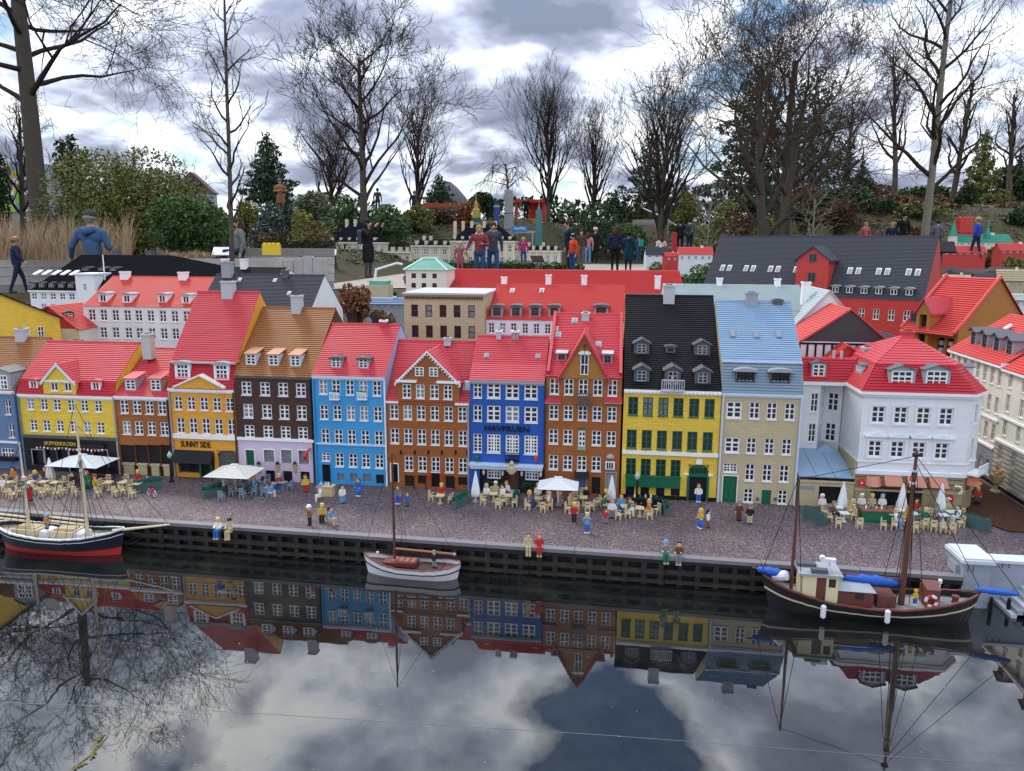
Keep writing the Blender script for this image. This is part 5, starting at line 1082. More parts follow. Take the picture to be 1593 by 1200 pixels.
# groups of seats: (where, kind, tables, chairs(px,py,facing))  0 = faces the quay edge, pi = faces the house
SEATS = [
 ('black', 'tan', [(14, 763), (42, 764), (70, 762), (88, 763)], [(8, 754, 0), (24, 757, -1.2), (10, 772, 3), (30, 771, 2.6), (48, 755, .2), (56, 768, 2.8), (60, 756, -.6), (76, 769, 3.3), (98, 770, 3.0), (98, 757, -.3), (107, 755, -.2), (82, 754, .3), (111, 764, -1.7), (66, 773, 3.2), (88, 774, 3.0), (38, 758, .1), (20, 776, 2.9), (118, 772, 3.2)]),
 ('arcade', 'tan', [(170, 763), (192, 763), (214, 765)], [(153, 773, 3.2), (180, 772, 3.1), (206, 774, 3.0), (168, 755, .1), (196, 754, 0), (190, 770, 2.6), (160, 760, 1.5), (202, 762, -1.5), (226, 758, -.9)]),
 ('sunny', 'grey', [(378, 765), (404, 761), (425, 765), (440, 763)], [(345, 779, 3.1), (362, 771, 1.4), (378, 775, 3.0), (396, 770, -1.4), (410, 772, 2.2), (420, 774, 3.3), (416, 754, 0), (452, 762, -1.6), (436, 753, .3), (394, 756, .2)]),
 ('gable', 'tan', [(685, 784)], [(671, 779, 1.5), (701, 783, -1.5), (686, 776, 0)]),
 ('tavern', 'tan', [(768, 781), (791, 784)], [(752, 785, 1.3), (784, 786, -1.3), (766, 774, .1), (800, 788, -1.3), (775, 791, 3.1), (757, 776, .5)]),
 ('hoist', 'tan', [(838, 788), (852, 786), (907, 787), (890, 789)], [(821, 793, 1.4), (836, 776, 0), (855, 793, -1.3), (883, 798, 1.4), (895, 783, 0), (889, 775, .1), (920, 794, -1.4), (906, 776, 0), (897, 796, 3.1), (872, 785, 1.2), (930, 788, -1.2), (914, 797, 3.1), (845, 797, 3.0), (870, 775, 0)]),
 ('bar', 'tan', [(995, 804), (972, 801)], [(977, 806, 1.4), (1010, 808, -1.4), (993, 794, 0), (984, 798, .6), (1022, 800, -1.0), (962, 808, 1.3)]),
 ('corner', 'tan', [(1312, 812), (1303, 803), (1386, 813), (1402, 808), (1420, 813), (1466, 815), (1478, 810)], [(1290, 812, 1.4), (1326, 808, -1.4), (1336, 822, 3.2), (1318, 796, 0), (1391, 824, 1.2), (1398, 799, 0), (1411, 819, -1.3), (1438, 823, 3.2), (1426, 802, .3), (1444, 808, -1.2), (1480, 830, 3.1), (1494, 820, -1.5), (1458, 806, 1.2), (1494, 808, -.8), (1374, 824, 1.2), (1452, 826, 2.8), (1466, 828, 3.0), (1424, 828, 3.1), (1304, 821, 2.9), (1282, 803, 1.0)]),
]
for where, kind, tb, ch in SEATS:
    for x, y in tb: table(x, y, where, greyp if where == 'sunny' else (mat('pale_table', (.62, .66, .60)) if where == 'corner' else tanp))
    for x, y, a in ch: chair(x, y, a, kind, where)
open_umbrella('white open umbrella beside black shopfront', q(132, 748), .25, .17, .088, canvas); open_umbrella('cream open umbrella in front of orange house', q(367, 764), .20, .17, .085, creamc); open_umbrella('white ribbed open umbrella by hoist gable house', q(868, 786), .165, .12, .085, canvas, .02)
for x, y, h, lab in ((80, 752, .12, 'closed white umbrella in front of black shopfront'), (740, 781, .135, 'closed white umbrella by royal blue tavern pillar'), (951, 786, .13, 'closed white umbrella between hoist house and yellow house'), (1309, 799, .135, 'closed white umbrella in front of lean-to'), (1401, 802, .135, 'closed white umbrella beside salmon awnings'), (1461, 804, .14, 'closed white umbrella near round red sign')): closed_umbrella(lab, q(x, y), h)
for x, y, rz, L_, lab in ((232, 762, -.9, .12, 'green hedge planter behind red bicycle'), (334, 771, -.5, .11, 'green hedge planter beside cream umbrella'), (717, 787, -.35, .11, 'green hedge planter beside royal blue tavern seats'), (803, 783, .05, .07, 'small green planter by tavern door'), (1035, 800, .1, .07, 'small green planter beside black bar counter'), (1268, 812, .55, .11, 'green hedge planter at left end of corner cafe'), (1512, 820, .75, .13, 'green hedge planter at right end of corner cafe')): planter(lab, q(x, y), rz, L_)
def counter(name, label, cat, px, py, w, d, h, m, top, extra=True, rz=0.0):
    t = thing(name, label, cat, q(px, py), rz); MB().box(-w/2, w/2, -d/2, d/2, 0, h).build('body', m, t); MB().box(-w/2-.004, w/2+.004, -d/2-.004, d/2+.004, h, h+.004).build('top', top, t)
    MB().box(-w*.42, w*.42, -d/2-.002, -d/2+.001, h*.15, h*.85).build('front_panel', m, t)
    if extra:
        for k in range(5): MB().lathe([(.0035, 0), (.0035, .008), (.0015, .011), (.0012, .016)], 6, (-w*.35+k*w*.17, 0, h+.004)).build('bottle', [T, P['green'], tanp][k % 3], t)
    return t
counter('bar_counter', 'black bar counter with bottles in front of yellow house', 'counter', 1004, 792, .13, .04, .045, P['black'], P['black']); counter('buffet_counter', 'green buffet counter with brown top outside corner cafe', 'counter', 1362, 810, .115, .05, .045, greenp, mat('brown_counter_top', (.24, .08, .05)))
counter('serving_cart', 'tan serving stand in front of lilac floor', 'counter', 508, 771, .065, .035, .042, tanp, tanp)
# small street furniture
def lamp_post(label, px, py, h, m):
    t = thing('street_lamp', label, 'street lamp', q(px, py)); MB().lathe([(.011, 0), (.011, .006), (.005, .012), (.004, h*.8)], 8).build('post', P['black'], t); MB().lathe([(.004, h*.8), (.010, h*.86), (.011, h*.93), (.004, h), (.001, h*1.05)], 8).build('lamp_head', m, t)
lamp_post('dark street lamp with pale green lantern beside orange house', 267, 750, .14, mat('pale_green_glass', (.35, .5, .45))); lamp_post('dark street lamp with grey lantern in front of yellow house with black roof', 990, 790, .15, mat('grey_lantern', (.35, .45, .42)))
t = thing('bicycle', 'red bicycle parked at the end of green planter', 'bicycle', q(237, 772), -.5)
for x in (-.022, .022):
    b = MB(); [b.tube([(x+.013*math.cos(2*PI*k/14), 0, .014+.013*math.sin(2*PI*k/14)), (x+.013*math.cos(2*PI*(k+1)/14), 0, .014+.013*math.sin(2*PI*(k+1)/14))], .002, 4, False) for k in range(14)]; b.box(x-.012, x+.012, -.0006, .0006, .0135, .0145).box(x-.0006, x+.0006, -.0006, .0006, .002, .026); b.build('wheel', P['stone'], t)
MB().tube([(-.022, 0, .014), (-.004, 0, .014), (.014, 0, .034), (-.010, 0, .034), (-.022, 0, .014)], .0028, 5).tube([(-.004, 0, .014), (-.012, 0, .038)], .0026, 5).tube([(.022, 0, .014), (.013, 0, .040)], .0026, 5).build('frame', mat('red_paint', (.5, .02, .03)), t)
MB().box(-.018, -.006, -.003, .003, .038, .041).build('saddle', P['black'], t); MB().tube([(.013, -.010, .041), (.013, .010, .041)], .0018, 4).build('handlebar', P['black'], t)
t = thing('wheelbarrow', 'green market barrow beside tan lean-to', 'barrow', q(1245, 782), .3); MB().prism([(-.025, -.014, .022), (.025, -.014, .022), (.033, -.014, .036), (-.033, -.014, .036)], (0, .028, 0)).build('tray', greenp, t); MB().lathe([(.001, -.003), (.010, -.003), (.010, .003), (.001, .003)], 10, (0, 0, .010)).build('wheel', P['black'], t)
t = thing('barrel', 'brown barrel against tan lean-to', 'barrel', q(1263, 785)); MB().lathe([(.011, 0), (.014, .012), (.011, .026)], 10).build('staves', P['wood'], t); MB().lathe([(.0142, .010), (.0144, .012), (.0142, .014)], 10).build('hoop', P['greytrim'], t)

# ================================================================ brick-built figures
SK = mat('toy_skin', (.70, .48, .26), .4, .05)
PALE = mat('fig_white', (.75, .76, .76), .4, .05); FC = lambda n, c: mat('fig_'+n, tuple(v*.82 for v in c), .45, .12)
COLS = dict(white=PALE, red=FC('red', (.55, .03, .035)), blue=FC('blue', (.02, .14, .55)), sky=FC('sky', (.15, .38, .68)), green=FC('green', (.012, .20, .09)), yellow=FC('yellow', (.75, .50, .05)), tan=FC('tan', (.60, .50, .30)), brown=FC('brown', (.16, .06, .035)), black=FC('black', (.015, .015, .018)), grey=FC('grey', (.22, .24, .27)), rust=FC('rust', (.35, .09, .03)), dkblue=FC('dark_blue', (.03, .07, .20)), orange=FC('orange', (.65, .22, .04)), lilac=FC('lilac', (.35, .25, .45)))
def figure(label, loc, rz, top, legs, hair, sit=False, hat=None, s=1.0, arms='down', skirt=False, group=None):
    """toy figure of stacked bricks, about 9 cm tall; sit=True bends hips and knees"""
    t = thing('brick_figure', label, 'figure', loc, rz, group); s *= .85; t.scale = (s, s, s); zt = 0.0
    L_ = COLS[legs]; T_ = COLS[top]
    for x in (-.0062, .0062):
        if sit: MB().box(x-.005, x+.005, -.026, .004, -.002, .008).box(x-.0048, x+.0048, -.027, -.018, -.026, -.002).box(x-.0048, x+.0048, -.032, -.018, -.031, -.026, m=1).build('leg', [L_, COLS['tan']], t)
        else: MB().box(x-.005, x+.005, -.0048, .0048, .005, .040).box(x-.005, x+.005, -.009, .0048, 0, .005, m=1).build('leg', [L_, COLS['white' if legs in ('blue', 'dkblue') else 'black']], t)
    zh = .006 if sit else .040
    if skirt: MB().prism([(-.016, -.012, zh-.016), (.016, -.012, zh-.016), (.011, -.007, zh+.006), (-.011, -.007, zh+.006)], (0, .018, 0)).build('skirt', L_, t)
    MB().prism([(-.0105, -.0065, zh), (.0105, -.0065, zh), (.013, -.0065, zh+.026), (.009, -.006, zh+.031), (-.009, -.006, zh+.031), (-.013, -.0065, zh+.026)], (0, .0125, 0)).build('torso', T_, t)
    for x in (-1, 1):
        if arms == 'down': b = MB().tube([(x*.0135, 0, zh+.028), (x*.0165, 0, zh+.015), (x*.0155, -.005, zh+.004)], [.0038, .0038, .0034], 6)
        elif arms == 'front': b = MB().tube([(x*.0135, 0, zh+.028), (x*.0165, -.002, zh+.015), (x*.011, -.016, zh+.011)], [.0038, .0038, .0034], 6)
        else: b = MB().tube([(x*.0135, 0, zh+.028), (x*.0175, -.006, zh+.020), (x*.010, -.014, zh+.034)], [.0038, .0038, .0034], 6)
        b.build('arm', T_, t); e = b.v[-8]; e = Vector(b.v[-3]); MB().lathe([(.001, -.003), (.0034, -.001), (.0034, .002), (.001, .004)], 6, tuple(e)).build('hand', SK, t)
    hd = MB().lathe([(.004, 0), (.0048, .003), (.0082, .006), (.009, .013), (.0075, .019), (.002, .021)], 8, (0, -.001, zh+.031)).box(-.0018, .0018, -.0115, -.008, zh+.040, zh+.044).build('head', SK, t)
    for x in (-.0032, .0032): MB().box(x-.001, x+.001, -.0103, -.0085, zh+.0445, zh+.0462).build('eye', COLS['black'], hd)
    hm = COLS[hat or hair]
    if hat: MB().lathe([(.013, .0), (.013, .0025), (.0092, .003), (.0085, .010), (.002, .011)], 8, (0, -.001, zh+.047)).build('hat', hm, t)
    else: MB().lathe([(.0088, -.004), (.0102, .003), (.0085, .009), (.002, .0105)], 8, (0, .0012, zh+.045)).box(-.0085, .0085, .004, .0105, zh+.034, zh+.048).build('hair', hm, t)
    return t
ST = [ # standing: px of feet, facing, colours
 (359, 833, 0, None)]
def stand(px, py, rz, label, top, legs, hair, **k): return figure(label, q(px, py), rz, top, legs, hair, **k)
def seat(px, py, rz, label, top, legs, hair, z=.024, **k): p = q(px, py); p.z = z; return figure(label, p, rz, top, legs, hair, sit=True, **k)
stand(47, 779, .2, 'toy figure in red and white standing by tan tables', 'red', 'red', 'white', arms='up'); stand(6, 768, -.3, 'toy figure in white top and dark red trousers beside slate blue house', 'white', 'red', 'brown'); stand(137, 760, .3, 'toy figure in long green dress under white umbrella edge', 'green', 'green', 'orange', skirt=True)
stand(115, 762, 0, 'toy figure all in black near black shopfront', 'black', 'black', 'black')
seat(22, 752, .1, 'seated toy figure in orange shirt with black hair by slate house', 'orange', 'dkblue', 'black'); seat(56, 757, -.5, 'seated toy figure in teal jacket with fair hair at tan table', 'dkblue', 'white', 'yellow'); seat(149, 765, 2.8, 'seated toy figure in red cap and yellow shirt by arcade', 'yellow', 'tan', 'red', hat='red'); seat(216, 756, 0, 'seated blonde toy figure in red shirt before arcade', 'red', 'brown', 'yellow')
seat(72, 752, .2, 'seated toy figure in brown shirt below closed umbrella', 'brown', 'grey', 'rust')
seat(340, 828, .0, 'seated toy figure with blue trousers on the kerb', 'white', 'blue', 'yellow', z=.006, arms='front'); seat(358, 829, -.1, 'seated toy figure in pale trousers and black hat on the kerb', 'tan', 'tan', 'black', z=.006, hat='black', arms='front')
for x, y, rz, a in ((350, 766, 1.4, ('white', 'brown', 'tan')), (366, 764, -1.2, ('tan', 'grey', 'brown')), (396, 766, -1.3, ('sky', 'green', 'orange')), (411, 767, 2.6, ('grey', 'white', 'black')), (435, 762, 0, ('red', 'blue', 'tan')), (421, 775, 2.9, ('sky', 'white', 'brown')), (382, 757, .1, ('green', 'grey', 'green'))): seat(x, y, rz, 'seated toy figure in %s top and %s trousers with %s hair near cream umbrella' % a, *a)
stand(476, 766, .3, 'toy figure in yellow top and red trousers by tan stand', 'yellow', 'red', 'brown'); seat(499, 779, -1.2, 'seated toy sailor in white with sky cap', 'white', 'white', 'sky', z=.02, hat='sky'); stand(533, 783, .9, 'toy figure in white top and sky trousers with black hair', 'white', 'sky', 'black'); stand(558, 772, -.3, 'toy figure in blue dress beside sky blue house', 'blue', 'blue', 'brown', skirt=True)
stand(619, 784, .1, 'toy figure in grey shirt and blue trousers behind boat mast', 'grey', 'blue', 'brown'); stand(634, 788, -.2, 'small toy child in blue top with orange hair', 'blue', 'green', 'orange', s=.72)
stand(482, 817, -.8, 'toy figure in rust jacket and black trousers with white cap', 'rust', 'black', 'white', hat='white'); seat(502, 811, .2, 'seated toy musician in yellow with dark instrument', 'yellow', 'black', 'yellow', z=.022); seat(515, 816, 1.3, 'seated toy figure in sky shirt with black hair by musician', 'sky', 'tan', 'black', z=.022)
seat(687, 778, 0, 'seated toy figure in red waistcoat with fair hair at tan table', 'red', 'brown', 'yellow')
for x, y, rz, a in ((757, 779, .8, ('white', 'grey', 'tan')), (782, 780, -.8, ('white', 'tan', 'black')), (771, 775, .1, ('tan', 'brown', 'white'))): seat(x, y, rz, 'seated toy figure in %s top and %s trousers with %s hair before tavern' % a, *a)
stand(788, 776, -.3, 'toy waitress in red dress by tavern door', 'white', 'red', 'rust', skirt=True)
for x, y, rz, a in ((824, 790, 1.3, ('grey', 'dkblue', 'yellow')), (837, 778, 0, ('white', 'tan', 'tan')), (853, 790, -1.2, ('white', 'red', 'white')), (912, 782, -.6, ('black', 'grey', 'brown')), (886, 792, 1.3, ('tan', 'tan', 'brown')), (940, 795, 1.2, ('green', 'tan', 'black')), (966, 796, -.2, ('sky', 'blue', 'red')), (978, 802, 1.4, ('green', 'white', 'brown')), (1009, 804, -1.3, ('orange', 'tan', 'tan'))): seat(x, y, rz, 'seated toy figure in %s top and %s trousers with %s hair on tan chair' % a, *a)
stand(893, 812, .1, 'toy guardsman in red and black with fair hair', 'red', 'black', 'yellow'); stand(913, 829, .1, 'toy child in sky top and blue trousers on the cobbles', 'sky', 'blue', 'tan', arms='up'); stand(952, 806, -.2, 'toy waiter in white shirt and grey trousers', 'white', 'grey', 'grey'); stand(942, 815, .3, 'toy child in red beside toy waiter', 'red', 'grey', 'brown', s=.75); stand(942, 790, .1, 'blonde toy figure by closed umbrella', 'tan', 'black', 'yellow')
seat(822, 853, .1, 'seated toy figure in cream suit on the kerb', 'tan', 'tan', 'brown', z=.006); seat(839, 854, .1, 'seated toy figure in red dress on the kerb', 'red', 'red', 'red', z=.006)
seat(1035, 865, .1, 'seated toy figure with bright blue cap on the kerb', 'grey', 'green', 'sky', z=.006, hat='sky', arms='front'); seat(1056, 867, -.1, 'seated toy figure with brown bag and black hair on the kerb', 'brown', 'grey', 'black', z=.006, arms='front')
stand(1086, 781, .05, 'toy figure in white jumper and blue trousers in the gateway', 'white', 'blue', 'rust'); stand(1089, 822, -1.1, 'toy figure in yellow top and wide blue skirt', 'yellow', 'blue', 'yellow', skirt=True); stand(1101, 821, 1.2, 'small toy figure in white top facing blue skirt', 'white', 'rust', 'black', s=.9)
stand(1149, 810, .2, 'toy figure in brown coat with grey hat', 'brown', 'brown', 'grey', hat='grey'); stand(1166, 815, -.1, 'toy figure in black coat and tan boots', 'black', 'tan', 'grey', hat='grey')
for x, y, rz, a in ((1296, 808, 1.2, ('brown', 'black', 'grey')), (1278, 796, .2, ('white', 'grey', 'white')), (1325, 804, -1.2, ('tan', 'tan', 'tan')), (1392, 820, 1.2, ('white', 'sky', 'tan')), (1411, 815, -1.1, ('yellow', 'tan', 'orange')), (1424, 803, .2, ('red', 'grey', 'black')), (1438, 818, 2.9, ('green', 'green', 'tan')), (1456, 812, .9, ('grey', 'lilac', 'grey')), (1488, 814, -1.2, ('white', 'white', 'brown')), (1472, 802, .1, ('tan', 'green', 'white'))): seat(x, y, rz, 'seated toy figure in %s top and %s trousers with %s hair outside corner cafe' % a, *a)
for x, y, a in ((1339, 797, ('white', 'grey', 'white')), (1355, 797, ('tan', 'white', 'yellow')), (1371, 798, ('white', 'dkblue', 'sky'))): stand(x, y, 0, 'toy waiter in %s top and %s trousers with %s hair behind green counter' % a, *a)
stand(1519, 786, -.2, 'toy figure in red jacket and black skirt on mulch street', 'red', 'black', 'tan', skirt=True)
p = atY(1046, 590, -.012); figure('toy figure in blue with red hair on rooftop balcony', (p.x, -.018, atY(1046, 606, -.01).z), 0, 'blue', 'blue', 'red', s=.72)

# ================================================================ boats
def hull_pts(L_, B, s, bow=1, fine=2.2, full=5.0):
    """half-breadth along the hull, s in 0..1 from stern to bow"""
    u = 2*s-1; return B*(1-abs(u)**(full if u < 0 else fine))**.75 if abs(u) < 1 else 0.0
def make_hull(t, L_, B, zdeck, rise_s, rise_b, bands, keel, fine=2.2, full=5.0, n=30, step=True):
    """bands: (frac_low, frac_high, material, name, proud) from water to rail; steps imitate brick courses"""
    def P3(s, f, side, out=0.0):
        b = hull_pts(L_, B, s, 1, fine, full); z1 = zdeck+(rise_s*(1-2*s)**2 if s < .5 else rise_b*(2*s-1)**2)
        if step: z1 = round(z1/.0032)*.0032
        z = keel+(z1-keel)*f; k = (.55+.45*min(1, f*1.25)**.8); x = (s-.5)*L_*(1-.10*(1-f)*(1 if abs(2*s-1) > .6 else abs(2*s-1)))
        return Vector((x, side*(b*k+out), z))
    ss = [i/n for i in range(n+1)]
    for f0, f1, m, nm, out in bands:
        b = MB()
        for side in (-1, 1):
            for i in range(n):
                A, Bq, C, D = P3(ss[i], f0, side, out), P3(ss[i+1], f0, side, out), P3(ss[i+1], f1, side, out), P3(ss[i], f1, side, out)
                qd = [A, Bq, C, D]; b.quad(*(qd if side < 0 else qd[::-1]))
                if out > 0: E_, G = P3(ss[i], f1, side, -.006), P3(ss[i+1], f1, side, -.006); qd = [D, C, G, E_]; b.quad(*(qd if side < 0 else qd[::-1]))
        b.build(nm, m, t)
    b = MB()
    for i in range(n):
        b.quad(P3(ss[i], .78, -1, -.002), P3(ss[i+1], .78, -1, -.002), P3(ss[i+1], .78, 1, -.002), P3(ss[i], .78, 1, -.002))
    return b, P3
def line(t, a, b, r=.0011, m=None, nm='rigging_line'): return MB().tube([a, b], r, 4, False).build(nm, m or P['black'], t)
oakm = mat('mast_brown', (.12, .045, .03), .45, .2); redb = mat('boat_brown', (.14, .045, .033), .45, .15); tanw = mat('mast_tan', (.62, .54, .36), .45, .1); bluec = mat('blue_sailcloth', (.012, .095, .48), .6, .2, 60, bump=.4, bscale=120); navy = mat('navy_hull', (.010, .012, .022), .35, .2); hullblack = mat('black_hull', (.012, .012, .014), .35, .2); hwhite = mat('white_hull', (.66, .68, .72), .4, .14, 30)
# --- black coaster at the right
c0 = Vector((.845, -.752, 0)); t = thing('sailing_ship', 'black hulled ship with cream wheelhouse and blue wrapped sails', 'ship', c0, -.035); LS = .67; keel = ZW-.02
db, P3 = make_hull(t, LS, .078, -.050, .060, .050, [(0, .62, hullblack, 'hull', 0), (.62, .68, tanw, 'stripe', .0015), (.68, .94, hullblack, 'bulwark', 0), (.94, 1.0, redb, 'rail', .003)], keel, 2.6, 3.2)
db.build('deck', mat('grey_deck', (.22, .22, .23), .6, .2, 40), t)
zd = -.062
w_ = MB(); wall_panel(w_, -.215, -.105, zd, .035, -.048, [(-.172, -.142, zd+.004, .028), (-.135, -.113, -.004, .026)], .006); w_.box(-.215, -.105, -.038, .045, zd, .035).build('wheelhouse', P['cream'] if 0 else mat('cream_plastic', (.68, .60, .38), .4, .06), t)
MB().box(-.171, -.143, -.046, -.040, zd+.004, .027).build('door', redb, t); MB().box(-.134, -.114, -.046, -.040, -.004, .026).build('window', P['umber'], t)
rf = MB().box(-.228, -.094, -.056, .052, .035, .041).build('wheelhouse_roof', P['greytrim'], t); MB().box(-.225, -.165, .0, .03, .041, .052).box(-.19, -.14, -.05, -.03, .041, .055).build('roof_hatch', P['darkgrey'], rf)
MB().tube([(-.128, -.01, .041), (-.128, -.01, .075)], .004, 6).box(-.155, -.11, -.018, -.002, .068, .080).lathe([(.001, -.009), (.009, -.005), (.009, .005), (.001, .009)], 8, (-.152, -.01, .082)).build('radar', hwhite, t)
MB().box(-.105, .005, -.043, .043, zd, -.012).build('cabin', redb, t); MB().prism([(-.108, -.048, -.012), (.012, -.048, -.012), (-.004, -.02, .006), (-.104, -.02, .006)], (0, .07, 0)).build('cabin_roof', P['greytrim'], t); MB().box(-.05, -.025, -.0455, -.042, -.036, -.018).build('window', P['glass'], t)
MB().box(.02, .075, -.035, .035, zd, -.026).build('hatch', redb, t); MB().box(.165, .205, -.03, .035, zd, .002).prism([(.165, -.03, .002), (.205, -.03, .002), (.215, .035, .010), (.165, .035, .010)], (0, 0, .003)).build('companionway', redb, t)
def mast(x, z0, z1, r0, r1, m, nm='mast', y=0.0): return MB().tube([(x, y, z0), (x, y, z0+(z1-z0)*.55), (x, y, z0+(z1-z0)*.6), (x, y, z1)], [r0, r0*.8, r1*1.3, r1], 8).build(nm, m, t)
mz = atY(1414, 700, c0.y-.005).z; xm = atY(1405, 900, c0.y).x-c0.x; mast(xm, zd, mz, .0105, .0048, oakm); mk = atY(1238, 742, c0.y).z; xk = atY(1234, 880, c0.y).x-c0.x; mast(xk, zd, mk, .0062, .0035, oakm)
for z in (mz-.02, mz-.07, mz-.11): MB().box(xm-.010, xm+.010, -.008, .008, z, z+.006).build('mast_band', P['stone'] if z < mz-.05 else P['black'], t)
def wrapped(a, b, r, m=bluec, nm='furled_sail'):
    a, b = Vector(a), Vector(b); k = 12; pts = [a.lerp(b, i/k) for i in range(k+1)]; rs = [r*(.35+.75*math.sin(PI*min(1, .12+.8*i/k))+.12*((i*7) % 3-1)) for i in range(k+1)]; return MB().tube(pts, rs, 8).build(nm, m, t, smooth=True)
MB().tube([(xm-.005, 0, .022), (xm-.19, 0, .028)], .0035, 6).build('boom', redb, t); wrapped((xm-.012, 0, .008), (xm-.185, 0, .016), .016)
MB().tube([(xk+.0, 0, .012), (xk-.125, .01, .022)], .003, 6).build('boom', redb, t); wrapped((xk-.005, 0, .010), (xk-.11, .01, .018), .013)
bw = (LS/2, 0, .004); be = atY(1592, 914, -.80); be = (be.x-c0.x, -.02, .008); MB().tube([(LS/2-.04, 0, .0), be], .004, 6).build('bowsprit', redb, t); wrapped((LS/2-.02, 0, .006), be, .0095)
for a, b in (((xm, 0, mz-.02), be), ((xm, 0, mz-.04), (LS/2, 0, 0)), ((xm, 0, mz-.02), (xk, 0, mk-.01)), ((xk, 0, mk), (-LS/2, 0, .01))): line(t, a, b)
for k in (-.05, 0.0, .05):
    for s in (-1, 1): line(t, (xm+k*.1, 0, mz-.06), (xm+k*.8, s*.07, -.03))
for s in (-1, 1): line(t, (xk, 0, mk-.03), (xk+.02, s*.06, -.02))
for px_ in (1282.5, 1382):
    x = atY(px_, 945, c0.y-.08).x-c0.x; MB().lathe([(.002, -.03), (.0085, -.024), (.0085, .012), (.002, .018)], 8, (x, -.088, -.062)).build('fender', hwhite, t); line(t, (x, -.088, -.045), (x, -.078, -.02), .001, None, 'fender_rope')
b = MB(); R_, r2 = .017, .0055; n = 16; xx = atY(1449, 921, c0.y-.04).x-c0.x
for k in range(n):
    a0, a1 = 2*PI*k/n, 2*PI*(k+1)/n; b.tube([(xx+R_*math.cos(a0), -.045, -.026+R_*math.sin(a0)), (xx+R_*math.cos(a1), -.045, -.026+R_*math.sin(a1))], r2, 6, False, m=k//2 % 2)
b.build('lifebuoy', [mat('buoy_red', (.5, .03, .03)), hwhite], t)
MB().lathe([(.003, -.028), (.016, -.024), (.018, 0), (.016, .024), (.003, .028)], 10).build('life_raft', hwhite, t, (-.275, .0, .004)).rotation_euler = (rad(70), 0, .9)
MB().lathe([(.004, 0), (.003, .03), (.007, .034), (.007, .044), (.002, .048)], 6, (.225, .035, -.03)).build('deck_lamp', hwhite, t); MB().lathe([(.012, 0), (.009, .01), (.012, .024)], 8, (.262, 0, -.045)).build('windlass', redb, t)
figure('toy sailor in yellow oilskin sitting on black ship deck', (c0.x+atY(1424, 920, c0.y-.03).x-c0.x, c0.y-.035, -.046), .4, 'yellow', 'blue', 'yellow', hat='yellow', s=.62)
# --- white boat in the middle
c0 = Vector((atZ(644, 890, ZW).x, -.672, 0)); t = thing('sailing_boat', 'small white sailing boat with brown deck and single mast', 'boat', c0, PI-.04); LS = .365
db, P3 = make_hull(t, LS, .056, -.062, .018, .030, [(0, .60, hwhite, 'hull', 0), (.60, .68, navy, 'stripe', .0012), (.68, .95, hwhite, 'topside', 0), (.95, 1.0, redb, 'rail', .002)], ZW-.015, 2.2, 4.5); db.build('deck', redb, t)
MB().prism([(-.02, -.030, -.068), (.10, -.024, -.068), (.10, -.020, -.052), (-.02, -.026, -.050)], (0, .05, 0)).build('cabin', redb, t); [MB().box(-.015+k*.022, .003+k*.022, -.020, .018, -.054, -.047).build('cabin_plank', mat('boat_brown_light', (.30, .11, .08), .45), t) for k in range(4)]
MB().box(-.115, -.03, -.035, .035, -.075, -.066).build('cockpit_floor', P['umber'], t)
xm = -(atY(613, 850, -.672).x-c0.x); mz = atY(614, 705, -.672).z; MB().tube([(xm, 0, -.05), (xm, 0, mz*.6), (xm, 0, mz)], [.0052, .0045, .0025], 7).build('mast', oakm, t); xe = -(atY(708, 858, -.66).x-c0.x)
MB().tube([(xm, -.0, -.008), (xe, -.005, -.016)], .0042, 6).build('boom', mat('boat_brown_light', (.30, .11, .08), .45), t); MB().lathe([(.001, -.006), (.006, -.003), (.006, .003), (.001, .006)], 7, (xe, -.005, -.016)).build('block', P['greytrim'], t)
for a, b in (((xm, 0, mz), (LS/2-.005, 0, -.02)), ((xm, 0, mz*.9), (xm-.02, .05, -.04)), ((xm, 0, mz*.9), (xm-.02, -.05, -.04)), ((xm, 0, mz), (xe, -.005, -.012)), ((xm, 0, mz*.9), (xm-.035, -.052, -.04)), ((xm, 0, mz*.9), (xm+.02, -.05, -.04))): line(t, a, b, .0007)
for z in (mz*.25, mz*.33): MB().lathe([(.001, -.005), (.005, 0), (.001, .005)], 6, (xm, -.006, z)).build('mast_light', P['stone'], t)
MB().lathe([(.001, -.006), (.006, -.003), (.006, .003), (.001, .006)], 7, (.125, .01, -.025)).build('anchor_buoy', P['stone'], t)
figure('toy sailor with grey cap and dark waistcoat in white boat', (atY(676, 888, -.68).x, -.682, -.066), 0, 'black', 'grey', 'grey', hat='grey', s=.78)
# --- two-masted ship at the left
c0 = Vector((-2.10, -.640, 0)); t = thing('sailing_ship', 'navy and red hulled two masted ship with white rail and tan masts', 'ship', c0, -.02)
bowx = atZ(198, 832, -.03).x; LS = 2*(bowx-c0.x); redh = mat('red_bottom', (.42, .03, .03), .4, .2)
db, P3 = make_hull(t, LS, .072, -.032, .03, .035, [(0, .36, redh, 'bottom', 0), (.36, .78, navy, 'hull', 0), (.78, .81, hwhite, 'stripe', .0012), (.81, .94, navy, 'bulwark', 0), (.94, 1.0, hwhite, 'rail', .003)], ZW-.012, 2.4, 3.6); db.build('deck', mat('tan_deck', (.42, .36, .26), .6, .15, 40), t)
zd = -.046
for x0, x1 in ((atY(28, 830, c0.y).x-c0.x, atY(66, 830, c0.y).x-c0.x), (atY(88, 830, c0.y).x-c0.x, atY(122, 830, c0.y).x-c0.x)): h_ = MB().box(x0, x1, -.034, .034, zd, zd+.028).build('hatch', tanw, t); MB().box(x0+.01, x1-.01, -.026, .026, zd+.028, zd+.032).build('hatch_cover', mat('tan_brown', (.40, .28, .15)), h_)
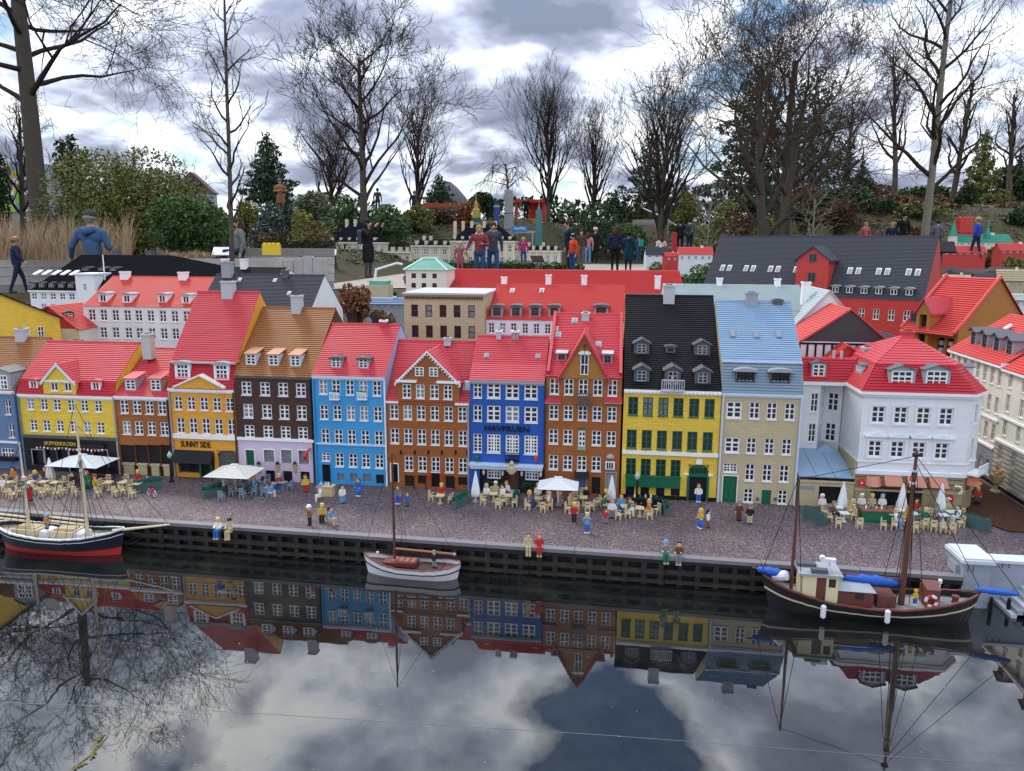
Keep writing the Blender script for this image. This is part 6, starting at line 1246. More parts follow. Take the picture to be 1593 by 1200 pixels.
for xx in (atY(76, 830, c0.y).x-c0.x, atY(130, 832, c0.y).x-c0.x): MB().prism([(xx-.02, -.032, zd), (xx+.02, -.032, zd), (xx+.016, -.032, zd+.022), (xx-.012, -.032, zd+.026)], (0, .06, 0)).build('dinghy', hwhite, t)
for px_, pt, rr in ((42, 690, .0066), (134, 623, .007)):
    x = atY(px_, 800, c0.y).x-c0.x; z1 = atY(px_-(25 if px_ > 100 else 14), pt, c0.y).z
    m_ = MB().tube([(x, 0, zd), (x, 0, z1*.55), (x, 0, z1*.58), (x, 0, z1)], [rr, rr*.85, rr*.6, rr*.35], 8).build('mast', tanw, t)
    for k in range(14): MB().lathe([(rr*1.03-.0002*k, 0), (rr*1.03-.0002*k, .0012)], 8, (x, 0, .02+k*z1*.036)).build('mast_joint', mat('mast_joint_grey', (.3, .26, .18)), m_)
    MB().lathe([(.001, -.007), (.007, -.003), (.007, .003), (.001, .007)], 7, (x+.006, -.006, z1*.58)).lathe([(.001, -.008), (.008, -.003), (.008, .003), (.001, .008)], 7, (x+.002, -.004, z1*.45)).build('block', hwhite, m_)
    for s in (-1, 1):
        for k in (-.06, -.03, 0, .03, .06): line(t, (x, 0, z1*.57), (x+k*1.4, s*.066, -.03))
    line(t, (x, 0, z1*.98), (x+.22, 0, -.005)); line(t, (x, 0, z1*.98), (x-.16, 0, .0))
    for z, l in ((.004, -.17), (.020, -.16)): MB().tube([(x-.004, .0, z), (x+l, .004, z+.006)], .0045, 6).build('boom', tanw, t)
be = atY(266, 815, -.64); be = (be.x-c0.x, 0, be.z); MB().tube([(LS/2-.05, 0, -.012), be], [.0065, .0035], 7).build('bowsprit', tanw, t); line(t, (LS/2-.01, 0, ZW+.03), be, .001); line(t, (LS/2-.02, 0, ZW+.045), be, .001); x = atY(134, 800, c0.y).x-c0.x; line(t, (x, 0, .40), be, .001)
p = atY(70, 792, c0.y); figure('toy sailor with bright blue hat on two masted ship', (p.x, c0.y, -.02), 0, 'orange', 'grey', 'sky', hat='sky', s=.7)
# ================================================================ white bridge end at the right
t = thing('bridge_abutment', 'white bridge abutment with capped pier and steps beside quay end', 'bridge', (0, 0, 0)); Wt = P['white']
Wt = mat('pale_grey_brick', (.30, .335, .40), brick=.08); Yb = -.66; a = atY(1496, 912, Yb); b_ = atY(1537, 913, Yb); zt_ = atY(1500, 876, Yb).z
MB().box(a.x, b_.x+.004, Yb, Yb+.12, -.3, zt_).build('pier', Wt, t); MB().box(a.x-.010, b_.x+.014, Yb-.010, Yb+.13, zt_, zt_+.012).build('pier_cap', mat('pale_cap', (.55, .60, .66), .4), t); MB().box(a.x-.004, b_.x+.008, Yb-.004, Yb+.124, zt_+.012, zt_+.018).build('pier_cap', mat('pale_cap', (.55, .60, .66), .4), t)
MB().box(a.x-.012, a.x, Yb+.03, Yb+.09, -.3, zt_-.02).build('pilaster', Wt, t); MB().box(b_.x+.004, 2.2, Yb+.05, Yb+.09, -.3, zt_-.012).build('parapet', Wt, t); MB().box(b_.x+.004, 2.2, Yb+.042, Yb+.10, zt_-.012, zt_-.002).build('parapet_cap', mat('pale_cap', (.55, .60, .66), .4), t)
for k in range(6): x = a.x+.012+k*.016 if k < 2 else b_.x+.02+(k-2)*.02; y_ = Yb-.001 if k < 2 else Yb+.049; MB().box(x, x+.003, y_, y_+.004, zt_-.03, zt_-.010).build('slot', P['darkgrey'], t)
for k in range(6): MB().box(b_.x+.05+k*.018, b_.x+.4, Yb-.06+k*.0, Yb+.05, -.3, ZW+.012+k*.014).build('step', Wt if k % 2 else P['stone'], t)
for x in (b_.x+.006, b_.x+.06): MB().lathe([(.006, -.3), (.006, ZW+.045), (.003, ZW+.05)], 7, (x, Yb-.02, 0)).build('mooring_post', P['black'], t)

# ================================================================ vegetation kit
class Wood:
    """collects tapering limbs as 3/5-sided tubes in flat arrays"""
    def __init__(s): s.v = []; s.f = []
    def tube(s, pts, rs, sides):
        n0 = len(s.v); k = len(pts); prev = None
        cs = [(math.cos(2*PI*j/sides), math.sin(2*PI*j/sides)) for j in range(sides)]
        for i in range(k):
            p = pts[i]; d = pts[min(i+1, k-1)]-pts[max(i-1, 0)]
            if prev is None: u = d.orthogonal().normalized()
            else:
                u = prev-d*(prev.dot(d)/max(d.length_squared, 1e-9)); u = u.normalized() if u.length_squared > 1e-9 else d.orthogonal().normalized()
            prev = u; v = d.cross(u).normalized(); r = rs[i]
            for c, sn in cs: s.v.append((p.x+(u.x*c+v.x*sn)*r, p.y+(u.y*c+v.y*sn)*r, p.z+(u.z*c+v.z*sn)*r))
        for i in range(k-1):
            for j in range(sides):
                a = n0+i*sides+j; b = n0+i*sides+(j+1) % sides; s.f.append((a, b, b+sides, a+sides))
    def mesh(s, nm, m):
        me = bpy.data.meshes.new(nm); me.from_pydata(s.v, [], s.f); me.materials.append(m); me.polygons.foreach_set('use_smooth', [True]*len(s.f)); return me
def grow_tree(seed, H, r0, fork=.35, n1=7, ang=(35, 60), up=.25, spread=.55, lv=4, ratio=(.55, .75), kids=(3, 5), twist=.22, rmin=.007, multi=1, trunk_lean=.03, tw_kids=3, droop=0.0, cr=.62):
    rg = random.Random(seed); trunk = Wood(); crown = Wood()
    def limb(p, d, L_, r, lvl):
        ns = 7 if lvl == 0 else (6 if lvl == 1 else (5 if lvl == 2 else 4)); pts = [p.copy()]; ds = [d.copy()]; q = p.copy(); dd = d.copy()
        for i in range(ns):
            tw = twist*(1.0 if lvl else .25); up_ = up if lvl < lv-1 else up-droop
            dd = (dd+Vector((rg.gauss(0, tw), rg.gauss(0, tw), rg.gauss(0, tw*.6)+up_*.35))).normalized() if lvl else (dd+Vector((rg.gauss(0, trunk_lean), rg.gauss(0, trunk_lean), .1))).normalized()
            q = q+dd*(L_/ns); pts.append(q.copy()); ds.append(dd.copy())
        rs = [max(rmin*.7, r*(1-.62*i/ns) if lvl == 0 else r*(1-.8*i/ns)) for i in range(ns+1)]
        (trunk if lvl == 0 else crown).tube(pts, rs, 8 if lvl == 0 else (6 if lvl == 1 else (4 if lvl == 2 else 3)))
        if lvl >= lv: return
        nk = n1 if lvl == 0 else (rg.randint(*kids) if lvl < lv-1 else tw_kids)
        for k in range(nk):
            f = (fork+(1-fork)*((k+.5+rg.uniform(-.35, .35))/nk)) if lvl == 0 else rg.uniform(.22, 1.0); f = min(f, .995)
            i = min(int(f*ns), ns-1); t_ = f*ns-i; bp = pts[i].lerp(pts[i+1], t_); bd = ds[i+1]; rr = rs[i]*(1-t_)+rs[i+1]*t_
            a = rad(rg.uniform(*ang)) if lvl == 0 else rad(rg.uniform(22, 55)); az = (k*2.4+rg.uniform(-.5, .5)) if lvl == 0 else rg.uniform(0, 2*PI)
            o = bd.orthogonal().normalized(); o = Matrix.Rotation(az, 3, bd) @ o; cdn = (bd*math.cos(a)+o*math.sin(a)).normalized()
            LL = H*spread*(1.05-.55*(f-fork)/(1-fork))*rg.uniform(.8, 1.1) if lvl == 0 else L_*rg.uniform(*ratio)
            limb(bp, cdn, LL, max(rmin, rr*(cr if lvl == 0 else .60)), lvl+1)
    for m_ in range(multi):
        a = 2*PI*m_/max(multi, 1)+rg.random(); d = Vector((math.cos(a)*.18*(multi > 1), math.sin(a)*.18*(multi > 1), 1)).normalized(); limb(Vector((math.cos(a)*r0*.5*(multi > 1), math.sin(a)*r0*.5*(multi > 1), -.1)), d, H*(.95 if multi == 1 else .8), r0*(1 if multi == 1 else .7), 0)
    return trunk, crown
bark = mat('grey_bark', (.085, .070, .058), .9, .35, 14, spec=.15, bump=.7, bscale=22, speck=((.10, .115, .075), 6, .62)); bark_d = mat('dark_twigs', (.040, .030, .025), .9, .3, 5, spec=.1); bark_p = mat('pale_bark', (.21, .20, .16), .9, .35, 14, spec=.15, bump=.5, bscale=20); twig_b = mat('brown_twigs', (.075, .055, .042), .9, .3, 5, spec=.1)
def put_tree(label, px, depth, kw, tm=bark, cm=bark_d, z=None, name='bare_tree', group=None, rz=0.0):
    p = atD(px, 380, depth); zz = heightfield(p.x, p.y) if z is None else z
    t = thing(name, label, 'tree', (p.x, p.y, zz), rz, group); a, b = grow_tree(**kw); ob('trunk', a.mesh('trunk', tm), t); ob('crown', b.mesh('crown', cm), t); return t
def dup_tree(src, label, px, depth, scale, rz, z=None): p = atD(px, 380, depth); return dup(src, (p.x, p.y, heightfield(p.x, p.y) if z is None else z), rz, label, None, scale)
put_tree('big bare beech with thick grey trunk behind evergreen bush', 66, 21, dict(seed=13, H=12.0, r0=.27, fork=.33, n1=26, ang=(58, 88), up=.03, spread=.36, lv=5, kids=(4, 5), ratio=(.55, .72), rmin=.006, tw_kids=3, trunk_lean=.006, cr=.36), rz=2.6)
put_tree('slim pale young tree rising above timber terrace', 357, 13, dict(seed=7, H=5.4, r0=.050, fork=.27, n1=20, ang=(38, 62), up=.20, spread=.19, lv=3, kids=(3, 4), ratio=(.5, .7), rmin=.0045, tw_kids=3, trunk_lean=.018), bark, bark_d, z=0)
put_tree('wide bare tree with dark trunk left of the park clock tower', 567, 34, dict(seed=24, cr=.58, H=8.4, r0=.19, fork=.24, n1=19, ang=(36, 66), up=.24, spread=.50, lv=5, kids=(3, 4), ratio=(.55, .72), rmin=.010, tw_kids=3, trunk_lean=.02))
UPR = dict(H=5.4, r0=.16, fork=.12, n1=20, ang=(20, 40), up=.50, spread=.66, lv=4, kids=(3, 5), ratio=(.5, .7), rmin=.009, tw_kids=3, twist=.10)
u1 = put_tree('upright bare hornbeam standing right of wide bare tree', 650, 44, dict(UPR, seed=31))
u2 = put_tree('pair leader upright bare hornbeam with broad fan crown near the red stage', 852, 46, dict(UPR, seed=32, n1=24, H=6.3))
dup_tree(u1, 'narrower upright bare hornbeam close to the fan crowned one', 922, 48, (.95, .95, 1.1), 1.3); dup_tree(u2, 'upright bare hornbeam beside stairs with handrail', 1028, 45, (1.35, 1.35, 1.2), 2.2); dup_tree(u1, 'faint multi stemmed hornbeam behind wide bare tree', 517, 52, (1.25, 1.25, .95), .7)
put_tree('massive twin trunked bare tree behind the grey warehouse roof', 1196, 27, dict(seed=45, H=7.6, r0=.30, fork=.20, n1=13, ang=(26, 60), up=.26, spread=.66, lv=5, kids=(3, 4), ratio=(.56, .74), rmin=.009, tw_kids=3, multi=2, droop=.08, cr=.48), bark, twig_b)
put_tree('second trunk of the twin bare trees with low sweeping twigs', 1222, 29, dict(seed=46, H=8.2, r0=.22, fork=.22, n1=11, ang=(35, 72), up=.14, spread=.54, lv=4, kids=(3, 5), ratio=(.56, .74), rmin=.008, tw_kids=3, droop=.3, cr=.5), bark, twig_b)
put_tree('tall pale birch like tree behind warehouse end', 1437, 26, dict(seed=53, H=10.5, r0=.15, fork=.22, n1=20, ang=(35, 58), up=.20, spread=.32, lv=4, kids=(3, 4), ratio=(.55, .72), rmin=.007, tw_kids=3, trunk_lean=.012), bark_p, bark_d, z=.6)
t_ = put_tree('thin dark tree between birch and massive tree', 1384, 38, dict(seed=57, H=7.4, r0=.15, fork=.25, n1=15, ang=(25, 50), up=.35, spread=.32, lv=4, kids=(3, 4), ratio=(.5, .7), rmin=.009, tw_kids=3))
dup_tree(t_, 'bare tree on right hand bank beside golden cypress', 1475, 44, (1.2, 1.2, .95), 2.0); dup_tree(t_, 'small bare tree left of the big beech', 38, 26, (.75, .75, .62), 3.1); dup_tree(t_, 'bare tree behind evergreen bush top', 205, 40, (.8, .8, .55), 4.0); dup_tree(t_, 'slender bare tree over dry bank at right', 1560, 40, (1.0, 1.0, .8), 5.0); dup_tree(t_, 'leafless sapling beside slim pale tree', 312, 24, (.6, .6, .42), 1.0, 0); dup_tree(t_, 'leafless tree far behind massive bare tree', 1305, 55, (1.3, 1.3, 1.05), 1.9)
wv = put_tree('small weeping tree behind the grey model tower', 793, 46, dict(seed=61, H=3.9, r0=.10, fork=.6, n1=12, ang=(40, 80), up=-.05, spread=.45, lv=3, kids=(4, 6), ratio=(.6, .9), rmin=.010, tw_kids=4, droop=.9), bark, twig_b)
sap = put_tree('thin pale sapling in front of brown shrubs by massive tree', 1100, 24, dict(seed=64, H=2.9, r0=.035, fork=.25, n1=14, ang=(30, 60), up=.2, spread=.32, lv=3, kids=(3, 4), ratio=(.5, .7), rmin=.005), bark_p, bark_p); dup_tree(sap, 'thin pale sapling right of massive tree', 1262, 22, (1.1, 1.1, .9), 2.0)

def leaf_cloud(seed, n, clumps, size, m, nm='foliage', flat=.5, droop=.2):
    """clumps: (cx,cy,cz,rx,ry,rz); leaves sit in shells of the clumps, folded quads"""
    r = np.random.default_rng(seed); c = np.array(clumps); w_ = c[:, 3]*c[:, 4]+c[:, 3]*c[:, 5]; w_ = w_/w_.sum(); i = r.choice(len(c), n, p=w_)
    d = r.normal(size=(n, 3)); d /= np.linalg.norm(d, axis=1)[:, None]; rad_ = .62+.42*r.random(n)**.6; p = c[i, :3]+d*c[i, 3:]*rad_[:, None]
    a = r.normal(size=(n, 3))*.8+d*.8; a[:, 2] -= droop; a /= np.linalg.norm(a, axis=1)[:, None]; b = np.cross(a, r.normal(size=(n, 3))); b /= np.linalg.norm(b, axis=1)[:, None]; s = size*(.6+.8*r.random(n))[:, None]
    V = np.stack([p-a*s, p+b*s*flat, p+a*s, p-b*s*flat], 1).reshape(-1, 3); F = np.arange(4*n).reshape(-1, 4)
    me = bpy.data.meshes.new(nm); me.from_pydata(V.tolist(), [], F.tolist()); me.materials.append(m); return me
def leafm(n, c, var=.45, sc=2.5): return mat('leaf_'+n, c, .55, var, sc, spec=.25)
LV = dict(dark=leafm('dark', (.030, .058, .022)), mid=leafm('mid', (.060, .115, .032)), yell=leafm('yellow', (.17, .17, .035)), olive=leafm('olive', (.125, .140, .035)), brown=leafm('brown', (.115, .062, .030)), copper=leafm('copper', (.20, .085, .045), .5, 12), blue=leafm('blue', (.045, .075, .06)), purple=leafm('purple', (.10, .04, .075)), rust=leafm('rust', (.17, .065, .02)), pale=leafm('pale', (.13, .16, .085)))
def rnd_clumps(seed, W, D, H_, k, low=.15):
    r = random.Random(seed); o = []
    for j in range(k):
        a = 2*PI*j/k+r.uniform(-.4, .4); rr = r.uniform(.25, .72) if j else 0; zz = H_*(r.uniform(low+.1, .72) if j else .6); s = r.uniform(.26, .42)
        o.append((math.cos(a)*rr*W/2, math.sin(a)*rr*D/2, zz, W*s*.62, D*s*.62, H_*s*.62))
    return o
stemm = mat('shrub_stems', (.05, .038, .028), .9, .3)
SHM = {}
def shrub(label, px, py, wpx, hpx, depth, kind, n=2600, leaf=.07, k=9, name='shrub', group=None, seed=None, z=None, stems=True, low=.1):
    depth = max(depth*1.27, 44.5) if 840 < px < 1115 and depth > 29 else depth
    p = atD(px, py, depth); s = depth/F_PX; W, H_ = wpx*s, hpx*s; seed = seed or int(px*7+py); gh = heightfield(p.x, p.y)-.04
    if p.z-gh > 0 and depth > 10: H_ += p.z-gh; p.z = gh
    t = thing(name, label, 'shrub', (p.x, p.y, p.z), (seed % 7)*.9, group)
    ob('foliage', leaf_cloud(seed, n, rnd_clumps(seed, W, W*.8, H_, k, low), leaf, LV[kind]), t)
    b = Wood(); r = random.Random(seed); gz = min(heightfield(p.x, p.y)-p.z, 0)-.05
    for j in range(5): a = r.random()*6.3; b.tube([Vector((math.cos(a)*.04, math.sin(a)*.04, gz)), Vector((math.cos(a)*W*.12, math.sin(a)*W*.1, H_*.3)), Vector((math.cos(a)*W*.28, math.sin(a)*W*.25, H_*.62))], [.03, .025, .01], 4)
    ob('stems', b.mesh('stems', stemm), t); return t
shrub('huge rounded rhododendron with yellow green leaves behind man in blue', 200, 392, 255, 165, 20, 'olive', 36000, .042, 26, low=.0); shrub('lower right shoulder of evergreen thicket beside slim tree', 305, 392, 130, 100, 18.5, 'mid', 9000, .05, 14)
shrub('dark evergreen thicket at the left edge by colourful facade', -2, 330, 40, 120, 25, 'dark', 2500, .07, 8); shrub('sparse dark holly behind big rhododendron', 118, 300, 70, 125, 29, 'dark', 1600, .10, 9)
for x, y, wp, hp, d, kd, lb in ((430, 352, 110, 52, 34, 'blue', 'blue green shrub on bank left of model palace'), (478, 352, 80, 38, 33, 'yell', 'yellowish shrub on bank behind left palace wing'), (485, 330, 90, 48, 40, 'pale', 'pale leaved shrub below bare hornbeams'), (540, 345, 80, 45, 37, 'mid', 'fresh green shrub behind woman taking photo'), (600, 352, 100, 52, 35, 'mid', 'broad green shrub right of wide tree trunk'), (650, 345, 70, 34, 38, 'olive', 'olive shrub below orange canopies'), (608, 360, 60, 30, 38, 'rust', 'rusty orange heather behind palace link'), (632, 362, 55, 22, 38, 'purple', 'purple heather behind palace link'), (690, 350, 90, 30, 40, 'brown', 'brown shrub below orange canopies'), (725, 345, 50, 40, 37, 'rust', 'reddish shrub left of gold clock tower'), (755, 340, 60, 50, 42, 'dark', 'dark round shrub between towers'), (380, 340, 60, 45, 36, 'yell', 'yellow leaved shrub under the conifer'),
    (925, 390, 130, 88, 33, 'dark', 'big round dark bush behind path visitors'), (965, 330, 70, 55, 44, 'dark', 'dark laurel above big round bush'), (1000, 325, 60, 40, 45, 'yell', 'yellow green shrub beside stair rail'), (985, 382, 70, 40, 33, 'mid', 'green shrub at the foot of the stairs'), (1070, 350, 70, 60, 38, 'yell', 'yellow leaved bush right of stairs'), (1120, 355, 90, 60, 36, 'olive', 'olive brush under massive tree'), (1060, 320, 60, 50, 46, 'mid', 'green bush behind bare stair tree'), (1145, 365, 70, 50, 30, 'brown', 'brown brush beside pale sapling'), (1270, 362, 120, 80, 33, 'dark', 'dark evergreen brush right of massive trunk'), (1335, 358, 100, 70, 34, 'dark', 'dark evergreen brush behind loft gable'), (1390, 350, 90, 55, 36, 'brown', 'brown leafless brush on the right bank'), (1445, 340, 80, 40, 40, 'brown', 'brown scrub beside pale birch'), (1540, 345, 90, 50, 38, 'olive', 'olive juniper on the right bank'), (1580, 335, 90, 90, 42, 'dark', 'dark pine bush at right edge of bank'), (1500, 350, 60, 70, 36, 'dark', 'dark conical yew beside cathedral model'), (1475, 330, 90, 35, 46, 'olive', 'green scrub on top of right bank'),
    (1300, 352, 90, 45, 30, 'brown', 'brown leafless scrub left of loft gable line'), (1365, 345, 80, 40, 31, 'dark', 'dark low yew on right bank near red jacket'), (1420, 352, 80, 40, 30, 'olive', 'olive scrub behind black hatted visitor'), (1470, 352, 70, 42, 31, 'brown', 'rusty scrub behind mauve jacket'), (1515, 335, 70, 50, 40, 'mid', 'fresh green shrub behind cathedral spires'), (1560, 360, 80, 45, 31, 'brown', 'brown bramble right of cathedral model'), (1590, 370, 60, 50, 28, 'dark', 'dark shrub at right edge above red roofs'), (1240, 345, 80, 60, 34, 'brown', 'brown thicket under massive tree limbs'), (1200, 358, 90, 40, 31, 'olive', 'low olive thicket at massive tree foot'), (1340, 325, 120, 40, 44, 'brown', 'brown hedge line on right bank crest'), (1440, 322, 120, 38, 46, 'dark', 'dark hedge line on right bank crest'),
    (1035, 415, 70, 16, 22, 'olive', 'low spreading juniper at path edge'), (1088, 420, 80, 18, 20, 'mid', 'low juniper in front of red roofed cottage'), (1120, 420, 40, 26, 18, 'rust', 'small copper shrub beside warehouse roof'), (1430, 372, 60, 22, 28, 'brown', 'brown low shrub behind warehouse ridge end'), (1490, 405, 70, 22, 21, 'olive', 'low green mound beside cathedral model'), (1545, 402, 70, 24, 22, 'copper', 'coppery mound beside cathedral model'), (1580, 412, 60, 18, 20, 'olive', 'low green mound at right edge'), (640, 425, 30, 18, 20, 'copper', 'small copper shrub beside copper roofed tower'), (540, 414, 60, 10, 27, 'dark', 'low dark box hedge behind white crane'), (500, 462, 22, 30, 7.0, 'mid', 'small green shrub beside white gable')): shrub(lb, x, y, wp, hp, d, kd, int(700+wp*hp*.45), .0021*d+.006 if d > 10 else .02, 8)
shrub('round copper leaved beech shrub behind brown roof', 553, 500, 66, 66, 5.6, 'copper', 1900, .017, 9); shrub('grey twiggy shrub behind sky blue house', 590, 508, 60, 34, 5.4, 'brown', 500, .012, 6); shrub('dry brown leaved shrub behind wide yellow house', 150, 533, 52, 34, 5.0, 'brown', 700, .015, 7); shrub('dry brown shrub beside yellow gable', 113, 532, 36, 28, 4.9, 'brown', 450, .014, 6); shrub('small dark shrub behind tan store corner', 612, 475, 30, 22, 7.2, 'dark', 500, .02, 6)
def conifer(label, px, py, wpx, hpx, depth, kind, n=4200, leaf=.10, tip=.06):
    p = atD(px, py, depth); s = depth/F_PX; W, H_ = wpx*s, hpx*s; r = random.Random(px); cl = []
    for j in range(30):
        f = (j+.5)/30; R_ = W/2*(1-f)**.8*r.uniform(.75, 1.15)+W*tip*.3; a = j*2.4; cl.append((math.cos(a)*R_*.55, math.sin(a)*R_*.55, H_*(.06+.92*f), R_*.55+.05, R_*.55+.05, H_*.045))
    t = thing('conifer', label, 'tree', (p.x, p.y, p.z)); ob('crown', leaf_cloud(px, n, cl, leaf, LV[kind], 'crown', .35, .5), t); b = Wood(); b.tube([Vector((0, 0, min(heightfield(p.x, p.y)-p.z, 0)-.1)), Vector((0, 0, H_*.6)), Vector((0, 0, H_*.97))], [.12, .08, .02], 6); ob('trunk', b.mesh('trunk', bark), t)
conifer('pyramidal pine left of centre behind bank shrubs', 420, 322, 92, 112, 44, 'dark', 5200, .12); conifer('golden green cypress on the right bank', 1522, 325, 70, 118, 38, 'olive', 4200, .10); conifer('tall dark spruce behind the massive tree', 1165, 345, 150, 235, 42, 'dark', 9000, .14, .2); conifer('broad dark spruce right of massive trunk', 1255, 345, 160, 230, 46, 'dark', 8000, .14, .2); conifer('dark spruce behind bare stair tree', 1010, 320, 75, 115, 56, 'dark', 3800, .12); conifer('small spruce behind upright hornbeam', 683, 318, 50, 46, 50, 'dark', 1800, .10); conifer('dark thuja between bare trees on right', 1335, 340, 60, 90, 44, 'dark', 2600, .12); conifer('dark spruce at right frame edge', 1592, 330, 90, 110, 46, 'dark', 3600, .12)
# far tree belt closing the park
b = leaf_cloud(77, 26000, [(-95+5.2*i, 62+6*math.sin(i*1.7), heightfield(-95+5.2*i, 62)+.45+.7*math.sin(i*2.3), 4.2, 3, 1.5+.6*math.sin(i*1.1)) for i in range(38)], .26, LV['dark'], 'far_trees'); o = stuff(ob('far_woodland', b)); o['label'] = 'distant dark belt of park shrubs along the horizon'; o['category'] = 'woodland'
# dry reed bed
def reeds(label, x0, x1, yb, yt, depth, n, seed):
    r = np.random.default_rng(seed); V = []; F = []
    for i in range(n):
        px = r.uniform(x0, x1); p = atD(px, yb, depth+r.uniform(0, 1.2)); h = (yb-yt)*depth/F_PX*r.uniform(.35, 1.0)*(1+.22*math.sin(px*.13)+.14*math.sin(px*.41+1)); l = r.normal(0, .17, 2); w2 = .006; k = len(V)
        V += [(p.x-w2, p.y, p.z), (p.x+w2, p.y, p.z), (p.x+l[0]*.4+w2, p.y+l[1]*.4, p.z+h*.6), (p.x+l[0]*.4-w2, p.y+l[1]*.4, p.z+h*.6), (p.x+l[0], p.y+l[1], p.z+h)]; F += [(k, k+1, k+2, k+3), (k+3, k+2, k+4)]
    me = bpy.data.meshes.new('reeds'); me.from_pydata(V, [], F); me.materials.append(mat('dry_reed', (.36, .25, .15), .8, .35, 9)); o = stuff(ob('reed_bed', me)); o['label'] = label; o['category'] = 'reeds'
reeds('dry tan reed bed behind timber terrace', -15, 205, 405, 335, 15.2, 1500, 3); reeds('low dry brown grass strip behind timber terrace', 255, 330, 402, 388, 17, 500, 4); reeds('dry grass on right hand bank', 1400, 1600, 350, 330, 34, 900, 6)
# leaf litter and ground cover over the banks
def cover(nm, label, n, seed, m, size, xr, yr, test):
    r = np.random.default_rng(seed); V = []; F = []
    X = r.uniform(*xr, n); Y = r.uniform(*yr, n); Q = r.normal(size=(n, 3)); 
    for i in range(n):
        x, y = X[i], Y[i]; z = heightfield(x, y)
        if not test(x, y, z): continue
        s_ = size*(.5+abs(Q[i, 2])*.6); a = Q[i, 0]*3; c, s2 = math.cos(a)*s_, math.sin(a)*s_; k = len(V); h = s_*(.35+.5*abs(Q[i, 1]))
        V += [(x-c, y-s2, z), (x+s2*.5, y-c*.5, z+h), (x+c, y+s2, z+h*.6), (x-s2*.5, y+c*.5, z+h*1.1)]; F.append((k, k+1, k+2, k+3))
    me = bpy.data.meshes.new(nm); me.from_pydata(V, [], F); me.materials.append(m); o = stuff(ob(nm, me)); o['label'] = label; o['category'] = 'ground cover'
cover('ground_cover', 'low green ground cover plants over the park banks', 44000, 5, LV['mid'], .075, (-30, 9), (24, 58), lambda x, y, z: z > .35 and math.sin(x*.9+2)*math.sin(y*.7) > -.35)
cover('ground_cover', 'brown leaf litter and dry stalks over the park banks', 70000, 6, LV['brown'], .055, (-30, 34), (18, 60), lambda x, y, z: z > .3 and (x > 6 or math.sin(x*.9+2)*math.sin(y*.7) < .1))
cover('ground_cover', 'olive tufts on the right hand bank', 22000, 7, LV['olive'], .065, (6, 34), (18, 58), lambda x, y, z: z > .3 and math.sin(x*.7)*math.sin(y*.9+1) > .1)

# ================================================================ park furniture and far models
plank = mat('weathered_timber', (.42, .40, .385), .9, .3, 6, spec=.15, bump=.6, bscale=40); plank_d = mat('dark_timber', (.24, .22, .21), .9, .3, 6)
def timber_wall(label, x0, x1, ytop, depth, rows, z1=None, posts=False, group=None):
    a = atD(x0, ytop, depth); b = atD(x1, ytop, depth); z1 = a.z; d = (b-a); d.z = 0; L_ = d.length; rz = math.atan2(d.y, d.x)
    t = thing('timber_wall', label, 'retaining wall', (a.x, a.y, 0), rz); r = random.Random(int(x0+depth*10))
    if posts:
        n = int(L_/.13)
        for i in range(n): w_ = L_/n; MB().box(i*w_+.003, (i+1)*w_-.004, r.uniform(0, .02), .12, -.05, z1+r.uniform(-.05, .03)).build('post', plank, t)
    else:
        h = (z1+.05)/rows
        for j in range(rows):
            k = max(1, int(L_/2.4)); off_ = r.uniform(-.3, .3)
            for i in range(k): MB().box(L_*i/k+.004, L_*(i+1)/k-.004, .05*j+r.uniform(0, .015), .05*j+.18, -.05+j*h, -.05+(j+1)*h-.012).build('sleeper', plank if (i+j) % 4 else plank_d, t)
    return t
timber_wall('grey timber sleeper terrace behind the black roofed palace', -30, 135, 402, 16.6, 4); timber_wall('long grey timber sleeper wall below brown grass', 262, 505, 402, 14.5, 4); timber_wall('upright weathered timber posts beside path', 425, 501, 401, 11.5, 1, posts=True); timber_wall('upper timber sleeper wall with yellow block', 236, 515, 385, 18.5, 5)
p = atD(423, 397, 17.9); t = thing('toy_block', 'giant yellow studded toy brick on timber wall', 'toy brick', (p.x, p.y, p.z), .3); yb = mat('yellow_plastic', (.80, .55, .03), .35, .05); MB().box(-.20, .20, -.12, .12, 0, .25).build('body', yb, t)
for i in range(4):
    for j in range(2): MB().lathe([(.035, .25), (.035, .285)], 10, (-.15+i*.1, -.05+j*.1, 0)).build('stud', yb, t)
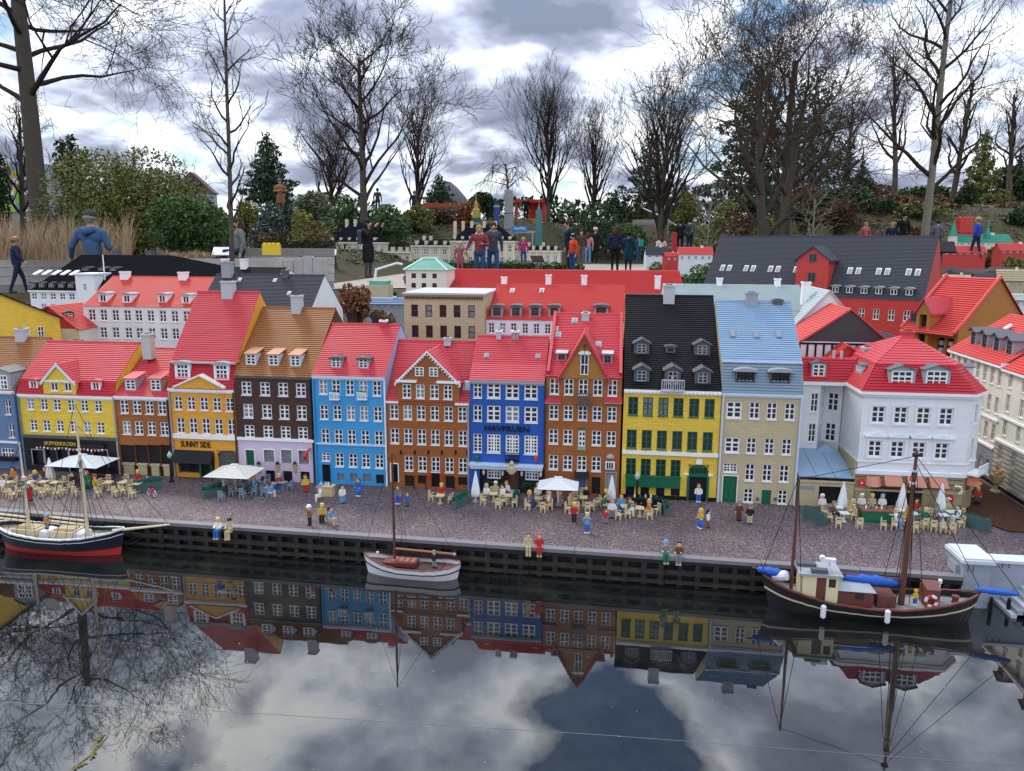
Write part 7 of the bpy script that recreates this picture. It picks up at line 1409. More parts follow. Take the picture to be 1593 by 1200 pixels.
# cream royal palace model with black roofs
PD = 33.0; cp = P['cream']; pcream = mat('palace_cream', (.62, .56, .40), .5, .1)
t = thing('model_palace', 'cream royal palace model with black roofs and pale chimneys behind path', 'building', (0, 0, 0))
def pal_block(x0, x1, yb, ye, yr, cols, rows, hip=.3, rm=None, Dd=1.4):
    a = atD(x0, yb, PD); b = atD(x1, yb, PD); ze = atD(x0, ye, PD).z; zr = atD(x0, yr, PD).z; Y = (a.y+b.y)/2; zb = -.05; q_ = MB(); Wn = []
    dx = (b.x-a.x)/cols; hh = (ze-a.z)/rows
    for i in range(cols):
        for j in range(rows): Wn.append((a.x+dx*(i+.5), a.z+hh*(j+.2), dx*.45, hh*.58))
    wall_panel(q_, a.x, b.x, zb, ze, Y, [(x-w/2, x+w/2, z, z+h) for x, z, w, h in Wn], .03); q_.quad((b.x, Y, zb), (b.x, Y+Dd, zb), (b.x, Y+Dd, ze), (b.x, Y, ze)); q_.quad((a.x, Y+Dd, zb), (a.x, Y, zb), (a.x, Y, ze), (a.x, Y+Dd, ze)); q_.build('wall', pcream, t)
    for x, z, w, h in Wn: add_window(t, x, Y+.01, z, w, h, 2, 2, T, sill=False, curt=.6)
    for i in range(cols+1): MB().box(a.x+dx*i-.03, a.x+dx*i+.03, Y-.03, Y-.001, zb, ze).build('pilaster', P['cream'], t)
    MB().box(a.x-.04, b.x+.04, Y-.06, Y+Dd, ze, ze+.06).build('cornice', P['cream'], t)
    q_ = MB(); h_ = hip; ring_roof(q_, [(a.x-.03, Y+Dd), (a.x-.03, Y-.05), (b.x+.03, Y-.05), (b.x+.03, Y+Dd)], ze+.06, [(a.x+h_, Y+Dd/2+.05), (a.x+h_, Y+Dd/2-.05), (b.x-h_, Y+Dd/2-.05), (b.x-h_, Y+Dd/2+.05)], zr, 6, .01); q_.build('roof', rm or mat('palace_roof', (.012, .014, .022), .9, .2, spec=.0), t); return a.x, b.x, Y, ze, zr
for x0, x1, yb, ye, yr, c_, r_, hp, ch in ((510, 592, 414, 379, 346, 6, 2, .9, (536, 550)), (592, 640, 414, 394, 390, 4, 1, .2, ()), (640, 700, 414, 384, 372, 4, 2, .3, (657, 668)), (700, 800, 414, 377, 349, 8, 2, .8, (705, 718, 732, 752, 770)), (800, 870, 414, 392, 382, 6, 1, .3, (822, 845))):
    ax, bx_, Y, ze, zr = pal_block(x0, x1, yb, ye, yr, c_, r_, hp, P['copper'] if c_ == 4 and r_ == 1 else None)
    for v in ch: xx = atD(v, 350, PD).x; MB().box(xx-.06, xx+.06, Y+.5, Y+.65, ze+.1, zr+.14).build('chimney', pcream, t)
    for i in range(c_): xx = ax+(bx_-ax)*(i+.5)/c_; MB().box(xx-.06, xx+.06, Y+.02, Y+.3, ze+.06, ze+.26).build('dormer', pcream, t)
# hedges along the path
def hedge(label, x0, x1, yb, yt, depth, m='dark', d_=.5):
    a = atD(x0, yb, depth); b = atD(x1, yb, depth); h = (yb-yt)*depth/F_PX; d = b-a; d.z = 0; L_ = d.length; t = thing('hedge', label, 'hedge', (a.x, a.y, 0), math.atan2(d.y, d.x)); n = int(L_*240); rg = np.random.default_rng(int(x0))
    zt_ = max(a.z+h, .25); ob('foliage', leaf_cloud(int(x0), int(900+L_*420), [(L_*(i+.5)/max(2, int(L_/.35)), d_/2, zt_*.5, .32, d_*.55, zt_*.55) for i in range(max(2, int(L_/.35)))], .045, LV[m]), t); MB().box(.05, L_-.05, .1, d_-.05, -.05, zt_*.75).build('core', mat('hedge_core', (.012, .02, .008), .9), t)
hedge('clipped green hedge in front of left palace wing', 440, 545, 421, 412, 27); hedge('clipped hedge with light stripe before palace centre', 640, 840, 416, 405, 29, 'mid'); hedge('clipped dark hedge beside red child visitor', 838, 905, 417, 409, 28, 'mid'); hedge('long brown beech hedge behind yellow block', 396, 520, 386, 357, 24, 'brown'); hedge('dark clipped hedge on right bank behind cathedral model', 1545, 1600, 385, 362, 30, 'dark')
def tower(name, label, px, yb, depth, prof, m, sides=4, rz=.785, extra=None):
    p = atD(px, yb, depth); s = depth/F_PX; t = thing(name, label, 'tower', (p.x, p.y, heightfield(p.x, p.y)-.05), rz); dz = p.z-t.location.z
    for i, (pf_, mm, nm) in enumerate(prof): MB().lathe([(r_*s, dz+z*s if z or i else 0) for r_, z in pf_], sides).build(nm, mm, t)
    return t
gold = mat('gold_brick', (.42, .30, .04), .4, .1); stn = mat('grey_tower', (.26, .27, .27), .5, .12)
tower('model_tower', 'gold and green model clock tower with spire and crescent', 741, 380, 36, [([(7, 0), (7, 36)], mat('tower_stone', (.27, .27, .24)), 'shaft'), ([(8, 34), (8, 40)], P['green'], 'ledge'), ([(7.5, 40), (7, 52), (5, 54)], gold, 'clock_stage'), ([(4, 54), (3, 62), (1, 66), (.5, 78)], gold, 'spire')], None)
tower('model_tower', 'slender blue model pylon', 772.5, 382, 37, [([(5, 0), (5, 58), (4.5, 63)], mat('blue_pylon', (.02, .06, .30), .35), 'shaft'), ([(5.6, 58), (5.6, 60)], P['stone'], 'band')], None); tower('model_tower', 'tall grey ribbed model tower', 791.5, 380, 35, [([(9, 0), (7, 40), (6.2, 80), (5.5, 82)], stn, 'shaft'), ([(8.4, 22), (8.2, 23)], P['darkgrey'], 'band'), ([(7.4, 46), (7.3, 47)], P['darkgrey'], 'band')], None, 8)
tower('model_tower', 'stepped teal model skyscraper', 838, 372, 36, [([(7.5, 0), (6, 44)], mat('teal_tower', (.06, .20, .22), .3), 'shaft')]+[([(7.6-.2*k, 5+k*6.5), (5.8-.2*k, 5.6+k*6.5)], mat('teal_ledge', (.12, .30, .32)), 'ledge') for k in range(6)]+[([(3, 44), (1, 52), (.3, 60)], mat('teal_tower', (.06, .20, .22)), 'spire')], None)
# red stage, canopies, sign
p = atD(827, 350, 52); t = thing('stage', 'red open stage with flat roof behind model towers', 'stage', (p.x, p.y, heightfield(p.x, p.y)), -.1); rd = mat('stage_red', (.50, .045, .02), .5); zt_ = atD(827, 312, 52).z-t.location.z
MB().box(-1.1, 1.1, -.7, .9, zt_-.18, zt_).build('roof', rd, t); MB().box(-.3, .9, .3, .5, 0, zt_-.18).build('back_wall', rd, t)
for x in (-.95, .95): MB().box(x-.09, x+.09, -.6, -.42, 0, zt_-.18).build('column', rd, t)
MB().box(-1.0, 1.0, -.6, .8, 0, zt_*.3).build('platform', mat('stage_orange', (.55, .22, .03)), t)
for k in range(7):
    p = atD(650+k*14.5, 336, 48); t = thing('ride_canopy', 'orange topped ride canopy on posts behind palace', 'canopy', (p.x, p.y, heightfield(p.x, p.y)-.05), .1, 'orange ride canopies'); zz = atD(650, 321, 48).z-t.location.z
    MB().prism([(-.30, -.25, zz-.1), (.30, -.25, zz-.1), (.24, -.25, zz+.16), (0, -.25, zz+.22), (-.24, -.25, zz+.16)], (0, .5, 0)).build('roof', mat('canopy_orange', (.34, .075, .02), .6, .3, 4), t)
    for x in (-.25, .25): MB().box(x-.03, x+.03, -.03, .03, 0, zz-.1).build('post', P['greytrim'], t)
p = atD(808, 356, 34); t = thing('direction_sign', 'blue toilet direction sign above grey beam', 'sign', (p.x, p.y, -.05), -.13); MB().box(-.35, .35, -.03, 0, p.z-.11+.05, p.z+.11+.05).build('panel', mat('sign_blue', (.02, .22, .62), .4, .03), t); MB().box(-.33, .7, .0, .05, p.z-.2+.05, p.z-.09+.05).build('beam', P['greytrim'], t); text_ob('TOILETTER', .15, T, t, (0, -.032, p.z-.0), (PI/2, 0, 0), .56, .002)
for x in (-.3, .6): MB().box(x-.03, x+.03, .0, .06, 0, p.z-.1).build('post', P['greytrim'], t)
def info_board(label, px, yb, yt, depth, m, rz=0.0):
    p = atD(px, yt, depth); t = thing('info_board', label, 'sign', (p.x, p.y, -.02), rz); MB().box(-.02, .02, -.02, .02, 0, p.z).build('post', P['darkgrey'], t); b = MB().box(-.2, .2, -.14, .14, -.015, .015).build('panel', m, t, (0, 0, p.z)); b.rotation_euler = (rad(38), 0, .25)
info_board('white slanted info board before left palace wing', 513, 422, 392, 24, T); info_board('black slanted info board before palace garden', 836, 418, 402, 24, P['black'], .2); info_board('white slanted board by seated visitor in pink', 1015, 400, 388, 30, T); info_board('black slanted board beyond warehouse end', 1466, 430, 383, 13, P['black'], -.4); info_board('pale board on post beside slim pale tree', 345, 400, 390, 17.5, T)
# stairs with rail
a = atD(985, 322, 52); b = atD(1100, 392, 44); t = thing('garden_stairs', 'stone garden stairs with grey handrail climbing the bank', 'stairs', (0, 0, 0)); stp = mat('concrete_step', (.33, .33, .31), .85, .15)
for k in range(9): c = atD(1068-k*8, 390-k*6, 44.5+k*.75); MB().box(c.x-.8, c.x+.8, c.y, c.y+.8, heightfield(c.x, c.y)-.2, c.z).build('step', stp, t)
MB().tube([atD(1105, 385, 43.5), atD(1030, 337, 46.5), atD(1000, 324, 52)], .035, 6).build('handrail', P['stone'], t)
for f in (.1, .3, .5, .7, .9): c = b.lerp(a, f); c = atD(1105-75*f*1.25, 385-48*f*1.2, 43.5+5*f); MB().box(c.x-.025, c.x+.025, c.y-.025, c.y+.025, c.z-.8, c.z).build('baluster', P['stone'], t)
# far model cottages and cathedral
def cottage(label, px, yb, depth, wp, hp, rp, wall, roof, rz=0.0, name='model_house'):
    p = atD(px, yb, depth); s = depth/F_PX; W, h, r_ = wp*s, hp*s, rp*s; t = thing(name, label, 'house', (p.x, p.y, p.z), rz); b = MB().box(-W/2, W/2, 0, W*.45, min(-.4, -p.z), h); b.quad((-W/2, 0, h), (-W/2, W*.225, h+r_), (-W/2, W*.45, h)); b.quad((W/2, 0, h), (W/2, W*.45, h), (W/2, W*.225, h+r_)); b.build('wall', wall, t)
    for y0, sgn in ((-.02, 1), (W*.45+.02, -1)): q_ = MB(); roof_strip(q_, -W/2-.02, W/2+.02, (y0, h-.01), (W*.225, h+r_), .03, .006); q_.build('roof', roof, t)
    n = max(2, int(wp/9))
    for i in range(n): add_window(t, -W/2+W*(i+.5)/n, -.006, h*.35, W/n*.4, h*.42, 2, 2, T, sill=False)
    chimney(t, W*.2, W*.225, h+r_*.7, W*.08, W*.06, r_*.5, T); return t
cottage('red roofed white half timbered cottage model beside path', 1082, 408, 21, 52, 12, 11, P['white'], P['r_scar'], .05); cottage('little red barn model with white gable left of cottage', 1045, 408, 21, 22, 9, 6, P['redwall'], P['r_scar'], .5); cottage('dark roofed white barn model before seated visitor', 1022, 402, 22, 34, 5, 13, P['white'], P['r_grey'], .2)
cottage('long green roofed cathedral nave model', 1533, 384, 22, 80, 7, 12, P['cream'], mat('verdigris', (.02, .26, .17), .45), .05, 'model_cathedral')
cottage('row of red model roofs in front of cathedral', 1500, 398, 20, 60, 5, 10, P['redwall'], P['r_scar'], -.1); cottage('red model roofs at right edge beyond cathedral', 1582, 396, 21, 50, 6, 11, P['redwall'], P['r_scar'], .1)
tower('model_tower', 'red brick square cathedral tower model', 1496, 384, 22.5, [([(13, 0), (13, 44), (12, 45)], P['redwall'], 'shaft'), ([(13.4, 20), (13.4, 22)], P['r_red2'], 'ledge')], None); tower('model_tower', 'white tower with green spire left of red cathedral tower', 1480, 388, 22, [([(7, 0), (7, 20)], P['cream'], 'shaft'), ([(7.5, 20), (3, 34), (.4, 46)], mat('verdigris', (.02, .26, .17)), 'spire')], None); tower('model_tower', 'slim green cathedral spire model', 1534, 384, 22.2, [([(6, 0), (5, 18)], mat('verdigris', (.02, .26, .17)), 'shaft'), ([(5, 18), (2, 28), (.3, 44)], mat('verdigris', (.02, .26, .17)), 'spire')], None)
# harbour models beyond the brown warehouse
for px_, yb, d_, wp, hp, rp, wl, rf_, lb in ((1487, 452, 8.4, 34, 10, 14, P['tan'], P['darktan'], 'sandy gabled harbour house model'), (1530, 455, 8.8, 40, 12, 8, P['cream'], P['r_grey'], 'grey roofed harbour shed model'), (1572, 450, 8.6, 36, 14, 16, P['tan'], P['darktan'], 'sandy harbour house model near right edge'), (1588, 480, 6.6, 60, 14, 8, P['white'], P['r_sage'], 'pale grey roofed harbour hall model'), (1478, 470, 7.4, 40, 12, 8, P['white'], P['r_sage'], 'white harbour hall model beside warehouse'), (1552, 440, 10, 60, 8, 6, P['grey'], P['r_grey'], 'low slate harbour row model')): cottage(lb, px_, yb, d_, wp, hp, rp, wl, rf_, -.2)
t = thing('boulder_wall', 'dark stone retaining wall behind harbour models', 'retaining wall', atD(1460, 425, 13)); a = atD(1462, 428, 13); b = atD(1640, 430, 12); r = random.Random(8)
for i in range(34): c = a.lerp(b, (i+.5)/34); MB().lathe([(.06, -.4), (.11, -.1), (.10, .05), (.05, .11)], 7, (c.x-t.location.x, c.y-t.location.y, r.uniform(-.03, .03)+c.z-t.location.z), sx=r.uniform(.9, 1.4)).build('boulder', mat('dark_boulder', (.07, .068, .065), .9, .4, 6), t)
# white crane and green-topped box by the copper shrub
p = atZ(590, 470, 0.0); p = atD(590, 462, 6.9); t = thing('model_crane', 'white harbour crane on green capped tan base', 'crane', (p.x, p.y, 0)); zt_ = atD(590, 443, 6.9).z; MB().box(-.10, .10, -.06, .1, 0, zt_).build('base', P['tan'], t); MB().box(-.075, .085, -.05, .09, zt_, zt_+.035).build('cap', P['copper'], t); zc_ = atD(585, 418, 6.9).z
MB().tube([(-.04, 0, zt_+.03), (-.02, 0, zc_)], .012, 6).build('mast', T, t); MB().tube([(-.03, 0, zc_-.01), (.17, 0, zc_+.05), (.22, 0, zc_+.04)], .011, 6).build('jib', T, t)
p = atD(600, 475, 6.4); cottage('dark blue grey roofed model shed beside copper shrub', 600, 480, 6.4, 62, 8, 8, P['grey'], P['slate'], .1)
# colourful facade far left, brown gable, shelter on the right bank, rock
t = thing('hotel_building', 'far building with green, blue and yellow panel facade', 'building', atD(15, 330, 70), -.2); r = random.Random(3); cs = [mat('panel_green', (.16, .42, .04), .6), mat('panel_yellow', (.55, .48, .05), .6), mat('panel_blue', (.12, .28, .55), .6), mat('panel_white', (.6, .62, .62), .6), mat('panel_lime', (.30, .48, .06), .6)]
MB().box(-4, 3.2, .1, 3, -3, 4.3).build('wall', P['grey'], t)
for i in range(9):
    for j in range(7): MB().box(-4+i*.8+.01, -3.2+i*.8-.01, 0, .1, j*.62, j*.62+.6).build('panel', cs[r.randrange(5)], t); 
for i in range(4):
    for j in range(3): o = MB().box(-3.5+i*1.8, -2.9+i*1.8, -.03, .0, .7+j*1.25, 1.5+j*1.25).build('window', P['glass'], t)
p = atD(298, 300, 60); t = thing('gabled_building', 'brown gabled roof far behind evergreen thicket', 'building', (p.x, p.y, heightfield(p.x, p.y)), .3); h = p.z-t.location.z; MB().box(-1.5, 1.5, 0, 2, -.1, h).build('wall', P['grey'], t); MB().prism([(-1.7, -.1, h), (1.7, -.1, h), (0, -.1, h+1.6)], (0, 2.2, 0)).build('roof', mat('brown_thatch', (.10, .06, .05), .9, .3, 4), t)
p = atD(1392, 332, 48); t = thing('wooden_shelter', 'small wooden shelter with flat roof on right bank', 'shelter', (p.x, p.y, heightfield(p.x, p.y)-.1), -.2); h = p.z+.75-t.location.z; MB().box(-.8, .8, .3, 1.0, 0, h).build('wall', plank_d, t); MB().box(-1.1, 1.1, -.3, 1.2, h, h+.1).build('roof', plank_d, t); [MB().box(x-.05, x+.05, -.2, -.1, 0, h).build('post', plank_d, t) for x in (-.9, .9)]
p = atD(697, 322, 66); t = tag(MB().lathe([(1.6, -2.5), (1.7, 0), (1.3, .8), (.7, 1.6), (.2, 2.1)], 9, sx=1.2).build('rock_outcrop', mat('grey_rock', (.10, .10, .11), .9, .4, 2, bump=.8, bscale=3), None, p), 'grey pointed rock hill behind orange canopies', 'rock')
t = thing('red_post', 'red studded post beside two men on the bank', 'post', atD(1048, 392, 36)); t.location.z = min(t.location.z, 2); rp = mat('red_paint', (.5, .02, .03)); MB().box(-.10, .10, -.1, .1, -1.2, .9).build('shaft', rp, t); [MB().lathe([(.125, 0), (.125, .05)], 8, (0, 0, .0+k*.15)).build('stud_ring', rp, t) for k in range(6)]

# ================================================================ visitors
SKN = mat('skin', (.52, .30, .21), .5, .08, 20)
def person(label, px, py, depth, h, rz, top, legs, hair, pose='stand', coat=0.0, long_hair=False, hood=False, hat=None, pack=None, arm=(0, 0), child=False, ground=True, lean=0.0, step=0.0, phone=False, trim=None):
    """one continuous body: limbs merged by a voxel remesh, clothes told apart by limb"""
    p = atD(px, py, depth); z0 = p.z
    t = thing('person', label, 'person', (p.x, p.y, z0), rz); k = h/1.75; hs = 1.18 if child else 1.0
    T_, L_, SH = 0, 1, 3; seg = []
    hip = .93*k; sh = 1.43*k; ry = .0
    def S(m, a, b, r0, r1): seg.append((m, Vector(a)*1.0, Vector(b), r0, r1))
    for s in (-1, 1):
        x = s*.095*k; fy = -step*s*.28*k; ky = -step*s*.16*k
        if pose == 'sit':
            S(L_, (x, 0, .10*k), (x*1.2, -.40*k, .12*k), .085*k, .065*k); S(L_, (x*1.2, -.40*k, .12*k), (x*1.2, -.42*k, -.32*k), .062*k, .048*k); S(SH, (x*1.2, -.42*k, -.36*k), (x*1.2, -.56*k, -.37*k), .045*k, .035*k)
        else:
            S(L_, (x, 0, hip), (x*1.05, ky-.02*k, .50*k), .088*k, .066*k); S(L_, (x*1.05, ky-.02*k, .50*k), (x*1.05, fy+.03*k, .09*k), .062*k, .045*k); S(SH, (x*1.05, fy+.03*k, .045*k), (x*1.15, fy-.13*k, .04*k), .045*k, .036*k)
    dz = (.12*k-hip+.02*k) if pose == 'sit' else 0.0; hz = hip+dz; sz = sh+dz; ly = -lean*.25*k
    S(T_ if coat else L_, (-.05*k, 0, hz), (.05*k, 0, hz), .13*k, .13*k); S(T_, (0, ly*.2, hz+.06*k), (0, ly*.6, hz+.28*k), .145*k, .150*k); S(T_, (-.06*k, ly*.9, sz-.10*k), (.06*k, ly*.9, sz-.10*k), .135*k, .135*k); S(T_, (-.15*k, ly, sz-.02*k), (.15*k, ly, sz-.02*k), .075*k, .075*k)
    if coat:
        for s in (-1, 1): S(T_, (s*.07*k, 0, hz), (s*.10*k, 0, hz-coat*k), .135*k, .125*k)
    hy = ly-.02*k; S(2, (0, ly, sz), (0, hy, sz+.12*k), .055*k, .052*k); hc = Vector((0, hy-.015*k, sz+.20*k)); R_ = .098*k*hs; S(2, hc+Vector((0, -.01*k, -.04*k)), hc+Vector((0, .015*k, .035*k)), R_*.82, R_); S(2, hc+Vector((0, -R_*.9, -.01*k)), hc+Vector((0, -R_*1.12, -.03*k)), .016*k, .018*k)
    for s in (-1, 1): S(2, hc+Vector((s*R_*.98, 0, -.01*k)), hc+Vector((s*R_*1.05, .01*k, .01*k)), .018*k, .016*k)
    ends = []
    for s, a in ((-1, arm[0]), (1, arm[1])):
        A = Vector((s*.20*k, ly, sz-.03*k))
        if a == 0: E = Vector((s*.27*k, .03*k, sz-.32*k)); Hh = Vector((s*.26*k, -.05*k, sz-.56*k))
        elif a == 1: E = Vector((s*.28*k, -.02*k, sz-.29*k)); Hh = Vector((s*.10*k, -.27*k, sz-.25*k))
        elif a == 2: E = Vector((s*.26*k, -.20*k, sz-.16*k)); Hh = Vector((s*.16*k, -.42*k, sz+.12*k))
        else: E = Vector((s*.32*k, .04*k, sz-.27*k)); Hh = Vector((s*.42*k, -.10*k, sz-.46*k))
        S(T_, A, E, .068*k, .056*k); S(T_, E, E.lerp(Hh, .86), .054*k, .044*k); d = (Hh-E).normalized(); S(2, Hh-d*.02*k, Hh+d*.05*k, .036*k, .032*k); ends.append((Hh+d*.05*k, d, s))
    b = MB()
    for m, a, c, r0, r1 in seg:
        d = (c-a); n_ = d.normalized() if d.length > 1e-6 else Vector((0, 0, 1)); b.tube([a-n_*r0*.9, a-n_*r0*.55, a, c, c+n_*r1*.55, c+n_*r1*.9], [r0*.35, r0*.84, r0, r1, r1*.84, r1*.35], 10)
    me = b.mesh('body', []); o = ob('tmp', me); md = o.modifiers.new('r', 'REMESH'); md.mode = 'VOXEL'; md.voxel_size = .021*max(k, .6); ms = o.modifiers.new('s', 'SMOOTH'); ms.iterations = 3; dg = bpy.context.evaluated_depsgraph_get(); dg.update(); bm_ = bpy.data.meshes.new_from_object(o.evaluated_get(dg)); bpy.data.objects.remove(o)
    n = len(bm_.polygons); cen = np.empty(n*3); bm_.polygons.foreach_get('center', cen); cen = cen.reshape(-1, 3); best = np.full(n, 9e9); idx = np.zeros(n, int)
    for m, a, c, r0, r1 in seg:
        a_, c_ = np.array(a), np.array(c); ab = c_-a_; tt = np.clip(((cen-a_)@ab)/max(ab@ab, 1e-9), 0, 1); dd = np.linalg.norm(cen-(a_+tt[:, None]*ab), axis=1)-(r0+(r1-r0)*tt); up_ = dd < best; best[up_] = dd[up_]; idx[up_] = m
    V = [tuple(v.co) for v in bm_.vertices]; F = [tuple(q_.vertices) for q_ in bm_.polygons]; idx = list(idx); fb = MB(); fb.v = V; fb.f = F; fb.mi = [int(i) for i in idx]
    for e, d, s in ends:
        sd_ = d.orthogonal().normalized(); 
        for j, l in enumerate((.060, .070, .066, .052)): o0 = e+sd_*((j-1.5)*.017*k); fb.tube([o0-d*.02*k, o0+d*l*.6*k, o0+d*l*k+Vector((0, -.012*k, -.01*k))], [.0095*k, .009*k, .007*k], 5, m=2)
        o0 = e-d*.03*k; fb.tube([o0, o0+(Vector((-s*.6, -.6, 0))+d*.6).normalized()*.055*k], [.011*k, .008*k], 5, m=2)
    bpy.data.meshes.remove(bm_); fb.build('body', [top, legs, SKN, mat('shoe_dark', (.03, .028, .03), .6)], t, smooth=True)
    hb = MB()
    if True:
        hb.lathe([(R_*1.07, -.02*k), (R_*1.13, .03*k), (R_*.98, .085*k), (R_*.55, .122*k), (R_*.1, .13*k)], 12, tuple(hc+Vector((0, .025*k, 0)))); hb.tube([hc+Vector((0, R_*.45, .03*k)), hc+Vector((0, R_*.6, -.07*k))], [R_*.9, R_*.62], 10)
        if long_hair: hb.tube([hc+Vector((0, .05*k, .02*k)), hc+Vector((0, .085*k, -.14*k)), hc+Vector((0, .10*k, -.30*k))], [R_*1.0, R_*1.05, R_*.6], 10)
        hb.build('hair', hair, t, smooth=True)
    if hat is not None: hb = MB(); hb.lathe([(R_*1.2, .035*k), (R_*1.24, .06*k), (R_*1.1, .115*k), (R_*.5, .15*k), (.01, .155*k)], 12, tuple(hc+Vector((0, .01*k, 0)))).build('hat', hat, t, smooth=True)
    if hood: MB().tube([(-.11*k, ly+.09*k, sz+.03*k), (0, ly+.145*k, sz-.02*k), (.11*k, ly+.09*k, sz+.03*k)], [.05*k, .085*k, .05*k], 8).build('hood', top, t, smooth=True)
    if trim is not None: MB().tube([(-.10*k, ly-.04*k, sz+.05*k), (0, ly+.1*k, sz+.07*k), (.10*k, ly-.04*k, sz+.05*k)], .045*k, 7).build('collar', trim, t, smooth=True)
    if pack is not None: MB().prism([(-.15*k, .13*k, sz-.42*k), (.15*k, .13*k, sz-.42*k), (.15*k, .13*k, sz-.05*k), (.10*k, .13*k, sz+.02*k), (-.10*k, .13*k, sz+.02*k), (-.15*k, .13*k, sz-.05*k)], (0, .15*k, 0)).build('backpack', pack, t)
    if phone: e = ends[0][0].lerp(ends[1][0], .5)+Vector((0, -.03, .06)); MB().box(e.x-.04, e.x+.04, e.y-.006, e.y+.006, e.z-.08, e.z+.08).build('phone', P['black'], t)
    return t
CL = lambda n, c, r=.8: mat('cloth_'+n, c, r, .3, 9, spec=.15, bump=.9, bscale=11)
navy_c, blue_c, blk_c, red_c, gry_c, den_c, den2, pnk_c, org_c, teal_c, crm_c = CL('navy', (.018, .026, .055)), CL('steel_blue', (.055, .105, .21)), CL('black', (.012, .012, .016)), CL('wine', (.24, .045, .055)), CL('grey', (.06, .062, .07)), CL('denim', (.03, .075, .19)), CL('dark_denim', (.025, .035, .07)), CL('pink', (.45, .20, .24)), CL('orange', (.62, .07, .02)), CL('teal', (.012, .05, .075)), CL('cream', (.60, .50, .42))
hbr, hbl, hgr, hbk, hgn = CL('hair_brown', (.055, .03, .018)), CL('hair_blond', (.36, .24, .11)), CL('hair_grey', (.26, .24, .22)), CL('hair_black', (.012, .011, .012)), CL('hair_ginger', (.30, .17, .08))
FB = PI   # seen from behind
person('man in steel blue hooded jacket and dark cap seen from behind', 153, 490, 12.6, 1.66, FB+.15, blue_c, den2, hgr, hood=True, hat=CL('olive_cap', (.05, .05, .035)), long_hair=False, arm=(1, 3)); 
person('blond child in navy suit walking past timber terrace', 31, 456, 15.2, 1.10, FB-.6, navy_c, navy_c, hgn, child=True, step=.9, arm=(3, 0)); person('woman in grey jacket sitting on timber wall by slim tree', 374, 399, 17.8, 1.6, -.9, CL('sage_jacket', (.16, .18, .17)), den2, hbr, pose='sit', long_hair=True)
person('woman in long black coat with backpack photographing the palace', 574, 433, 22.5, 1.70, 1.25, blk_c, gry_c, hbk, coat=.36, long_hair=True, pack=CL('patterned_pack', (.06, .065, .10)), arm=(2, 2), phone=True, trim=blk_c)
person('girl in pink coat holding a hand on the path', 716, 431, 24, 1.08, .1, CL('rose_coat', (.30, .10, .11)), CL('rose_coat', (.30, .10, .11)), hbl, child=True, hood=True, arm=(0, 3), coat=.2, trim=crm_c); person('blonde woman in wine red quilted jacket and jeans', 746, 440, 22.5, 1.66, .1, red_c, den_c, hbl, long_hair=True, arm=(3, 1), trim=crm_c); person('bearded man in dark jacket with grey hood beside woman in red', 767, 438, 23.2, 1.76, .35, gry_c, den_c, hbr, trim=CL('grey_hood', (.22, .25, .30)), step=.7)
person('child in magenta jacket behind model spires', 814, 416, 30, 1.15, .2, CL('magenta', (.42, .03, .16)), den_c, hbl, child=True); person('tall man in navy jacket leaning over boy in orange', 886, 428, 25.5, 1.78, -1.1, navy_c, den2, hbr, lean=.3); person('boy in orange vest with blue sleeves beside tall man', 891, 428, 24.3, 1.28, -.9, org_c, den_c, hbk, child=True)
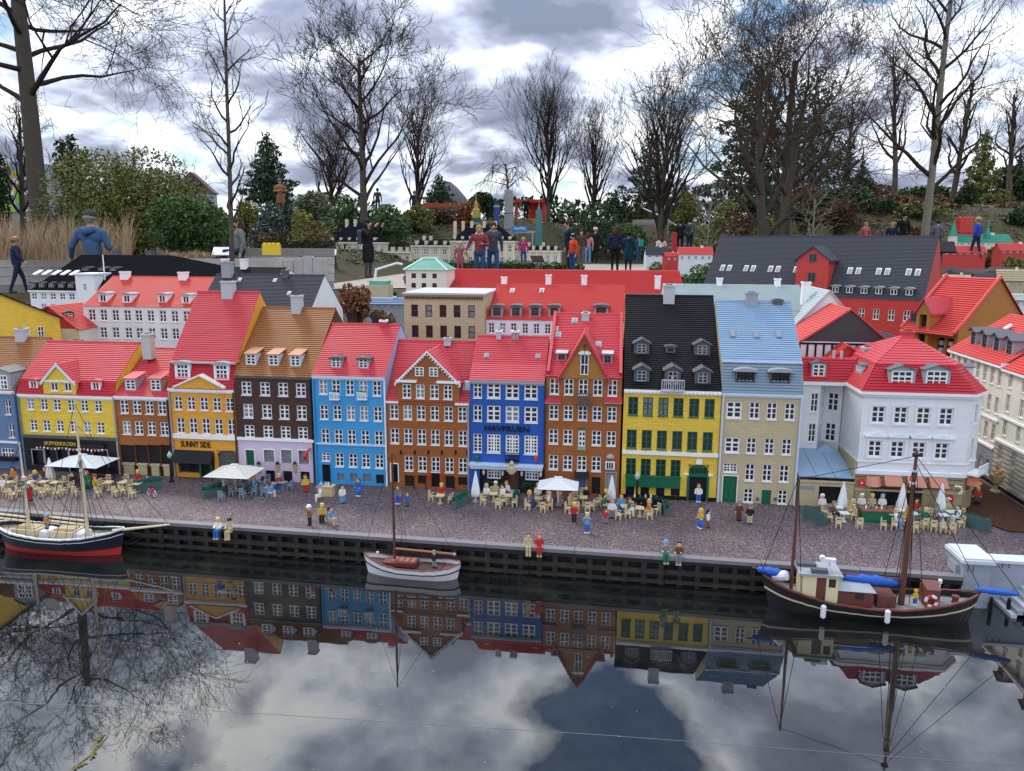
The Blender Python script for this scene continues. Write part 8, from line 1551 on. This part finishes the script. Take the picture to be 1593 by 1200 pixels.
for a in (('woman in brown jacket on the path behind boy in orange', 903, 416, 33, 1.6, .4, CL('brown_jacket', (.07, .05, .04)), CL('taupe', (.14, .11, .09)), hbr, dict(long_hair=True)), ('girl in pink top and light blue jeans seen from behind', 914, 412, 36, 1.5, FB, pnk_c, CL('light_denim', (.12, .26, .48)), hbr, dict(long_hair=True)), ('man in black with pale cap next to girl in pink top', 925, 411, 37, 1.72, FB-.3, blk_c, blk_c, hgr, dict(hat=crm_c)), ('long haired woman in black jacket seen from behind', 956, 424, 28.5, 1.68, FB+.1, navy_c, blk_c, hbr, dict(long_hair=True)), ('person in long teal hooded coat on the path', 977, 422, 29.5, 1.48, FB-.1, teal_c, blk_c, hbk, dict(coat=.38, hood=True)), ('child with turquoise pack beyond teal coat', 993, 409, 38, 1.38, FB+.6, gry_c, den_c, hbr, dict(pack=CL('turquoise', (.03, .28, .27)), child=True)), ('seated visitor in cream cardigan by white board', 1028, 396, 36, 1.62, FB+.4, crm_c, den2, hbr, dict(pose='sit', long_hair=True)), ('man in black jacket standing next to red post', 1057, 396, 39, 1.72, FB, blk_c, blk_c, hbk, {}), ('man in dark green jacket with pale hood near red post', 1072, 395, 39, 1.74, FB+.5, CL('bottle_green', (.025, .05, .045)), navy_c, hbk, dict(trim=CL('pale_hood', (.3, .38, .45)))),
    ('woman in red and white jacket behind warehouse ridge', 1343, 398, 27, 1.16, .2, CL('coral', (.45, .10, .10)), den_c, hbl, dict(trim=crm_c)), ('person in black coat and black hat behind warehouse ridge', 1401, 400, 27, 1.5, .2, blk_c, blk_c, hbk, dict(hat=blk_c)), ('blonde person in dark coat beside black hat', 1384, 400, 27, 1.2, -.5, navy_c, blk_c, hbl, dict(long_hair=True)), ('person in mauve jacket at warehouse roof end', 1455, 398, 24, 1.1, FB-.5, CL('mauve', (.13, .11, .16)), den2, hbr, dict()), ('boy in bright blue jacket walking by cathedral model', 1516, 402, 20, 1.05, FB+.7, CL('bright_blue', (.035, .07, .36)), den2, hbl, dict(child=True, step=.6)), ('statue like person in brown coat and blue cap on the bank', 438, 335, 34, 1.55, .3, CL('tan_coat', (.28, .13, .07)), CL('tan_coat', (.28, .13, .07)), hbr, dict(hat=CL('blue_cap', (.10, .15, .32)), arm=(1, 1), coat=.3)), ('person in dark jacket on bank by orange canopies', 645, 342, 46, 1.7, FB, navy_c, blk_c, hbl, {}), ('person in brown jacket on bank right of wide tree', 588, 333, 46, 1.5, FB, CL('brown_jacket', (.07, .05, .04)), den2, hbk, {}), ('dark dressed visitor on the red stage', 818, 347, 51, 1.7, .2, blk_c, blk_c, hbk, {})): person(*a[:9], **a[9])
